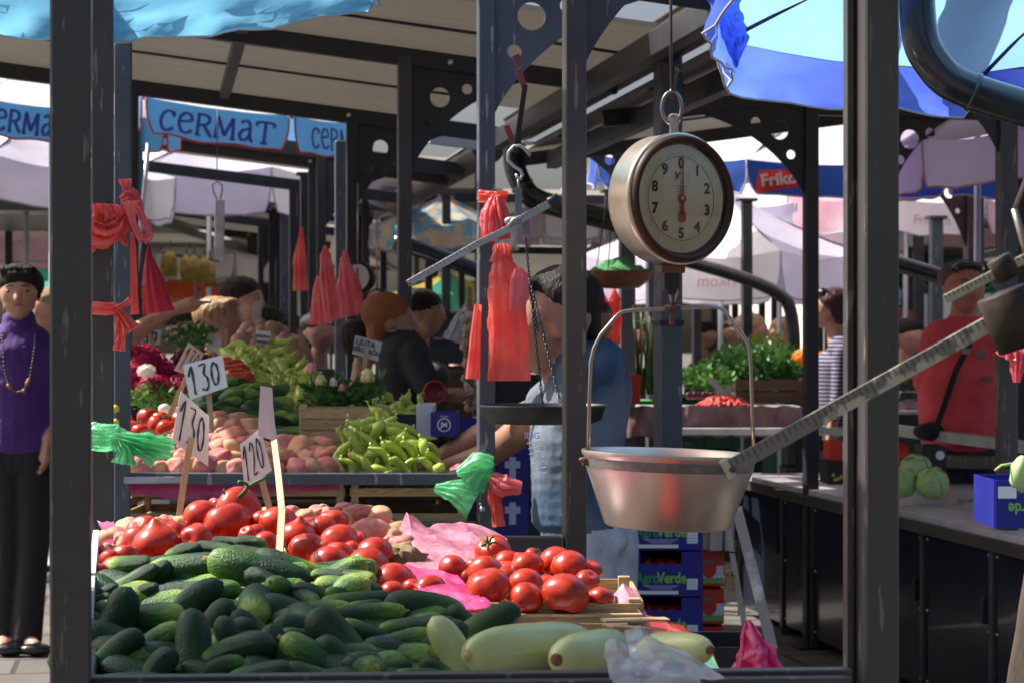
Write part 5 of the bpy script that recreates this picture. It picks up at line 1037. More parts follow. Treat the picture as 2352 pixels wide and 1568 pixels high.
# crumbs and scraps on the right counter
rn = random.Random(12)
for i, (X, Y, d) in enumerate([(1780, 1078, 9.6), (1835, 1100, 9.2), (2095, 1165, 8.3), (2190, 1120, 8.7)]):
    m = MB(); q = V(X, Y, d); q.z = .716; m.grid([[q+Vector((.018*a+.004*rn.random(), .014*b, .004*rn.random())) for a in range(4)] for b in range(3)]); tag(m.build('leaf_scrap', LEAFL if i % 2 else CAB_, None, q), ['leaf scrap on the counter beside the dark post', 'pale leaf scrap left of the star printed box', 'leaf scrap under the right hand cabbage', 'pale leaf scrap behind the cabbages'][i], 'leaf')
# ------------------------------------------------------------------ price cards
DG = {'1': [[(.02, .62), (.55, 1), (.5, .5), (.42, 0)]], '3': [[(.05, .95), (.85, 1), (.45, .62), (.85, .45), (.8, .12), (.4, 0), (.08, .12)]],
      '0': [[(.5, 1), (.18, .8), (.08, .4), (.3, .03), (.62, .05), (.88, .45), (.82, .85), (.5, 1)]], '2': [[(.1, .75), (.4, 1), (.8, .85), (.7, .5), (.1, .02), (.9, .08)]],
      '5': [[(.85, 1), (.3, 1), (.22, .55), (.65, .6), (.85, .3), (.6, 0), (.15, .08)]]}
def card(quad, d, dn, label, txt=None, stick=None, fld=0, w=.0045, mt=CARD, stick_d=0, ink=INK, lines=None, group=None):
    """quad: four picture corners, clockwise from top left; d distance (dn: extra distance of the right edge)"""
    Q = [V(q[0], q[1], d+(dn if i in (1, 2) else 0)) for i, q in enumerate(quad)]; c = (Q[0]+Q[1]+Q[2]+Q[3])/4
    t = thing('price_card', c, label, 'price card', group); n = (Q[1]-Q[0]).cross(Q[3]-Q[0]).normalized(); n = n if n.dot(FW) < 0 else -n; G_ = 6; th = n*.0012; F = []; B_ = []
    def S_(u, v): return Q[0].lerp(Q[1], u).lerp(Q[3].lerp(Q[2], u), v)+n*(-fld*math.sin(math.pi*u)*(1-v*.5))
    m = MB(); m.grid([[S_(i/G_, j/G_) for i in range(G_+1)] for j in range(G_+1)]); m.grid([[S_(i/G_, j/G_)-th for i in range(G_, -1, -1)] for j in range(G_+1)])
    ed = [(i/G_, 0) for i in range(G_+1)]+[(1, i/G_) for i in range(1, G_+1)]+[(i/G_, 1) for i in range(G_-1, -1, -1)]+[(0, i/G_) for i in range(G_-1, 0, -1)]; k = len(ed)
    m.add([S_(*e) for e in ed]+[S_(*e)-th for e in ed], [(i, (i+1) % k, (i+1) % k+k, i+k) for i in range(k)], 0, False); m.build('card', mt, t)
    if txt:
        mb = MB(); nn = len(txt)
        for i, ch in enumerate(txt):
            u0 = .08+i*.84/nn; uw = .84/nn*.82
            for pl in DG[ch]:
                q = []
                for a in range(len(pl)-1):
                    for b in range(5): f = b/5; q.append((pl[a][0]*(1-f)+pl[a+1][0]*f, pl[a][1]*(1-f)+pl[a+1][1]*f))
                q.append(pl[-1])
                for _ in range(2): q = [q[0]]+[((q[j-1][0]+2*q[j][0]+q[j+1][0])/4, (q[j-1][1]+2*q[j][1]+q[j+1][1])/4) for j in range(1, len(q)-1)]+[q[-1]]
                hh = .86 if ch == '1' else (.70 if ch == '0' else .80)
                pts = [S_(u0+p[0]*uw, .90-p[1]*hh-(.06 if ch == '0' else 0))+n*.0016 for p in q]; vs = []
                for j, p in enumerate(pts):
                    tg = (pts[min(j+1, len(pts)-1)]-pts[max(j-1, 0)]).normalized(); s = tg.cross(n); ww = w*(1 if abs(tg.z) > .5 else .65)*(.8+.2*math.sin(j*.9)); vs += [p-s*ww/2, p+s*ww/2]
                mb.add(vs, [(2*j, 2*j+1, 2*j+3, 2*j+2) for j in range(len(pts)-1)], 0, False)
        mb.build('written_number', ink, t)
    if lines:
        ux = (Q[1]-Q[0]).normalized(); uy = n.cross(ux); Bm = basis(ux, uy, n)
        for s, sz, u, v, sx in lines: text(s, sz, S_(u, v)+n*.002, Bm, ink, t, bold=.0003, sx=sx)
    if stick:
        m = MB(); ps = [V(a, b, d-.004+stick_d*i/(len(stick)-1)) for i, (a, b) in enumerate(stick)]
        for i in range(len(ps)-1): m.bar(ps[i], ps[i+1], .013 if d < 5.5 else .016, .004, up=FW)
        m.build('stick', WOODX, t)
    return t
card([(415, 897), (481, 956), (478, 1070), (395, 1012)], 4.55, .03, 'front price card reading 130 on a round stick stuck behind the tomatoes', '130', [(440, 1003), (426, 1080), (411, 1188)], w=.0045)
card([(420, 838), (510, 815), (523, 888), (436, 918)], 6.4, -.05, 'white card with bold 130, upright on the second stall potatoes', '130', [(478, 880), (486, 985)], w=.0085, ink=mat('blue_black_marker', (.01, .025, .05), .5), mt=mat('white_card_clean', (.62, .66, .70), .6))
card([(434, 787), (469, 812), (442, 866), (401, 850)], 7.0, .1, 'greyish card reading 130, leaning left behind the bold white one', '130', [(435, 850), (405, 920), (388, 955)], w=.005)
card([(551, 1020), (598, 982), (624, 1080), (562, 1120)], 4.4, -.02, 'lower price card reading 120 stuck above the topmost tomato', '120', [(588, 1064), (604, 1110), (620, 1170)], w=.0035)
card([(598, 885), (606, 895), (640, 1020), (592, 1000)], 4.36, .25, 'curled card seen nearly edge on above the 120 one', '1', [(630, 1010), (640, 1090), (648, 1170), (641, 1292)], fld=.02, w=.003, stick_d=-.66)
card([(323, 757), (370, 758), (368, 792), (323, 790)], 9.2, 0, 'card reading 50 above the crimson flowers', '50', [(350, 770), (350, 840)], w=.010)
card([(482, 765), (508, 776), (510, 812), (472, 805)], 9.6, 0, 'blank white card in front of the blonde seller', None, [(519, 755), (516, 830)])
card([(816, 770), (878, 786), (868, 830), (809, 812)], 7.9, .02, 'white card lettered in capitals above the rose plant', None, [(842, 800), (834, 860), (832, 905)], lines=[('LJUTA', .030, .42, .28, .9), ('LESKOVAČKA', .022, .5, .66, .85)])
card([(588, 758), (622, 762), (617, 806), (590, 800)], 8.5, 0, 'grey lettered card over the broad peppers', None, [(604, 790), (605, 860)], lines=[('KRUPNA', .016, .5, .3, .9), ('PAPRIKA', .016, .5, .6, .9)])
card([(583, 697), (603, 690), (598, 742), (580, 745)], 9.4, .1, 'narrow grey card stuck in the onion sacks', None, [(595, 720), (588, 765)])
card([(1622, 865), (1640, 868), (1672, 905), (1655, 908)], 11.1, 0, 'pale card leaning in the cherries', None, None)
card([(1718, 855), (1730, 880), (1722, 925), (1710, 925)], 11.6, .2, 'tall pale card right of the thick round post', None, None) if 0 else None
card([(385, 875), (391, 875), (391, 940), (384, 940)], 7.3, 0, 'bare stick without a card beside the leaning 130', None, [(388, 885), (386, 925), (388, 960)]) if 0 else None
# ------------------------------------------------------------------ plastic bags
def pleat(pts, wd, th, mt, name, parent=None, folds=5, amp=.25, seed=0, n=84, mb=None, open_end=True, side=None):
    """a gathered tube of film: pts (px,py,d) path, wd half widths in px, th half thickness m"""
    P = [V(*p) for p in pts]; N = 10*(len(P)-1)+1; S = []; W = []; T = []
    for i in range(N):
        u = i/(N-1)*(len(P)-1); k = min(int(u), len(P)-2); f = u-k; S.append(P[k].lerp(P[k+1], f)); W.append((wd[k]*(1-f)+wd[k+1]*f)/FP*pts[k][2]); T.append(th[k]*(1-f)+th[k+1]*f)
    for _ in range(2):
        S = [S[0]]+[(S[i-1]+S[i]*2+S[i+1])/4 for i in range(1, N-1)]+[S[-1]]; W = [W[0]]+[(W[i-1]+W[i]*2+W[i+1])/4 for i in range(1, N-1)]+[W[-1]]
    G_ = []
    for i in range(N):
        t = (S[min(i+1, N-1)]-S[max(i-1, 0)]).normalized(); a = t.cross(FW); a.normalize(); b = a.cross(t); row = []
        for k in range(n):
            q = 2*math.pi*k/n; w_ = 1+amp*math.sin(folds*q+seed+.15*i)*.28+amp*1.0*noise.noise(Vector((math.cos(q)*2.2, math.sin(q)*2.2+seed*3, i*.18)))+amp*.8*(.35-abs(noise.noise(Vector((math.cos(q)*5, math.sin(q)*5+seed, i*.45)))))+amp*.5*(.3-abs(noise.noise(Vector((math.cos(q)*11, math.sin(q)*11+seed, i*.9)))))
            row.append(S[i]+a*math.cos(q)*W[i]*w_+b*math.sin(q)*T[i]*(w_+amp*math.sin((folds+3)*q+seed)))
        G_.append(row+[row[0]])
    m = mb or MB(); m.grid(G_)
    return m if mb is not None else m.build(name, mt, parent)
def film(rows, mt, name, parent=None, amp=.01, fr=9, sub=7, seed=0, ridged=True):
    """a crumpled sheet through a coarse grid of picture points"""
    R = [[V(*p) for p in r] for r in rows]; nr, nc = len(R), len(R[0]); A = []
    for i in range((nr-1)*sub+1):
        u = i/sub; k = min(int(u), nr-2); f = u-k; row = []
        for j in range((nc-1)*sub+1):
            v = j/sub; l = min(int(v), nc-2); g_ = v-l; g2 = g_*g_*(3-2*g_); f2 = f*f*(3-2*f)
            p = R[k][l].lerp(R[k][l+1], g2).lerp(R[k+1][l].lerp(R[k+1][l+1], g2), f2); q = p*fr+Vector((seed*5, 0, 0)); nz = noise.noise(q); n2 = noise.noise(q*2.3)
            h = (1-abs(nz)*2)*.8+(1-abs(n2)*2)*.4 if ridged else nz
            row.append(p+(UP*.7-FW*.6+RT*.2*n2)*amp*h)
        A.append(row)
    m = MB(); m.grid(A); return m.build(name, mt, parent)
def bagthing(px, py, d, label, cat='plastic bag', name='plastic_bag', grp=None): return thing(name, V(px, py, d), label, cat, grp)
# wraps round the front left back post
t = bagthing(250, 520, 4.98, 'red plastic bag wrapped round the dark post, its pink handles sticking out right')
pleat([(238, 470, 4.96), (238, 500, 4.96), (236, 545, 4.96)], [26, 42, 30], [.04, .045, .04], PLR, 'wrap', t, 7, .35, 1)
pleat([(212, 520, 4.93), (240, 535, 4.93), (275, 525, 4.93), (290, 500, 4.95)], [30, 32, 20, 8], [.03, .03, .02, .01], PLR, 'wrap', t, 6, .4, 4); pleat([(218, 530, 4.93), (212, 580, 4.93)], [14, 3], [.012, .004], PLR, 'torn_end', t, 3, .4, 5); pleat([(265, 530, 4.93), (288, 560, 4.93), (290, 555, 4.93)], [10, 7, 2], [.012, .008, .004], PLR, 'torn_end', t, 3, .4, 6)
pleat([(283, 490, 4.95), (290, 440, 4.95), (288, 412, 4.95)], [8, 6, 13], [.008, .006, .01], PLP, 'knot', t, 4, .4, 7); pleat([(280, 462, 4.95), (300, 450, 4.95), (318, 472, 4.95), (335, 520, 4.95)], [10, 20, 10, 3], [.01, .012, .008, .004], PLP, 'handle', t, 4, .35, 8)
pleat([(300, 462, 4.93), (302, 500, 4.93), (315, 535, 4.93), (330, 550, 4.93)], [18, 9, 7, 10], [.012, .006, .005, .008], PLP, 'handle', t, 4, .3, 9); pleat([(315, 475, 4.93), (335, 515, 4.93), (346, 545, 4.93), (330, 552, 4.93)], [9, 8, 7, 9], [.008, .006, .005, .007], PLP, 'handle', t, 4, .3, 10)
t = bagthing(250, 710, 4.98, 'red plastic strip knotted round the dark post, its tail hanging to the right')
pleat([(213, 708, 4.95), (240, 710, 4.945), (266, 708, 4.96)], [13, 14, 13], [.012, .012, .012], PLR, 'band', t, 6, .2, 1); pleat([(270, 708, 4.95), (285, 700, 4.95), (300, 690, 4.95)], [8, 5, 9], [.01, .006, .006], PLP, 'knot', t, 4, .4, 2)
pleat([(268, 712, 4.94), (285, 735, 4.94), (300, 760, 4.94)], [8, 14, 22], [.008, .012, .016], PLR, 'tail', t, 7, .4, 3); pleat([(275, 735, 4.95), (277, 770, 4.95), (272, 805, 4.95)], [9, 10, 12], [.008, .008, .012], PLR, 'tail', t, 5, .4, 4)
t = bagthing(250, 1005, 4.98, 'green plastic bag tied round the dark left post, fanning out to the right')
pleat([(209, 1003, 4.95), (238, 1004, 4.94), (266, 1003, 4.96)], [30, 30, 30], [.02, .02, .02], PLG, 'band', t, 9, .15, 1); pleat([(266, 1000, 4.94), (285, 1006, 4.93), (340, 1020, 4.92), (396, 1030, 4.92)], [22, 14, 24, 20], [.02, .012, .02, .02], PLG, 'fan', t, 9, .35, 3)
pleat([(275, 1010, 4.93), (290, 1035, 4.92), (285, 1065, 4.92)], [12, 16, 26], [.01, .015, .015], PLG, 'fan', t, 7, .35, 5); pleat([(290, 1010, 4.925), (330, 1035, 4.915), (360, 1052, 4.915)], [10, 16, 20], [.01, .014, .014], PLG, 'fan', t, 7, .35, 6)
# pink bow on the second stall post, bag bundle
t = bagthing(1135, 500, 6.5, 'pink plastic bow tied round the lit post in the middle')
pleat([(1100, 452, 6.52), (1120, 452, 6.51), (1142, 450, 6.5)], [12, 12, 9], [.012, .012, .01], PLR, 'band', t, 6, .3, 1); pleat([(1135, 452, 6.5), (1125, 490, 6.48), (1120, 555, 6.48)], [7, 20, 14], [.01, .02, .014], PLP, 'tail', t, 6, .35, 2)
pleat([(1140, 452, 6.49), (1148, 490, 6.47), (1158, 550, 6.47)], [7, 18, 13], [.01, .02, .012], PLP, 'tail', t, 6, .35, 3); pleat([(1140, 448, 6.49), (1165, 452, 6.49)], [9, 11], [.008, .008], PLR, 'ear', t, 4, .4, 4)
t = bagthing(1150, 720, 6.2, 'big bundle of red carrier bags hung before the face of the seller'); 
pleat([(1150, 560, 6.15), (1152, 600, 6.15)], [14, 22], [.012, .012], PLR, 'gathered_top', t, 5, .4, 1)
pleat([(1150, 588, 6.15), (1158, 625, 6.15), (1164, 660, 6.15), (1166, 740, 6.15), (1168, 810, 6.15), (1168, 874, 6.15)], [14, 34, 40, 42, 44, 46], [.012, .02, .024, .022, .022, .010], PLR, 'bag_bundle', t, 5, .14, 2, 90); pleat([(1190, 616, 6.12), (1194, 640, 6.12), (1192, 680, 6.12), (1186, 716, 6.12)], [8, 22, 22, 16], [.006, .009, .009, .005], PLP, 'folded_handle', t, 3, .12, 3); pleat([(1098, 700, 6.5), (1092, 780, 6.5), (1085, 870, 6.5)], [8, 12, 16], [.01, .01, .012], PLR, 'bag_edge', t, 3, .1, 4)
# film knotted on the end of the counter rail
t = bagthing(1090, 1100, 6.5, 'green plastic bag knotted on the end of the counter rail'); pleat([(1128, 1075, 6.48), (1100, 1070, 6.47), (1050, 1085, 6.47)], [26, 30, 8], [.02, .02, .008], PLG, 'knot', t, 6, .35, 1); pleat([(1000, 1120, 6.48), (1050, 1130, 6.46), (1090, 1150, 6.46)], [8, 26, 38], [.01, .02, .01], PLG, 'hanging_end', t, 7, .35, 2); pleat([(1110, 1080, 6.46), (1085, 1115, 6.46)], [22, 24], [.01, .01], PLG, 'hanging_end', t, 5, .3, 5)
t = bagthing(1150, 1130, 6.5, 'pink and red plastic bag tied at the counter rail end, right of the green one'); pleat([(1128, 1095, 6.45), (1155, 1115, 6.44), (1198, 1120, 6.44)], [10, 24, 12], [.012, .02, .012], PLP, 'bow', t, 6, .4, 3); pleat([(1132, 1105, 6.47), (1138, 1150, 6.47), (1145, 1208, 6.47)], [9, 13, 12], [.01, .01, .01], PLR, 'tail', t, 5, .35, 4)
o = film([[(1030, 1078, 6.6), (1050, 1068, 6.6), (1078, 1070, 6.6)], [(1035, 1083, 6.5), (1055, 1082, 6.5), (1085, 1084, 6.5)]], PLK, 'plastic_film', None, .01); tag(o, 'small pinkish scrap of film on the counter beside the round vegetable', 'film')
# film sheets among the vegetables
o = film([[(915, 1235, 4.45), (935, 1188, 4.4), (985, 1222, 4.5), (1060, 1208, 4.62), (1165, 1240, 4.62)], [(905, 1255, 4.30), (945, 1245, 4.28), (1000, 1238, 4.3), (1080, 1232, 4.36), (1170, 1262, 4.4)], [(915, 1290, 4.10), (960, 1285, 4.06), (1010, 1280, 4.1), (1080, 1275, 4.16), (1160, 1290, 4.2)], [(930, 1318, 3.92), (970, 1322, 3.9), (1015, 1318, 3.92), (1075, 1305, 3.98), (1140, 1310, 4.0)]], PLK, 'plastic_film', None, .022, 9, 9, 1); tag(o, 'crumpled shiny pale pink film spread between the two tomato piles', 'film')
o = film([[(925, 1300, 3.86), (960, 1312, 3.84), (1010, 1318, 3.82), (1050, 1325, 3.8)], [(935, 1335, 3.76), (985, 1345, 3.72), (1035, 1350, 3.7), (1085, 1362, 3.68)], [(970, 1372, 3.66), (1020, 1380, 3.62), (1065, 1388, 3.6), (1125, 1392, 3.58)], [(1030, 1400, 3.56), (1060, 1405, 3.54), (1090, 1408, 3.53), (1128, 1410, 3.53)]], PLM, 'plastic_film', None, .014, 13, 8, 2); tag(o, 'magenta film crumpled between the cucumbers and the chip crate', 'film')
o = film([[(225, 1200, 4.6), (262, 1205, 4.55)], [(240, 1235, 4.5), (270, 1225, 4.5)], [(205, 1370, 3.75), (225, 1340, 3.75)], [(203, 1415, 3.5), (215, 1400, 3.5)]], PLM, 'plastic_film', None, .012, 13, 7, 3); tag(o, 'magenta film edge at the far left of the tomato heap', 'film')
o = film([[(1410, 1375, 3.72), (1430, 1352, 3.72), (1465, 1368, 3.74)], [(1425, 1390, 3.66), (1450, 1385, 3.64), (1480, 1410, 3.66)], [(1475, 1420, 3.62), (1482, 1430, 3.6), (1495, 1445, 3.6)], [(1482, 1470, 3.62), (1490, 1462, 3.6), (1512, 1458, 3.6)]], PLK, 'plastic_film', None, .014, 12, 7, 4); tag(o, 'pale pink film draped over the right corner of the chip crate', 'film')
o = film([[(1480, 1412, 4.4), (1520, 1422, 4.4), (1565, 1440, 4.4)], [(1490, 1440, 4.1), (1540, 1445, 4.1), (1590, 1462, 4.1)], [(1500, 1470, 3.9), (1550, 1480, 3.9), (1600, 1495, 3.9)]], mat('orange_red_film', (.80, .08, .03), .22, 0, (.75, .05, .03), 9, .4, 40, trans=.3, coat=.5), 'plastic_film', None, .012, 9, 7, 5); tag(o, 'bright red film lying behind the marrows, right of the crate', 'film')
o = film([[(1606, 1483, 3.6), (1625, 1488, 3.6)], [(1610, 1510, 3.55), (1640, 1520, 3.55)], [(1615, 1540, 3.5), (1655, 1545, 3.5)]], PLT, 'plastic_film', None, .012, 12, 8, 6); tag(o, 'mint green film right of the last marrow', 'film')
t = bagthing(1520, 1500, 3.2, 'crumpled clear white plastic bag hanging over the front rail'); film([[(1390, 1492, 3.22), (1412, 1478, 3.2), (1450, 1500, 3.2), (1470, 1520, 3.2)], [(1385, 1515, 3.12), (1420, 1512, 3.1), (1460, 1525, 3.1), (1520, 1545, 3.1)], [(1400, 1550, 3.0), (1450, 1552, 2.98), (1520, 1560, 2.98), (1600, 1568, 2.98)], [(1410, 1600, 2.96), (1470, 1600, 2.95), (1550, 1605, 2.95), (1630, 1610, 2.95)]], PLW, 'near_fold', t, .02, 10, 8, 7)
film([[(1436, 1462, 3.2), (1468, 1450, 3.2), (1495, 1475, 3.2), (1530, 1490, 3.2)], [(1440, 1490, 3.14), (1480, 1485, 3.12), (1530, 1500, 3.12), (1590, 1525, 3.12)], [(1450, 1530, 3.06), (1500, 1525, 3.04), (1570, 1540, 3.03), (1640, 1552, 3.02)], [(1460, 1570, 3.0), (1520, 1570, 3.0), (1590, 1570, 2.99), (1665, 1572, 2.99)]], PLW, 'far_fold', t, .02, 10, 8, 8)
t = bagthing(1740, 1500, 5.0, 'magenta plastic bag standing upright on the floor behind the front rail'); pleat([(1718, 1424, 5.0), (1722, 1455, 5.0), (1735, 1500, 5.0), (1742, 1560, 5.0), (1745, 1680, 5.0)], [5, 20, 40, 54, 56], [.008, .03, .06, .08, .08], PLM, 'bag', t, 2, .42, 3)
t = bagthing(2325, 820, 6.0, 'pink plastic bag tied to the right hand post below the weights'); pleat([(2345, 775, 6.0), (2330, 800, 6.0), (2318, 825, 6.0)], [12, 18, 30], [.02, .025, .03], PLP, 'knot', t, 6, .35, 1); pleat([(2340, 800, 5.98), (2338, 840, 5.98), (2335, 878, 5.98)], [18, 16, 6], [.02, .02, .01], PLP, 'tail', t, 6, .35, 2)
for (pt, wd, mt, lb, sd) in [
  ([(302, 560, 7.4), (300, 640, 7.4), (306, 722, 7.4)], [8, 14, 13], PLR, 'red bag hanging just right of the left posts', 1), ([(342, 590, 7.6), (352, 650, 7.6), (364, 718, 7.6)], [8, 26, 34], mat('carmine_film', (.62, .04, .08), .3, 0, (.5, .03, .06), 6, .5, 30, trans=.45), 'wide carmine bag hanging by the slanting pole', 2),
  ([(692, 548, 12.5), (688, 600, 12.5), (690, 668, 12.5)], [6, 15, 16], PLR, 'red bag hanging above the sacks of onions', 3), ([(748, 590, 9.8), (752, 640, 9.8), (765, 735, 9.8)], [12, 17, 20], PLP, 'pink bag hanging left of the paired posts', 4),
  ([(792, 600, 9.0), (800, 660, 9.0), (812, 725, 9.0)], [10, 26, 30], PLP, 'pink bag hanging between the paired posts and the small dial', 5), ([(1385, 700, 11.0), (1378, 760, 11.0), (1390, 800, 11.0)], [14, 18, 22], PLR, 'red bag hanging left of the leeks', 6), ([(1412, 690, 11.0), (1415, 740, 11.0), (1410, 790, 11.0)], [12, 12, 12], PLR, 'red bag hanging close to the leeks', 7),
  ([(1082, 690, 9.0), (1060, 740, 9.0), (1045, 785, 9.0)], [5, 20, 30], mat('white_bag_film', (.62, .62, .66), .35, 0, (.5, .5, .55), 8, .5, 40, trans=.4), 'white bag hanging left of the garlic string', 8), ([(730, 660, 10.5), (735, 700, 10.5), (738, 745, 10.5)], [10, 20, 24], PLP, 'pink bag low behind the paired posts', 9)]:
    t = bagthing(*pt[0], lb); th = [.012, .022, .02]; pleat(pt, wd, th, mt, 'bag', t, 6, .2, sd); pleat([(pt[0][0], pt[0][1]-26, pt[0][2]), pt[0]], [3, wd[0]], [.006, .012], mt, 'handle', t, 4, .3, sd)
film([[(290, 1112, 6.6), (450, 1112, 6.6), (600, 1112, 6.6), (780, 1112, 6.6)], [(295, 1135, 6.59), (420, 1150, 6.59), (600, 1135, 6.59), (780, 1125, 6.59)]], PLM, 'plastic_film', None, .01, 8, 10, 9)['label'] = 'magenta film lining the wide crate under the shelf'
for o in list(col.objects):
    if o.name.startswith('plastic_film') and 'category' not in o.keys(): o['category'] = 'film'
# ------------------------------------------------------------------ garlic string, small hanging things
t = thing('garlic_string', V(1082, 940, 8.8), 'long plaited string of garlic hanging left of the middle post', 'garlic'); m = MB(); rn = random.Random(5)
for k in range(60): y = 700+k*4.0; m.ell(V(1080+rn.uniform(-14, 16)+(k % 2)*8, y, 8.8+rn.uniform(-.03, .03)), (.019, .019, .018), 5)
m.build('bulbs', mat('garlic_skins', (.50, .38, .26), .6, 0, (.62, .55, .48), 14), t); m = MB(); m.tube([V(1078, 660, 8.8), V(1076, 800, 8.78), V(1084, 930, 8.78)], [.008, .022, .016], 8); m.build('plait', mat('dry_straw', (.30, .17, .08), .8, 0, (.40, .25, .12), 30, .5, 60), t)
# ------------------------------------------------------------------ dial scale with pan
CHR = mat('worn_chrome', (.62, .55, .46), .3, .9, (.42, .33, .25), 7, .06, 60); BRZ = mat('brown_bezel', (.032, .013, .008), .5, 0, (.055, .024, .014), 5, .05, 30, spec=.22); COP = mat('pan_metal', (.70, .56, .47), .38, .88, (.52, .42, .36), 4, .12, 70, stretch=(1, 1, .3)); WIRE = mat('steel_wire', (.36, .31, .26), .3, .9)
FACE = mat('dial_face', (.78, .66, .40), .45, 0, (.84, .76, .54), 9); NUM = mat('dial_numerals', (.05, .06, .06), .6); NEED = mat('red_needle', (.50, .03, .02), .4); RUSTB = mat('rusty_block', (.10, .045, .028), .5, .4, (.16, .08, .05), 30, .3, 80)
DS = 4.6; dc = V(1562, 457, DS); phi = math.radians(34); ax = (-FW*math.cos(phi)+RT*math.sin(phi)).normalized(); rx_ = ax.cross(UP)*-1; rx_.normalize(); Bd = basis(rx_, UP, ax)
sc1 = thing('dial_scale', V(1546, 620, DS), 'round hanging dial scale with a brown bezel and a shiny conical pan', 'scale')
R0 = .140
m = MB(); m.lathe([(.001, -.085), (R0*.80, -.085), (R0*.93, -.080), (R0*.985, -.065), (R0*.985, -.012), (R0*1.0, -.006), (R0*1.0, .004), (R0*.97, .006)], dc, ax, 72); m.build('drum', CHR, sc1)
m = MB(); m.lathe([(R0*.965, .0), (R0*.965, .010), (R0*.94, .020), (R0*.90, .022), (R0*.85, .014), (R0*.825, .006), (R0*.815, .002)], dc, ax, 72); m.build('bezel', BRZ, sc1)
m = MB(); m.lathe([(R0*.83, .003), (.0001, .003)], dc, ax, 64); fc = m.build('dial_face', FACE, sc1)
fr = R0*.83
m = MB(); m.lathe([(fr*.765, .0042), (fr*.755, .0042)], dc, ax, 72); m.build('ring', NUM, fc)
m = MB()
for k in range(100):
    a = k*2*math.pi/100; r1, r2 = (fr*.80, fr*(.90 if k % 10 == 0 else .87 if k % 5 == 0 else .84)); u = rx_*math.sin(a)+UP*math.cos(a); s_t = rx_*math.cos(a)-UP*math.sin(a); w_ = .0003
    m.add([dc+ax*.0042+u*r1-s_t*w_, dc+ax*.0042+u*r1+s_t*w_, dc+ax*.0042+u*r2+s_t*w_, dc+ax*.0042+u*r2-s_t*w_], [(0, 1, 2, 3)], 0, False)
m.build('graduations', mat('faded_ink', (.25, .24, .18), .6), fc)
for k in range(10):
    a = k*math.pi/5; text(str(k), .031, dc+ax*.0043+(rx_*math.sin(a)+UP*math.cos(a))*fr*.635, Bd, NUM, fc, 'numeral', .0012, .0001)
text('V', .022, dc+ax*.0043+UP*.047-rx_*.012, Bd, NUM, fc, bold=.0006, shear=.2); 
for k in range(3): flat(fc, dc+ax*.0043+UP*(.026-.006*k), .034-.004*k, .0012, mat('faded_ink', (.25, .24, .18), .6), 'small_print', Bd, .0002)
for sx in (-1, 1): m = MB(); strokes(m, [[(math.cos(a*.52), math.sin(a*.52)) for a in range(13)], [(0, -1), (0, -2.6)]], .0007, dc+ax*.0043+UP*.047+rx_*sx*.018, Bd, .0045, .0045, .0002, False); m.build('small_emblem', mat('faded_ink', (.25, .24, .18), .6), fc)
m = MB(); z = ax*.009
def nd(x, y): return dc+z+rx_*x+UP*y
m.add([nd(-.0035, 0), nd(.0035, 0), nd(.0030, .05), nd(.0012, fr*.80), nd(-.0004, fr*.80), nd(-.0010, .05)], [(0, 1, 2, 3, 4, 5)], 0, False); m.add([nd(-.0035, 0), nd(.0035, 0), nd(.004, -.025), nd(.010, -.035), nd(.0095, -.046), nd(0, -.052), nd(-.0095, -.046), nd(-.010, -.035), nd(-.004, -.025)], [tuple(range(9))], 0, False); m.lathe([(.009, 0), (.009, .003), (.006, .003)], dc+ax*.007, ax, 20)
nd_ = m.build('needle', NEED, sc1); m = MB(); m.lathe([(.006, .001), (.004, .004), (.0, .004)], dc+ax*.008, ax, 12); m.build('pivot', mat('brass', (.6, .45, .2), .3, .9), nd_)
gm = bpy.data.materials.new('dial_glass'); gm.use_nodes = True; n_ = gm.node_tree.nodes; L_ = gm.node_tree.links; gl = n_.new('ShaderNodeBsdfGlossy'); gl.inputs['Roughness'].default_value = .03; tp = n_.new('ShaderNodeBsdfTransparent'); fr_ = n_.new('ShaderNodeFresnel'); fr_.inputs[0].default_value = 1.5; mx = n_.new('ShaderNodeMixShader'); L_.new(fr_.outputs[0], mx.inputs[0]); L_.new(tp.outputs[0], mx.inputs[1]); L_.new(gl.outputs[0], mx.inputs[2]); L_.new(mx.outputs[0], n_['Material Output'].inputs[0])
m = MB(); m.lathe([(R0*.84, .012), (R0*.6, .017), (R0*.3, .020), (.0001, .021)], dc, ax, 64); m.build('glass', gm, sc1)
bb = dc-ax*.04
def dp(px, py): return V(px, py, DS+.04)
m = MB(); m.box(dp(1548, 289), (.018, .010, .035)); m.tube([dp(1548, 276)+RT*.011*math.cos(a)+UP*.011*math.sin(a) for a in [k*.45 for k in range(15)]], .0035, 8); m.build('top_eye', CHR, sc1)
m = MB(); m.tube([dp(1543, 248)+(RT*.021*math.cos(a)+UP*.034*math.sin(a)*(1 if abs(math.sin(a)) < .8 else 1))for a in [k*.3142 for k in range(21)]], .0042, 10, cap=False); m.build('oval_link', mat('iron_link', (.22, .19, .16), .35, .8), sc1)
m = MB(); m.tube([dp(1541, -900), dp(1541, 60), dp(1542, 205)], .0036, 8); m.tube([dp(1542, 205), dp(1542, 225), dp(1547, 228), dp(1549, 215), dp(1548, 195), dp(1553, 175), dp(1556, 165), dp(1552, 155)], .004, 8); o = m.build('hook_rod', mat('dark_rod', (.09, .06, .05), .4, .6), sc1)
m = MB(); m.box(dp(1541, 618), (.052, .045, .018)); m.build('collar_block', RUSTB, sc1); m = MB(); m.box(dp(1540, 645), (.034, .03, .036)); m.ell(dp(1540, 665), (.016, .012, .012), 8); m.build('spring_box', mat('black_iron', (.018, .02, .02), .4, .3), sc1)
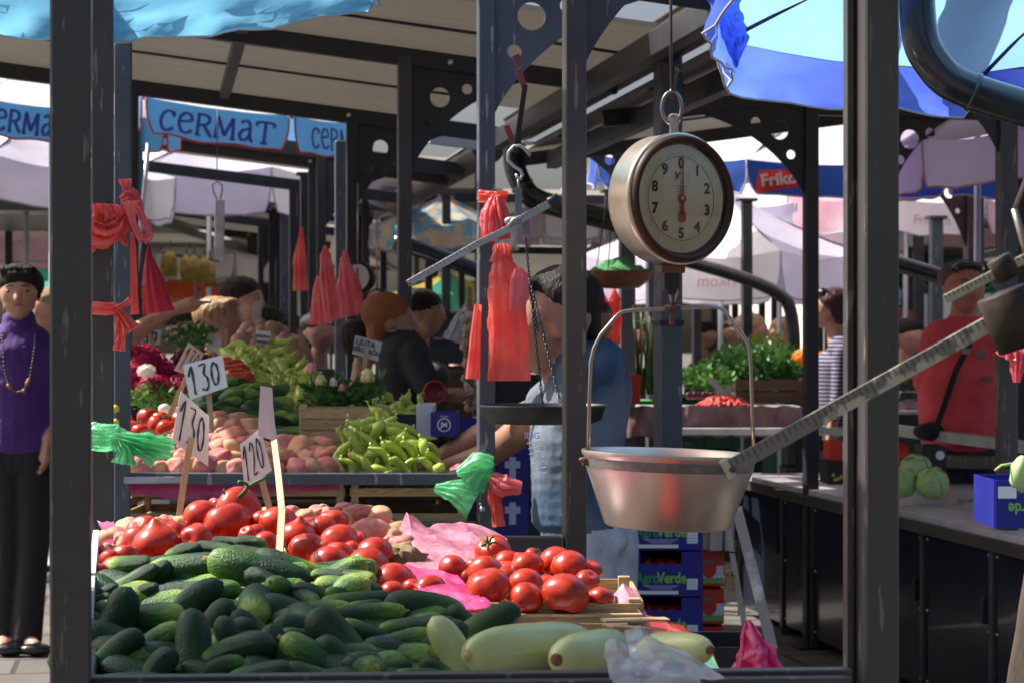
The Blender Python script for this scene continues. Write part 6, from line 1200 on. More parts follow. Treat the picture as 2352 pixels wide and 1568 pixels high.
m = MB(); m.tube([dp(1536, 655), dp(1538, 675), dp(1546, 706)], .003, 8); m.tube([dp(1552, 655), dp(1556, 668), dp(1550, 700)], .003, 8); m.tube([dp(1540, 656)+UP*.007*math.cos(a)+RT*.007*math.sin(a) for a in [k*.6 for k in range(11)]], .0022, 6); m.build('hook', WIRE, sc1)
m = MB(); m.tube([dp(1527, 709), dp(1563, 707)], .0075, 12); m.tube([dp(1544, 712), dp(1543, 742)], .004, 8); m.box(dp(1543, 735), (.010, .008, .022)); m.build('sleeve', RUSTB, sc1)
pc = V(1538, 1041, DS+.04); Rp = .181
m = MB(); 
pl = [(1352, 1048), (1352, 1000), (1354, 900), (1357, 830), (1364, 800), (1380, 768), (1420, 722), (1430, 716), (1450, 713), (1545, 708), (1640, 705), (1655, 708), (1665, 716), (1700, 760), (1716, 785), (1722, 800), (1725, 850), (1728, 950), (1731, 1030)]
m.tube([dp(*q) for q in pl], .0042, 10); m.build('bail', WIRE, sc1)
m = MB(); H = .152; m.lathe([(Rp*1.035, .004), (Rp*1.04, .0), (Rp*1.03, -.006), (Rp*1.0, -.012), (Rp*.985, -.03), (Rp*.74, -H), (Rp*.71, -H-.004), (.001, -H-.005)], pc, UP, 80); m.lathe([(.001, -H), (Rp*.72, -H), (Rp*.965, -.03), (Rp*.99, 0), (Rp*1.035, .004)], pc, UP, 80)
tl = (UP+RT*.035).normalized(); Rr = UP.rotation_difference(tl).to_matrix(); m.v = [tuple(pc+Rr @ (Vector(v)-pc)) for v in m.v]; m.build('pan', COP, sc1)
m = MB(); m.lathe([(Rp*1.002, -.001), (Rp*1.0, -.012), (Rp*.986, -.031)], pc-UP*.0008, UP, 80); m.v = [tuple(pc+Rr @ ((Vector(v)-pc)*1.004)) for v in m.v]; m.build('rim_band', mat('dull_zinc', (.22, .21, .20), .45, .7, (.14, .13, .12), 40, .2, 90), sc1)
m = MB(); m.box(V(1350, 1060, DS), (.024, .012, .014)); m.ell(V(1340, 1055, DS), (.010, .006, .006), 8); m.build('rivet_lug', RUSTB, sc1)
# ------------------------------------------------------------------ big steelyard with sliding weights (close, on the right)
YBAR = bpy.data.materials.new('chipped_bar_paint'); YBAR.use_nodes = True; n_ = YBAR.node_tree.nodes; L_ = YBAR.node_tree.links; p_ = n_['Principled BSDF']; tc_ = n_.new('ShaderNodeTexCoord'); nz_ = n_.new('ShaderNodeTexNoise'); nz_.inputs['Scale'].default_value = 22; nz_.inputs['Detail'].default_value = 6; L_.new(tc_.outputs['Object'], nz_.inputs[0]); sx_ = n_.new('ShaderNodeSeparateXYZ'); L_.new(tc_.outputs['Object'], sx_.inputs[0])
mm_ = n_.new('ShaderNodeMath'); mm_.operation = 'MULTIPLY_ADD'; mm_.inputs[1].default_value = 1.1; mm_.inputs[2].default_value = 0; L_.new(sx_.outputs[0], mm_.inputs[0]); ma_ = n_.new('ShaderNodeMath'); L_.new(mm_.outputs[0], ma_.inputs[0]); L_.new(nz_.outputs[0], ma_.inputs[1]); r_ = n_.new('ShaderNodeValToRGB'); r_.color_ramp.elements[0].position = .54; r_.color_ramp.elements[1].position = .58; r_.color_ramp.elements[0].color = (.17, .165, .145, 1); r_.color_ramp.elements[1].color = (.44, .43, .32, 1); L_.new(ma_.outputs[0], r_.inputs[0]); L_.new(r_.outputs[0], p_.inputs['Base Color']); p_.inputs['Roughness'].default_value = .5; p_.inputs['Metallic'].default_value = .2
TICK = mat('engraved_tick', (.05, .045, .035), .7); WGT = mat('rusty_weight', (.014, .010, .007), .6, .15, (.06, .04, .025), 22, .3, 60, detail=9, spec=.35)
ss = thing('steelyard', V(2300, 700, 2.75), 'large steelyard before the thick right post, long chipped bar with two cylinder weights', 'steelyard scale')
DB = 2.80
def bar_flat(p0, p1, w_, th, name, mt, par, ticks=0, tm=TICK, t0=0, t1=1):
    m = MB(); m.bar(p0, p1, th, w_); b = m.build(name, mt, par, (p0+p1)/2); b.matrix_parent_inverse = Matrix.Translation(-par.location) if par.parent is None else Matrix()
    x = (p1-p0).normalized(); y = FW.cross(x).normalized(); y = y if y.z > 0 else -y; n = x.cross(y).normalized(); n = n if n.dot(FW) < 0 else -n
    if ticks:
        m = MB()
        for k in range(ticks):
            c = p0.lerp(p1, t0+(t1-t0)*k/(ticks-1))+n*(th/2+.0012); h = w_*(.5 if k % 5 else .8); c2 = c+y*(w_*.48-h/2); a = x*.0007; m.add([c2-a-y*h/2, c2+a-y*h/2, c2+a+y*h/2, c2-a+y*h/2], [(0, 1, 2, 3)], 0, False)
        m.build('graduations', tm, par)
    return x, y, n
xb, yb_, nb_ = bar_flat(V(1668, 1078, DB), V(2275, 742, DB), .021, .006, 'graduated_bar', YBAR, ss, 46)
m = MB(); m.bar(V(1664, 1080, DB), V(1680, 1071, DB), .010, .026); m.build('bar_end', YBAR, ss); m = MB(); m.lathe([(.004, 0), (.004, .002), (0, .002)], V(1682, 1078, DB-.006), -FW, 10); m.build('hole', TICK, ss)
bar_flat(V(2172, 688, DB), V(2420, 560, DB), .012, .005, 'upper_bar', mat('yellowed_bar', (.48, .47, .34), .5, .1, (.36, .34, .24), 14, .1, 60), ss, 26)
def cyl(c0, c1, r, par, label=None):
    c0, c1 = Vector(c0), Vector(c1); ax = (c1-c0).normalized(); h = (c1-c0).length; m = MB(); m.lathe([(.001, 0), (r*.93, 0), (r, r*.06), (r, h-r*.06), (r*.93, h), (.001, h)], c0, ax, 44); return m.build('sliding_weight', WGT, par)
cyl(V(2298, 672, DB-.02), V(2350, 795, DB-.02), .0325, ss); cyl(V(2292, 592, DB), V(2318, 640, DB), .0165, ss)
bar_flat(V(2330, 690, DB), V(2440, 630, DB), .02, .006, 'bar_stub', YBAR, ss)
m = MB(); m.tube([V(2330, 480, DB), V(2352, 560, DB), V(2375, 640, DB)], .005, 8); m.tube([V(2330, 480, DB), V(2400, 300, DB), V(2420, -400, DB)], .003, 8); m.build('hanger', WIRE, ss)
# ------------------------------------------------------------------ middle steelyard with chains and a flat pan
s2 = thing('steelyard', V(1200, 500, 5.9), 'thin steelyard with chains and a shallow grey pan, hung in front of the seller', 'steelyard scale'); D2 = 5.75
BARM = mat('bright_bar', (.50, .50, .50), .35, .6, (.38, .38, .38), 12, .05, 60)
bar_flat(V(936, 652, D2+.0), V(1098, 560, D2+.0), .018, .005, 'graduated_bar', BARM, s2, 18); bar_flat(V(1098, 560, D2), V(1190, 515, D2), .018, .005, 'graduated_bar', BARM, s2); bar_flat(V(1195, 505, D2-.02), V(1285, 455, D2-.02), .020, .005, 'counter_bar', BARM, s2, 12)
m = MB(); m.lathe([(.0035, 0), (.0035, .001), (0, .001)], V(941, 652, D2-.005), -FW, 10); m.build('hole', TICK, s2)
m = MB(); m.lathe([(.001, 0), (.017, 0), (.018, .003), (.018, .03), (.001, .03)], V(1262, 470, D2-.02), (xb), 24); m.build('small_weight', mat('black_weight', (.03, .03, .035), .4, .3), s2)
m = MB(); 
for q in ([(1192, 432), (1190, 500)], [(1206, 490), (1210, 540)]): m.bar(V(*q[0], D2-.01), V(*q[1], D2-.01), .018, .004, up=FW)
m.build('link_plate', mat('grey_zinc', (.16, .18, .19), .5, .5), s2)
m = MB(); m.ell(V(1175, 508, D2-.01), (.02, .012, .012), 8); m.tube([V(1168, 520, D2-.02), V(1180, 505, D2-.02), V(1200, 498, D2-.02)], .006, 8); m.build('pivot_lug', BARM, s2)
m = MB(); m.tube([V(x, y, D2) for x, y in ((1218, 358), (1208, 345), (1195, 335), (1180, 336), (1168, 350), (1167, 368), (1180, 382), (1196, 392), (1200, 402), (1196, 412), (1188, 408), (1186, 400))], .0045, 8); m.build('s_hook', BARM, s2)
m = MB(); m.tube([V(1190, 412, D2), V(1191, 432, D2)], .003, 6); m.build('hook_pin', BARM, s2)
def chain(p0, p1, n, par, mt):
    m = MB(); p0, p1 = Vector(p0), Vector(p1); L = (p1-p0).length/n; t = (p1-p0).normalized(); a0 = t.cross(FW).normalized(); b0 = a0.cross(t)
    for k in range(n):
        c = p0.lerp(p1, (k+.5)/n); a = a0 if k % 2 else b0; a = (a+(b0 if k % 2 else a0)*.3).normalized(); m.tube([c+t*math.cos(q)*L*.66+a*math.sin(q)*L*.30 for q in [j*.7854 for j in range(9)]], .0016, 5, cap=False)
    m.build('chain', mt, par)
CHN = mat('dark_chain', (.05, .065, .075), .35, .8)
chain(V(1207, 545, D2), V(1216, 640, D2), 11, s2, CHN); chain(V(1216, 640, D2), V(1247, 932, D2+.05), 30, s2, CHN); chain(V(1216, 640, D2), V(1287, 922, D2-.15), 30, s2, CHN); chain(V(1216, 640, D2), V(1236, 760, D2+.02), 13, s2, CHN)
m = MB(); pcn = V(1246, 932, D2); Rn = .168; m.lathe([(Rn, .004), (Rn*1.01, 0), (Rn*.985, -.004), (Rn*.93, -.036), (Rn*.8, -.045), (.001, -.048)], pcn, UP, 60); m.lathe([(.001, -.042), (Rn*.8, -.04), (Rn*.92, -.032), (Rn*.975, 0), (Rn, .004)], pcn, UP, 60); m.build('pan', mat('dark_pan', (.05, .055, .058), .42, .6, (.035, .038, .04), 20, .1, 60), s2)
# red straps hanging from the bracket
RSTR = mat('worn_red_strap', (.30, .03, .06), .5, .2, (.12, .08, .08), 30, .2, 60); DSTR = mat('dark_flat_bar', (.035, .02, .02), .4, .4)
t = thing('hanging_strap', V(1195, 150, 5.9), 'bent metal strap with red paint, hooked on the lit bracket', 'strap'); m = MB(); m.bar(V(1183, 126, 5.9), V(1195, 150, 5.9), .022, .006, up=FW); m.bar(V(1190, 158, 5.88), V(1204, 200, 5.88), .017, .006, up=FW); m.build('red_strap', RSTR, t); m = MB(); m.bar(V(1206, 196, 5.88), V(1184, 350, 5.86), .015, .012, up=FW); m.bar(V(1150, 290, 5.9), V(1150, 290, 5.9)+UP*.001, .001, .001); m.build('drop_bar', DSTR, t); m = MB(); m.bar(V(1163, 288, 5.9), V(1184, 345, 5.9), .016, .006, up=FW); m.build('red_strap', RSTR, t)
# hanging garlic bag tube, small dials, ice bag etc.
t = thing('hanging_tube', V(505, 560, 11.8), 'tall grey newspaper roll hanging on a looped string', 'hanging tube'); m = MB(); m.bar(V(505, 460, 11.8), V(503, 598, 11.8), .05, .03, up=FW); m.build('tube', mat('grey_paper', (.42, .42, .44), .7, 0, (.30, .30, .33), 12), t); m = MB(); m.tube([V(x, y, 11.8) for x, y in ((500, 462), (490, 440), (488, 425), (498, 418), (510, 425), (510, 440), (505, 462))], .004, 5); m.tube([V(498, 418, 11.8), V(500, 250, 11.8)], .003, 5); m.build('string', DARKST, t)
for (X, Y, R_, d, lb) in [(822, 637, 34, 9.6, 'small grey dial scale hanging right of the pink bag'), (866, 690, 26, 9.9, 'smaller dial scale behind the orange scarf')]:
    c = V(X, Y, d); r = R_/FP*d; a2 = (-FW+RT*-.4).normalized(); t = thing('dial_scale', c, lb, 'scale'); m = MB(); m.lathe([(.001, -.06), (r, -.05), (r*1.04, 0), (r*.88, .006)], c, a2, 36); m.build('drum', BRZ, t); m = MB(); m.lathe([(r*.9, .004), (.001, .005)], c, a2, 30); m.build('dial_face', mat('grey_face', (.42, .42, .42), .5), t); m = MB(); m.tube([c+UP*r, c+UP*(r+.35)], .004, 6); m.build('hook', WIRE, t); m = MB(); m.bar(c+a2*.008-UP*r*.3, c+a2*.008+UP*r*.6, .008, .003, up=FW); m.build('needle', NEED, t)
m = MB(); m.lathe([(.012, 0), (.012, .001), (.001, .002)], V(265, 938, 6.52), -FW, 16); tag(m.build('round_sticker', YEL), 'upper yellow round sticker on the left post', 'sticker'); m = MB(); m.lathe([(.012, 0), (.012, .001), (.001, .002)], V(265, 970, 6.52), -FW, 16); tag(m.build('round_sticker', YEL), 'lower yellow round sticker on the left post', 'sticker')
# ------------------------------------------------------------------ people: ellipsoid chains fused by a voxel remesh into one body
def fuse(name, prims, mats, parent, vox=.008, sm=6, disp=0):
    """prims: (p0, p1, r0, r1, mat) chains; r may be (rx, ry, rz) along RT, FW, UP"""
    m = MB(); C0, RR, MI = [], [], []
    for pr in prims:
        p0, p1, r0, r1, mi = pr[:5]; r0 = Vector(r0) if isinstance(r0, (tuple, list)) else Vector((r0,)*3); r1 = Vector(r1) if isinstance(r1, (tuple, list)) else Vector((r1,)*3)
        L = (p1-p0).length; st = min(*r0, *r1)*.35; n = max(1, int(L/st)+1) if L > 1e-5 else 1
        for i in range(n):
            f = i/max(1, n-1); c = p0.lerp(p1, f); r = r0.lerp(r1, f); B = basis(RT, FW, UP); m.ell(c, r, 7 if max(r) < .05 else 10, 0, B); C0.append(c); RR.append(r); MI.append(mi)
    me = m.mesh('tmp', []); t = bpy.data.objects.new('tmp', me); col.objects.link(t)
    a = t.modifiers.new('r', 'REMESH'); a.mode = 'VOXEL'; a.voxel_size = vox; b = t.modifiers.new('s', 'SMOOTH'); b.iterations = sm; b.factor = .5
    bpy.context.view_layer.update(); o = bpy.data.meshes.new_from_object(t.evaluated_get(bpy.context.evaluated_depsgraph_get())); bpy.data.objects.remove(t)
    if disp:
        for v in o.vertices: v.co += Vector((1, 1, 0))*0+v.normal*disp*noise.noise(v.co*Vector((1, 1, .5)).x*60 if 0 else Vector((v.co.x*60, v.co.y*60, v.co.z*18)))
    n = len(o.polygons); ce = np.empty(n*3); o.polygons.foreach_get('center', ce); ce = ce.reshape(-1, 3); best = np.full(n, 1e9); idx = np.zeros(n, int)
    R_ = np.array(basis(RT, FW, UP))
    for c, r, mi in zip(C0, RR, MI):
        q = ((ce-np.array(c)) @ R_)/np.array(r); d = np.abs(np.sqrt((q**2).sum(1))-1)*min(r); k = d < best; best[k] = d[k]; idx[k] = mi
    o.materials.clear()
    for mm in mats: o.materials.append(mm)
    o.polygons.foreach_set('material_index', idx.astype(int)); o.polygons.foreach_set('use_smooth', [True]*n); o.update()
    return link(name, o, parent)
def head_prims(c, s, face=0, skin=0, chin=1.0, tilt=0):
    """c head centre, s head height; face: angle of the face, 0 looks at the camera, +90 looks right, -90 left"""
    f = (-FW*math.cos(math.radians(face))+RT*math.sin(math.radians(face))); f = (f+UP*tilt).normalized(); sd = f.cross(UP).normalized(); u = sd.cross(f).normalized()
    def P(x, y, z): return c+sd*x*s+f*y*s+u*z*s
    k = lambda a, b, c_: tuple(abs(q)*s for q in (Vector((abs(RT.dot(sd))*a+abs(RT.dot(f))*b, abs(FW.dot(sd))*a+abs(FW.dot(f))*b, c_))))
    pr = [(P(0, -.06, .12), P(0, -.06, .12), k(.335, .40, .37), k(.335, .40, .37), skin), (P(0, .12, .02), P(0, .12, .02), k(.30, .27, .34), k(.30, .27, .34), skin), (P(0, .13, -.18), P(0, .16, -.33), k(.25, .22, .16), k(.15, .13, .11), skin),
          (P(0, .38, .06), P(0, .46, -.10), k(.035, .04, .05), k(.06, .06, .045), skin), (P(-.12, .33, .12), P(.12, .33, .12), k(.09, .06, .04), k(.09, .06, .04), skin), (P(-.06, .33, -.22), P(.06, .33, -.22), k(.06, .05, .03), k(.06, .05, .03), skin),
          (P(-.17, .25, -.06), P(-.17, .25, -.06), k(.10, .08, .09), k(.10, .08, .09), skin), (P(.17, .25, -.06), P(.17, .25, -.06), k(.10, .08, .09), k(.10, .08, .09), skin)]
    for sx in (-1, 1): pr.append((P(sx*.335, -.02, .04), P(sx*.34, -.01, -.08), k(.03, .07, .09), k(.03, .05, .06), skin))
    return pr, P, (sd, f, u)
LIP = mat('lips', (.42, .12, .10), .4); EYEW = mat('eye_dark', (.035, .022, .018), .25); BROW = HAIRD
def face_bits(P, fr, s, par, brow=True, lip=LIP, eyes=True):
    sd, f, u = fr; B = basis(sd, f, u)
    if eyes:
        for sx in (-1, 1):
            m = MB(); m.ell(P(sx*.145, .366, .045), (.066*s, .03*s, .030*s), 6, 0, B); m.build('eye', EYEW, par)
            if brow: m = MB(); m.tube([P(sx*.06, .395, .13), P(sx*.14, .39, .155), P(sx*.22, .34, .13)], [.008*s, .014*s, .006*s], 6); m.build('eyebrow', BROW, par)
    m = MB(); m.tube([P(-.11, .355, -.215), P(-.05, .385, -.20), P(0, .39, -.208), P(.05, .385, -.20), P(.11, .355, -.215)], [.006*s, .017*s, .019*s, .017*s, .006*s], 6); m.build('lips', lip, par)
def hair(P, s, fr, par, mt, prims, vox=.008, disp=.0035):
    sd, f, u = fr; k = lambda a, b, c_: tuple(abs(q)*s for q in (Vector((abs(RT.dot(sd))*a+abs(RT.dot(f))*b, abs(FW.dot(sd))*a+abs(FW.dot(f))*b, c_))))
    return fuse('hair', [(P(*a), P(*b), k(*r0), k(*r1), 0) for a, b, r0, r1 in prims], [mt], par, vox, 3, disp)
def hand(wr, dr, nrm, s, mi, curl=.3, spread=.22, thumb=1):
    """palm, four fingers and a thumb as chains from the wrist; dr hand direction, nrm back of hand"""
    dr = dr.normalized(); sd = dr.cross(nrm).normalized(); nn = sd.cross(dr).normalized(); pr = [(wr, wr+dr*.085*s, .024*s, (.032*s,)*3, mi)]
    for k, (L, o) in enumerate([(.070, -.030), (.080, -.010), (.074, .010), (.058, .030)]):
        b = wr+dr*.085*s+sd*o*s; d1 = (dr+sd*o*spread*20*.5-nn*curl*.4).normalized(); e = b+d1*L*.5*s; d2 = (d1-nn*curl*(1+.2*k)).normalized(); g_ = e+d2*L*.5*s
        pr += [(wr+dr*.03*s+sd*o*.7*s, b, .013*s, .010*s, mi), (b, e, .0100*s, .0090*s, mi), (e, g_, .0088*s, .0070*s, mi)]
    b = wr+dr*.025*s-sd*.025*thumb*s; e = b+(dr*.7-sd*.8*thumb-nn*.25).normalized()*.038*s; pr += [(b, e, .013*s, .011*s, mi), (e, e+(dr*1.0-sd*.3*thumb-nn*.3).normalized()*.032*s, .010*s, .0085*s, mi)]
    return pr
# -- the woman in purple (left edge)
D = 9.6; t = thing('person', V(50, 784, D), 'short haired woman in a purple roll neck jumper and bead necklace, at the left edge', 'person'); t.location.z = 0
s = .245; hp, P, fr_ = head_prims(V(44, 676, D), s, 8)
w = lambda x, y, dd=0: V(x, y, D+dd)
pr = hp+[(w(44, 722, .02), w(44, 745, .03), .055, .062, 0), (w(44, 738, .03), w(45, 760, .03), .075, .085, 1), (w(20, 790, .03), w(70, 790, .03), (.10, .10, .09), (.10, .10, .09), 1), (w(2, 800, .03), w(92, 800, .03), (.07, .085, .07), (.07, .085, .07), 1),
  (w(46, 820, .02), w(46, 880, .02), (.18, .12, .12), (.165, .13, .12), 1), (w(46, 880, .02), w(46, 960, .02), (.165, .13, .1), (.165, .12, .1), 1), (w(46, 960, .02), w(46, 1025, .02), (.17, .12, .06), (.18, .13, .05), 1),
  (w(97, 808, .03), w(108, 900, .05), .058, .048, 1), (w(108, 900, .05), w(118, 990, -.02), .045, .032, 1), (w(118, 985, -.02), w(112, 1010, -.08), .030, .028, 0), (w(-3, 808, .03), w(-18, 900, .03), .058, .048, 1), (w(-18, 900, .03), w(-12, 1000, -.05), .045, .03, 1),
  (w(14, 1050, .02), w(78, 1050, .02), (.10, .12, .09), (.10, .12, .09), 2), (w(20, 1080, .02), w(22, 1260, .02), .095, .066, 2), (w(22, 1260, .02), w(10, 1465, .04), .064, .060, 2), (w(76, 1080, .02), w(78, 1250, .0), .095, .070, 2), (w(78, 1250, .0), w(62, 1462, .0), .068, .068, 2),
  (w(64, 1470, .0), w(80, 1483, -.10), .035, .03, 0), (w(10, 1475, .0), w(6, 1485, -.10), .035, .03, 0)]+hand(w(112, 1008, -.08), -UP+RT*-.1, RT, .95, 0, .4)
fuse('body', pr, [SKIN, PURP, BLACKC], t, .0075, 2); face_bits(P, fr_, s, t)
hair(P, s, fr_, t, HAIRD, [((0, -.10, .20), (0, -.10, .20), (.39, .43, .37), (.39, .43, .37)), ((-.2, .24, .42), (.2, .24, .42), (.14, .08, .10), (.14, .08, .10)), ((-.20, .32, .33), (.10, .34, .35), (.10, .04, .07), (.08, .04, .05)), ((-.34, .02, .25), (-.35, .02, -.02), (.05, .13, .1), (.03, .09, .08)), ((.34, .02, .25), (.35, .02, -.02), (.05, .13, .1), (.03, .09, .08)), ((0, -.33, .0), (0, -.33, -.22), (.30, .14, .1), (.25, .12, .1))])
for X, dx in ((66, 1), (4, -1)): sh = MB(); sh.ell(w(X+16, 1490, -.12), (.075, .045, .028), 10, 0, basis(RT, FW, UP)); so2 = sh.build('shoe', mat('black_patent', (.01, .01, .012), .15, coat=.6), t); sh = MB(); sh.tube([w(X-4, 1478, .02), w(X-6, 1497, .03)], [.016, .009], 8); sh.build('heel', MATS['black_patent'], so2)
nk = MB(); nkp = [(4, 765), (6, 800), (10, 850), (20, 885), (38, 900), (55, 897), (68, 868), (75, 830), (80, 790), (80, 765)]
for i in range(len(nkp)-1):
    for k in range(5):
        f = k/5; X = nkp[i][0]*(1-f)+nkp[i+1][0]*f; Y = nkp[i][1]*(1-f)+nkp[i+1][1]*f; b = Y > 840 and random.random() < .35; nk.ell(w(X, Y, -.135 if Y > 800 else -.11), (.010 if b else .005,)*3, 5, 0 if not b else 1)
nk.build('necklace', [mat('dark_beads', (.10, .09, .07), .3), mat('amber_beads', (.40, .18, .04), .3)], t)
ear = MB(); ear.tube([w(10, 695, 0), w(10, 718, 0)], .006, 6); ear.build('earring', mat('brass2', (.5, .35, .15), .3, .8), t)
# bag at her side
m = MB(); m.ell(V(122, 1040, 9.55), (.03, .06, .09), 8); m.tube([V(118, 985, 9.55), V(116, 1010, 9.55)], .006, 6); tag(m.build('handbag', BLACKC, None, V(122, 1040, 9.55)), 'black handbag beside the woman in purple, mostly behind the post', 'bag')
# -- the seller
D = 6.45; t = thing('person', V(1320, 784, D), 'seller in washed blue T shirt and pale jeans, face behind the red bags', 'person'); t.location.z = 0
w = lambda x, y, dd=0: V(x, y, D+dd); s = .315; hp, P, fr_ = head_prims(w(1268, 748), s, -84, 0, tilt=-.22)
pr = hp+[(w(1290, 800, .0), w(1315, 860, .02), (.075, .07, .07), (.09, .085, .08), 0), (w(1335, 850, .02), w(1375, 850, .04), (.09, .19, .09), (.09, .20, .10), 1), (w(1350, 900, .03), w(1325, 1010, .03), (.135, .17, .13), (.145, .17, .13), 1), (w(1325, 1010, .03), w(1322, 1175, .03), (.142, .17, .13), (.132, .165, .10), 1), (w(1322, 1175, .03), w(1324, 1195, .03), (.136, .17, .05), (.136, .17, .05), 1),
  (w(1395, 880, .05), w(1392, 980, .05), (.06, .14, .09), (.05, .13, .09), 1),
  (w(1330, 1195, .03), w(1345, 1240, .03), (.125, .15, .06), (.13, .155, .07), 2), (w(1340, 1245, -.02), w(1330, 1480, -.05), .11, .08, 2), (w(1385, 1245, .12), w(1400, 1480, .12), .11, .08, 2), (w(1330, 1480, -.05), w(1350, 1775, .0), .08, .055, 2), (w(1400, 1480, .12), w(1410, 1775, .18), .08, .055, 2),
  (w(1305, 895, .05), w(1262, 925, .05), (.080, .075, .075), (.074, .068, .068), 1), (w(1262, 922, .05), w(1205, 985, .18), .062, .052, 0), (w(1208, 982, .18), w(1120, 1045, .33), .053, .042, 0), (w(1120, 1045, .33), w(1030, 1072, .42), .042, .030, 0),
  (w(1285, 930, .36), w(1240, 950, .36), (.07, .07, .07), (.064, .064, .064), 1), (w(1240, 950, .36), w(1160, 970, .42), .055, .048, 0), (w(1160, 970, .42), w(1040, 1035, .50), .048, .036, 0), (w(1040, 1035, .50), w(1005, 1055, .50), .036, .030, 0)]
pr += hand(w(1030, 1072, .42), -RT-UP*.3, UP, 1.05, 0, .6)+hand(w(1005, 1055, .50), -RT-UP*.3, UP, 1.05, 0, .6)
fuse('body', pr, [SKIN2, TEE, JEAN], t, .0095, 3); face_bits(P, fr_, s, t)
hair(P, s, fr_, t, HAIRD, [((0, -.17, .23), (0, -.17, .23), (.355, .36, .32), (.355, .36, .32)), ((-.12, .14, .42), (.12, .18, .42), (.16, .14, .08), (.16, .14, .08)), ((0, -.34, .05), (0, -.34, -.14), (.26, .12, .12), (.22, .09, .12)), ((-.27, -.16, .04), (-.27, -.16, .0), (.07, .11, .12), (.06, .09, .12)), ((.27, -.16, .04), (.27, -.16, .0), (.07, .11, .12), (.06, .09, .12))], .009, .003)
for X, dd in ((1340, -.03), (1400, .18)): sh = MB(); c = w(X, 784, dd); c.z = .045; sh.ell(c-RT*.05, (.14, .05, .045), 10, 0, basis(RT, FW, UP)); sh.build('shoe', BLACKC, t)
m = MB()
for k in range(7): q = w(1211+k*2, 1018+k*12, -.135); m.bar(q, q+RT*.042+UP*.008, .002, .003)
m.build('shirt_print', WHT, t); text('ING', .026, w(1222, 1000, -.14), CAMB, LBL, t, bold=.0004)
# -- the man in red
D = 10.2; t = thing('person', V(2215, 784, D), 'person in a red polo shirt with a black strap across the chest, right background', 'person'); t.location.z = 0
w = lambda x, y, dd=0: V(x, y, D+dd); s = .25; hp, P, fr_ = head_prims(w(2214, 662), s, 12)
pr = hp+[(w(2214, 705, .03), w(2214, 740, .04), .062, .07, 0), (w(2168, 782, .04), w(2260, 782, .04), (.11, .12, .10), (.11, .12, .10), 1), (w(2214, 735, .04), w(2214, 750, .04), (.085, .08, .03), (.11, .09, .04), 1), (w(2212, 830, .03), w(2210, 900, .0), (.185, .14, .15), (.20, .18, .15), 1), (w(2210, 900, 0), w(2214, 1000, 0), (.205, .19, .14), (.20, .18, .10), 1),
  (w(2148, 796, .04), w(2130, 880, .05), (.075, .085, .08), (.068, .075, .05), 1), (w(2132, 885, .05), w(2128, 935, .05), .050, .046, 0), (w(2128, 935, .05), w(2132, 1030, -.02), .045, .032, 0), (w(2285, 790, .04), w(2296, 880, .05), (.075, .085, .08), (.065, .075, .06), 1), (w(2296, 885, .05), w(2300, 1030, .0), .048, .032, 0),
  (w(2180, 1040, .02), w(2245, 1040, .02), (.12, .15, .1), (.12, .15, .1), 2), (w(2180, 1060, .02), w(2178, 1250, .02), .10, .07, 2), (w(2178, 1250, .02), w(2176, 1430, .02), .07, .055, 2), (w(2245, 1060, .02), w(2248, 1250, .02), .10, .07, 2), (w(2248, 1250, .02), w(2250, 1430, .02), .07, .055, 2)]
pr += hand(w(2132, 1030, -.02), -UP, RT, 1, 0, .4)+hand(w(2300, 1030, 0), -UP, RT, 1, 0, .4)
fuse('body', pr, [mat('ruddy_skin', (.52, .20, .15), .5, 0, (.44, .15, .11), 22), REDS, mat('navy_trousers', (.02, .025, .05), .8)], t, .010, 4); face_bits(P, fr_, s, t)
hair(P, s, fr_, t, mat('brown_hair', (.07, .04, .035), .6, 0, (.12, .08, .07), 60), [((0, -.12, .20), (0, -.12, .20), (.37, .40, .34), (.37, .40, .34)), ((-.12, .16, .43), (.12, .16, .43), (.14, .10, .07), (.14, .10, .07)), ((-.32, -.05, .2), (-.33, -.05, .02), (.04, .13, .1), (.03, .08, .06)), ((.32, -.05, .2), (.33, -.05, .02), (.04, .13, .1), (.03, .08, .06))], .010, .004)
m = MB(); m.tube([P(-.30, .15, .36), P(-.18, .30, .42), P(0, .35, .42), P(.18, .30, .42), P(.30, .15, .36)], [.012, .018, .010, .018, .012], 8); m.build('sunglasses', mat('dark_lens', (.01, .01, .015), .1, coat=.6), t)
m = MB(); m.bar(w(2240, 765, -.13), w(2196, 850, -.19), .028, .004, up=FW); m.bar(w(2196, 850, -.19), w(2150, 985, -.20), .028, .004, up=FW); m.build('bag_strap', BLACKC, t); m = MB(); m.box(w(2219, 806, -.17), (.035, .006, .028)); m.build('buckle', mat('grey_buckle', (.2, .2, .22), .3, .6), t)
m = MB(); m.ell(w(2140, 990, -.10), (.09, .06, .045), 8); m.build('waist_bag', BLACKC, t); flat(t, w(2265, 870, -.19), .06, .025, mat('brown_patch', (.18, .09, .06), .6), 'shirt_patch'); text('DENIM', .045, w(2200, 862, -.205), CAMB, mat('dark_red_print', (.32, .02, .05), .7), t, sx=1.4) if 0 else None
m = MB(); m.lathe([(.026, 0), (.026, .003), (.001, .004)], w(2253, 812, -.165), -FW, 16); m.build('shirt_badge', mat('grey_badge', (.25, .15, .16), .6), t)
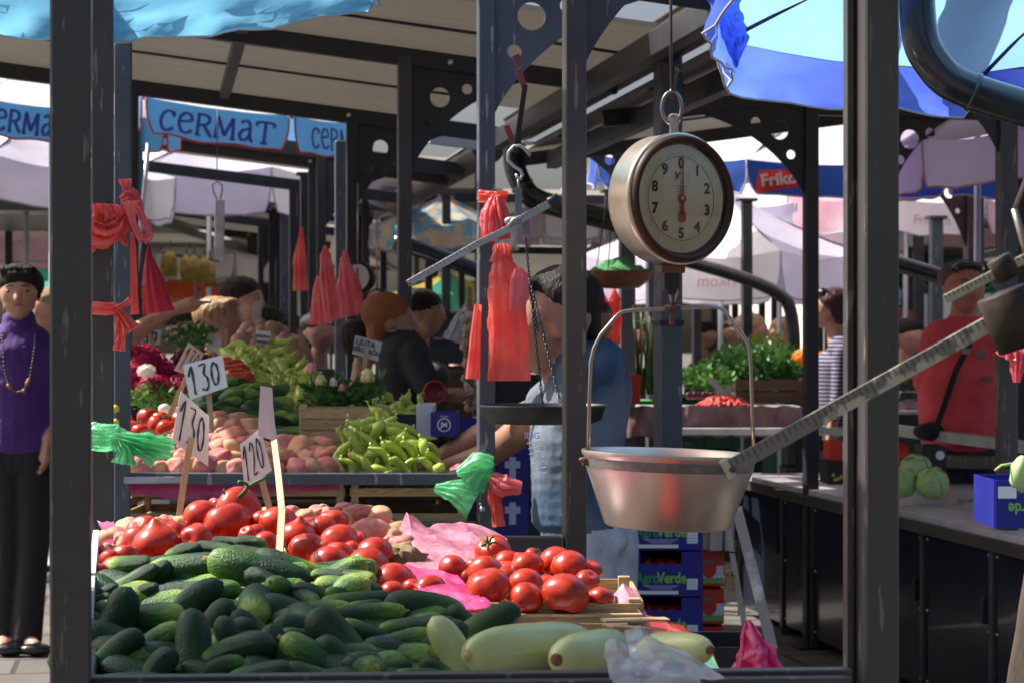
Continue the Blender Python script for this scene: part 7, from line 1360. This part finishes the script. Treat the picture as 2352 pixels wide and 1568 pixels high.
# -- woman with the striped top
D = 12.0; t = thing('person', V(1915, 784, D), 'person with bobbed dark red hair and a navy striped top, seen from the side', 'person'); t.location.z = 0
w = lambda x, y, dd=0: V(x, y, D+dd); s = .235; hp, P, fr_ = head_prims(w(1905, 712), s, -88)
STR = bpy.data.materials.new('striped_jersey'); STR.use_nodes = True; n_ = STR.node_tree.nodes; L_ = STR.node_tree.links; tc_ = n_.new('ShaderNodeTexCoord'); wv_ = n_.new('ShaderNodeTexWave'); wv_.bands_direction = 'Z'; wv_.inputs['Scale'].default_value = 15; wv_.inputs['Distortion'].default_value = .6; r_ = n_.new('ShaderNodeValToRGB'); r_.color_ramp.elements[0].position = .62; r_.color_ramp.elements[1].position = .72; r_.color_ramp.elements[0].color = (.022, .024, .07, 1); r_.color_ramp.elements[1].color = (.26, .24, .32, 1); L_.new(tc_.outputs['Object'], wv_.inputs[0]); L_.new(wv_.outputs[0], r_.inputs[0]); L_.new(r_.outputs[0], n_['Principled BSDF'].inputs['Base Color']); n_['Principled BSDF'].inputs['Roughness'].default_value = .85
pr = hp+[(w(1918, 750, .0), w(1925, 785, .0), .05, .058, 0), (w(1930, 800, -.1), w(1934, 800, .14), (.07, .08, .07), (.07, .08, .07), 1), (w(1922, 840), w(1918, 900), (.125, .17, .1), (.115, .15, .1), 1), (w(1918, 900), w(1925, 975), (.115, .15, .1), (.12, .16, .08), 1), (w(1935, 810, -.16), w(1928, 900, -.18), .052, .045, 1), (w(1928, 900, -.18), w(1915, 955, -.2), .043, .038, 1), (w(1915, 955, -.2), w(1905, 1020, -.22), .032, .026, 0),
  (w(1925, 1010), w(1925, 1040), (.13, .17, .1), (.13, .17, .1), 2), (w(1925, 1050, -.06), w(1925, 1350, -.06), .09, .05, 2), (w(1925, 1050, .08), w(1930, 1350, .08), .09, .05, 2)]+hand(w(1905, 1020, -.22), -UP, RT, .95, 0, .3)
fuse('body', pr, [SKIN, STR, BLACKC], t, .011, 3); face_bits(P, fr_, s, t)
hair(P, s, fr_, t, HAIRR, [((0, -.12, .18), (0, -.12, .18), (.40, .44, .37), (.40, .44, .37)), ((0, -.26, .0), (0, -.22, -.26), (.34, .22, .14), (.30, .16, .10)), ((-.1, .20, .40), (.1, .20, .40), (.16, .12, .12), (.16, .12, .12)), ((-.33, -.05, .15), (-.34, -.08, -.15), (.05, .12, .1), (.04, .12, .08)), ((.33, -.05, .15), (.34, -.08, -.15), (.05, .12, .1), (.04, .12, .08))], .011)
m = MB(); m.tube([P(-.35, .05, .40), P(-.2, .22, .52), P(0, .26, .54), P(.2, .22, .52), P(.35, .05, .40)], .018*s, 6); m.build('sunglasses', mat('dark_lens', (.01, .01, .015), .1, coat=.6), t)
# -- smaller figures
def figure(px, py, d, s, face, label, shirt, hairm, skin=SKIN2, bun=False, lean=(0, 0), arms=True, long=False, sh_w=.19, hat=None):
    """px,py head centre"""
    t = thing('person', V(px, 784, d), label, 'person'); t.location.z = 0; c = V(px, py, d); hp, P, fr = head_prims(c, s, face); k = s/.235
    L = RT*lean[0]+FW*lean[1]; ca, sa = abs(math.cos(math.radians(face))), abs(math.sin(math.radians(face))); sw = sh_w*(.35+.65*ca); sdp = sh_w*(.35+.65*sa)
    ch = c+UP*-.36*k+L*.35; hip = Vector((c.x, c.y, max(.85, c.z-.75*k)))+L
    pr = hp+[(c-UP*.10*k-fr[1]*.02, c-UP*.22*k-fr[1]*.03+L*.15, .05*k, .06*k, 0), (ch+RT*-sw*.45*k+UP*.06-FW*0, ch+RT*sw*.45*k+UP*.06, (.09*k, (.09+sdp*.4)*k, .08*k), (.09*k, (.09+sdp*.4)*k, .08*k), 1), (ch-UP*.02, hip+UP*.1, ((sw*.5+.09)*k, (sdp*.5+.06)*k, .1*k), ((sw*.4+.09)*k, (sdp*.4+.07)*k, .1*k), 1), (hip, hip-UP*.05, (.14*k, .13*k, .1*k), (.14*k, .13*k, .1*k), 2)]
    for sx in (-1, 1):
        f0 = hip+RT*sx*.08*ca+FW*sx*.08*sa; ft = Vector((f0.x, f0.y, .06)); pr += [(f0, f0.lerp(ft, .5), .085*k, .06*k, 2), (f0.lerp(ft, .5), ft, .06*k, .045*k, 2), (ft, ft+fr[1]*.14, .04, .035, 2)]
        if arms: a0 = ch+RT*sx*(sw*.5+.08)*k*ca+FW*sx*.18*sa+UP*.04; a1 = a0-UP*.27*k+RT*sx*.02; a2 = a1-UP*.20*k+fr[1]*.10; pr += [(a0, a1, .052*k, .042*k, 1), (a1, a2, .038*k, .028*k, 0)]+hand(a2, -UP+fr[1]*.4, RT, k, 0, .4)
    fuse('body', pr, [skin, shirt, BLACKC], t, .014, 3); 
    if face_vis(face): face_bits(P, fr, s, t, lip=LIP)
    hp_ = [((0, -.10, .20), (0, -.10, .20), (.38, .42, .35), (.38, .42, .35)), ((0, -.34, .05), (0, -.34, -.14), (.28, .14, .12), (.24, .10, .12))]
    if bun: hp_ += [((0, -.45, .30), (0, -.50, .32), (.16, .16, .15), (.14, .14, .13)), ((0, .18, .40), (0, .18, .40), (.28, .16, .12), (.28, .16, .12))]
    if long: hp_ += [((0, -.3, 0), (0, -.28, -.35), (.33, .2, .15), (.28, .15, .12))]
    hair(P, s, fr, t, hairm, hp_, .012, .006); return t, P, fr
def face_vis(f): return abs(f) < 120
NAVY = mat('navy_cloth', (.02, .03, .07), .85, 0, (.03, .05, .10), 10); OLV = mat('olive_cloth', (.045, .055, .045), .85, 0, (.06, .07, .06), 9)
figure(506, 742, 10.6, .24, 75, 'person with a gathered blonde hairstyle bent to the right, behind the onion sacks', BLACKC, HAIRB, SKIN2, True, (-.05, .1))
figure(560, 690, 12.0, .25, 80, 'dark haired person in profile behind the blonde one, blue collar', mat('teal_cloth', (.01, .06, .12), .8, 0, (.012, .03, .035), 6), HAIRD, SKIN2, lean=(-.1, .05))
figure(972, 722, 10.8, .24, 75, 'person with short dark hair and an olive shirt in profile, behind the garlic string', OLV, HAIRD, SKIN2)
t_, P_, f_ = figure(838, 790, 9.9, .22, 150, 'person in a black and pale top bending behind the lettered card', mat('mauve_cloth', (.20, .15, .19), .8, 0, (.02, .02, .025), 3), HAIRD, SKIN2)
figure(1795, 765, 17, .24, -100, 'far off person with short blonde hair behind the greens', mat('pink_cloth', (.6, .3, .3), .8), HAIRB, SKIN)
figure(105, 712, 12.5, .24, -20, 'person in black with sunglasses half hidden behind the woman in purple', BLACKC, mat('light_brown_hair', (.2, .12, .06), .6, 0, (.3, .2, .1), 50), SKIN)
figure(1352, 742, 10.2, .24, 60, 'dark haired person behind the shoulder of the seller', NAVY, mat('maroon_hair', (.03, .006, .012), .5), SKIN2)
figure(430, 755, 12.4, .24, 40, 'person in dark clothes behind the crimson flowers', NAVY, HAIRD, SKIN2)
figure(2060, 745, 17, .24, -60, 'distant person with reddish hair left of the man in red', mat('white_cloth', (.5, .5, .5), .8), mat('red_hair', (.35, .06, .03), .6), SKIN)
figure(1620, 772, 20, .24, 30, 'distant person beyond the thick round post', NAVY, HAIRD, SKIN)
figure(1690, 765, 19, .24, -30, 'distant person in white beyond the greens', mat('white_cloth', (.5, .5, .5), .8), HAIRD, SKIN)
figure(800, 770, 15, .24, 30, 'distant person between the paired posts', BLACKC, HAIRD, SKIN2); figure(660, 760, 17, .24, -30, 'distant person in blue beyond the onion sacks', mat('blue_cloth', (.02, .08, .25), .8), HAIRD, SKIN2); figure(1030, 770, 18, .24, -50, 'distant person behind the white hanging bag', NAVY, HAIRD, SKIN2)
# outstretched arm over the flowers: its owner stands behind the left posts
D = 9.0; t = thing('person', V(245, 784, D), 'person hidden behind the left posts who stretches a bare arm over the flowers', 'person'); t.location.z = 0; w = lambda x, y, dd=0: V(x, y, D+dd)
hp, P, fr_ = head_prims(w(232, 668), .24, 80)
pr = hp+[(w(236, 700), w(238, 740), .05, .06, 0), (w(236, 775, .0), w(240, 980, .05), (.05, .18, .11), (.05, .15, .10), 1), (w(240, 1000), w(240, 1040), (.10, .15, .08), (.10, .15, .1), 1), (w(240, 1050, -.07), w(240, 1500, -.07), .08, .045, 1), (w(240, 1050, .07), w(240, 1500, .07), .08, .045, 1), (w(245, 775, -.15), w(310, 765, -.15), .055, .045, 0), (w(310, 765, -.15), w(392, 712, -.15), .042, .028, 0)]+hand(w(392, 712, -.15), RT+UP*.25, UP, 1.05, 0, .12, .3)
fuse('body', pr, [SKIN2, NAVY], t, .010, 4); hair(P, .24, fr_, t, HAIRD, [((0, -.10, .20), (0, -.10, .20), (.38, .42, .35), (.38, .42, .35))], .012)
# open lit hand over the boxes (arm of the scarfed customer in a black sleeve)
D = 8.6; t = thing('person', V(900, 784, D), 'person in a wide black top holding out a purse, half behind the dark post', 'person'); t.location.z = 0; w = lambda x, y, dd=0: V(x, y, D+dd)
hp, P, fr_ = head_prims(w(898, 740), .225, 95)
pr = hp+[(w(900, 765), w(915, 790), .05, .06, 0), (w(925, 815), w(935, 1000), (.11, .17, .1), (.13, .16, .1), 1), (w(930, 1000), w(930, 1480), (.13, .14, .1), (.12, .12, .06), 1), (w(950, 820, -.14), w(985, 890, -.2), .06, .055, 1), (w(985, 890, -.2), w(1005, 905, -.25), .045, .03, 0)]+hand(w(1005, 905, -.25), RT-UP*.05, -UP, 1.0, 0, .25)
fuse('body', pr, [SKIN2, BLACKC], t, .010, 4); hair(P, .225, fr_, t, mat('orange_scarf', (.30, .09, .025), .8, 0, (.20, .06, .02), 9), [((0, -.10, .18), (0, -.10, .18), (.38, .42, .36), (.38, .42, .36)), ((0, -.22, -.1), (0, -.22, -.30), (.30, .2, .16), (.26, .18, .12))], .012)
m = MB(); m.lathe([(.001, -.02), (.035, -.018), (.045, 0), (.047, .02), (.04, .02), (.035, .0)], w(997, 900, -.30), (-FW+RT*.3), 20); tag(m.build('purse', mat('red_purse', (.35, .03, .03), .5), None, w(997, 900, -.30)), 'round red purse held open over the boxes', 'purse')

figure(600, 748, 14, .24, -70, 'distant person in green behind the grey lettered card', OLV, HAIRD, SKIN2, arms=False)
figure(735, 765, 13, .24, 20, 'distant person right of the onion sacks, in blue', mat('blue_cloth', (.02, .08, .25), .8), HAIRD, SKIN2, arms=False)
figure(1060, 765, 15, .24, 60, 'distant person in white behind the garlic string', mat('white_cloth', (.5, .5, .5), .8), HAIRD, SKIN2, arms=False)
figure(1455, 775, 16, .24, 10, 'distant person behind the leeks', mat('rust_cloth', (.30, .06, .03), .8), HAIRD, SKIN, arms=False)
figure(1730, 760, 15.5, .24, 80, 'distant person in yellow behind the greens', mat('ochre_cloth', (.45, .28, .05), .8), HAIRB, SKIN, arms=False)
figure(2085, 775, 14.5, .24, 30, 'distant person in black left of the man in red', BLACKC, HAIRD, SKIN, arms=False)
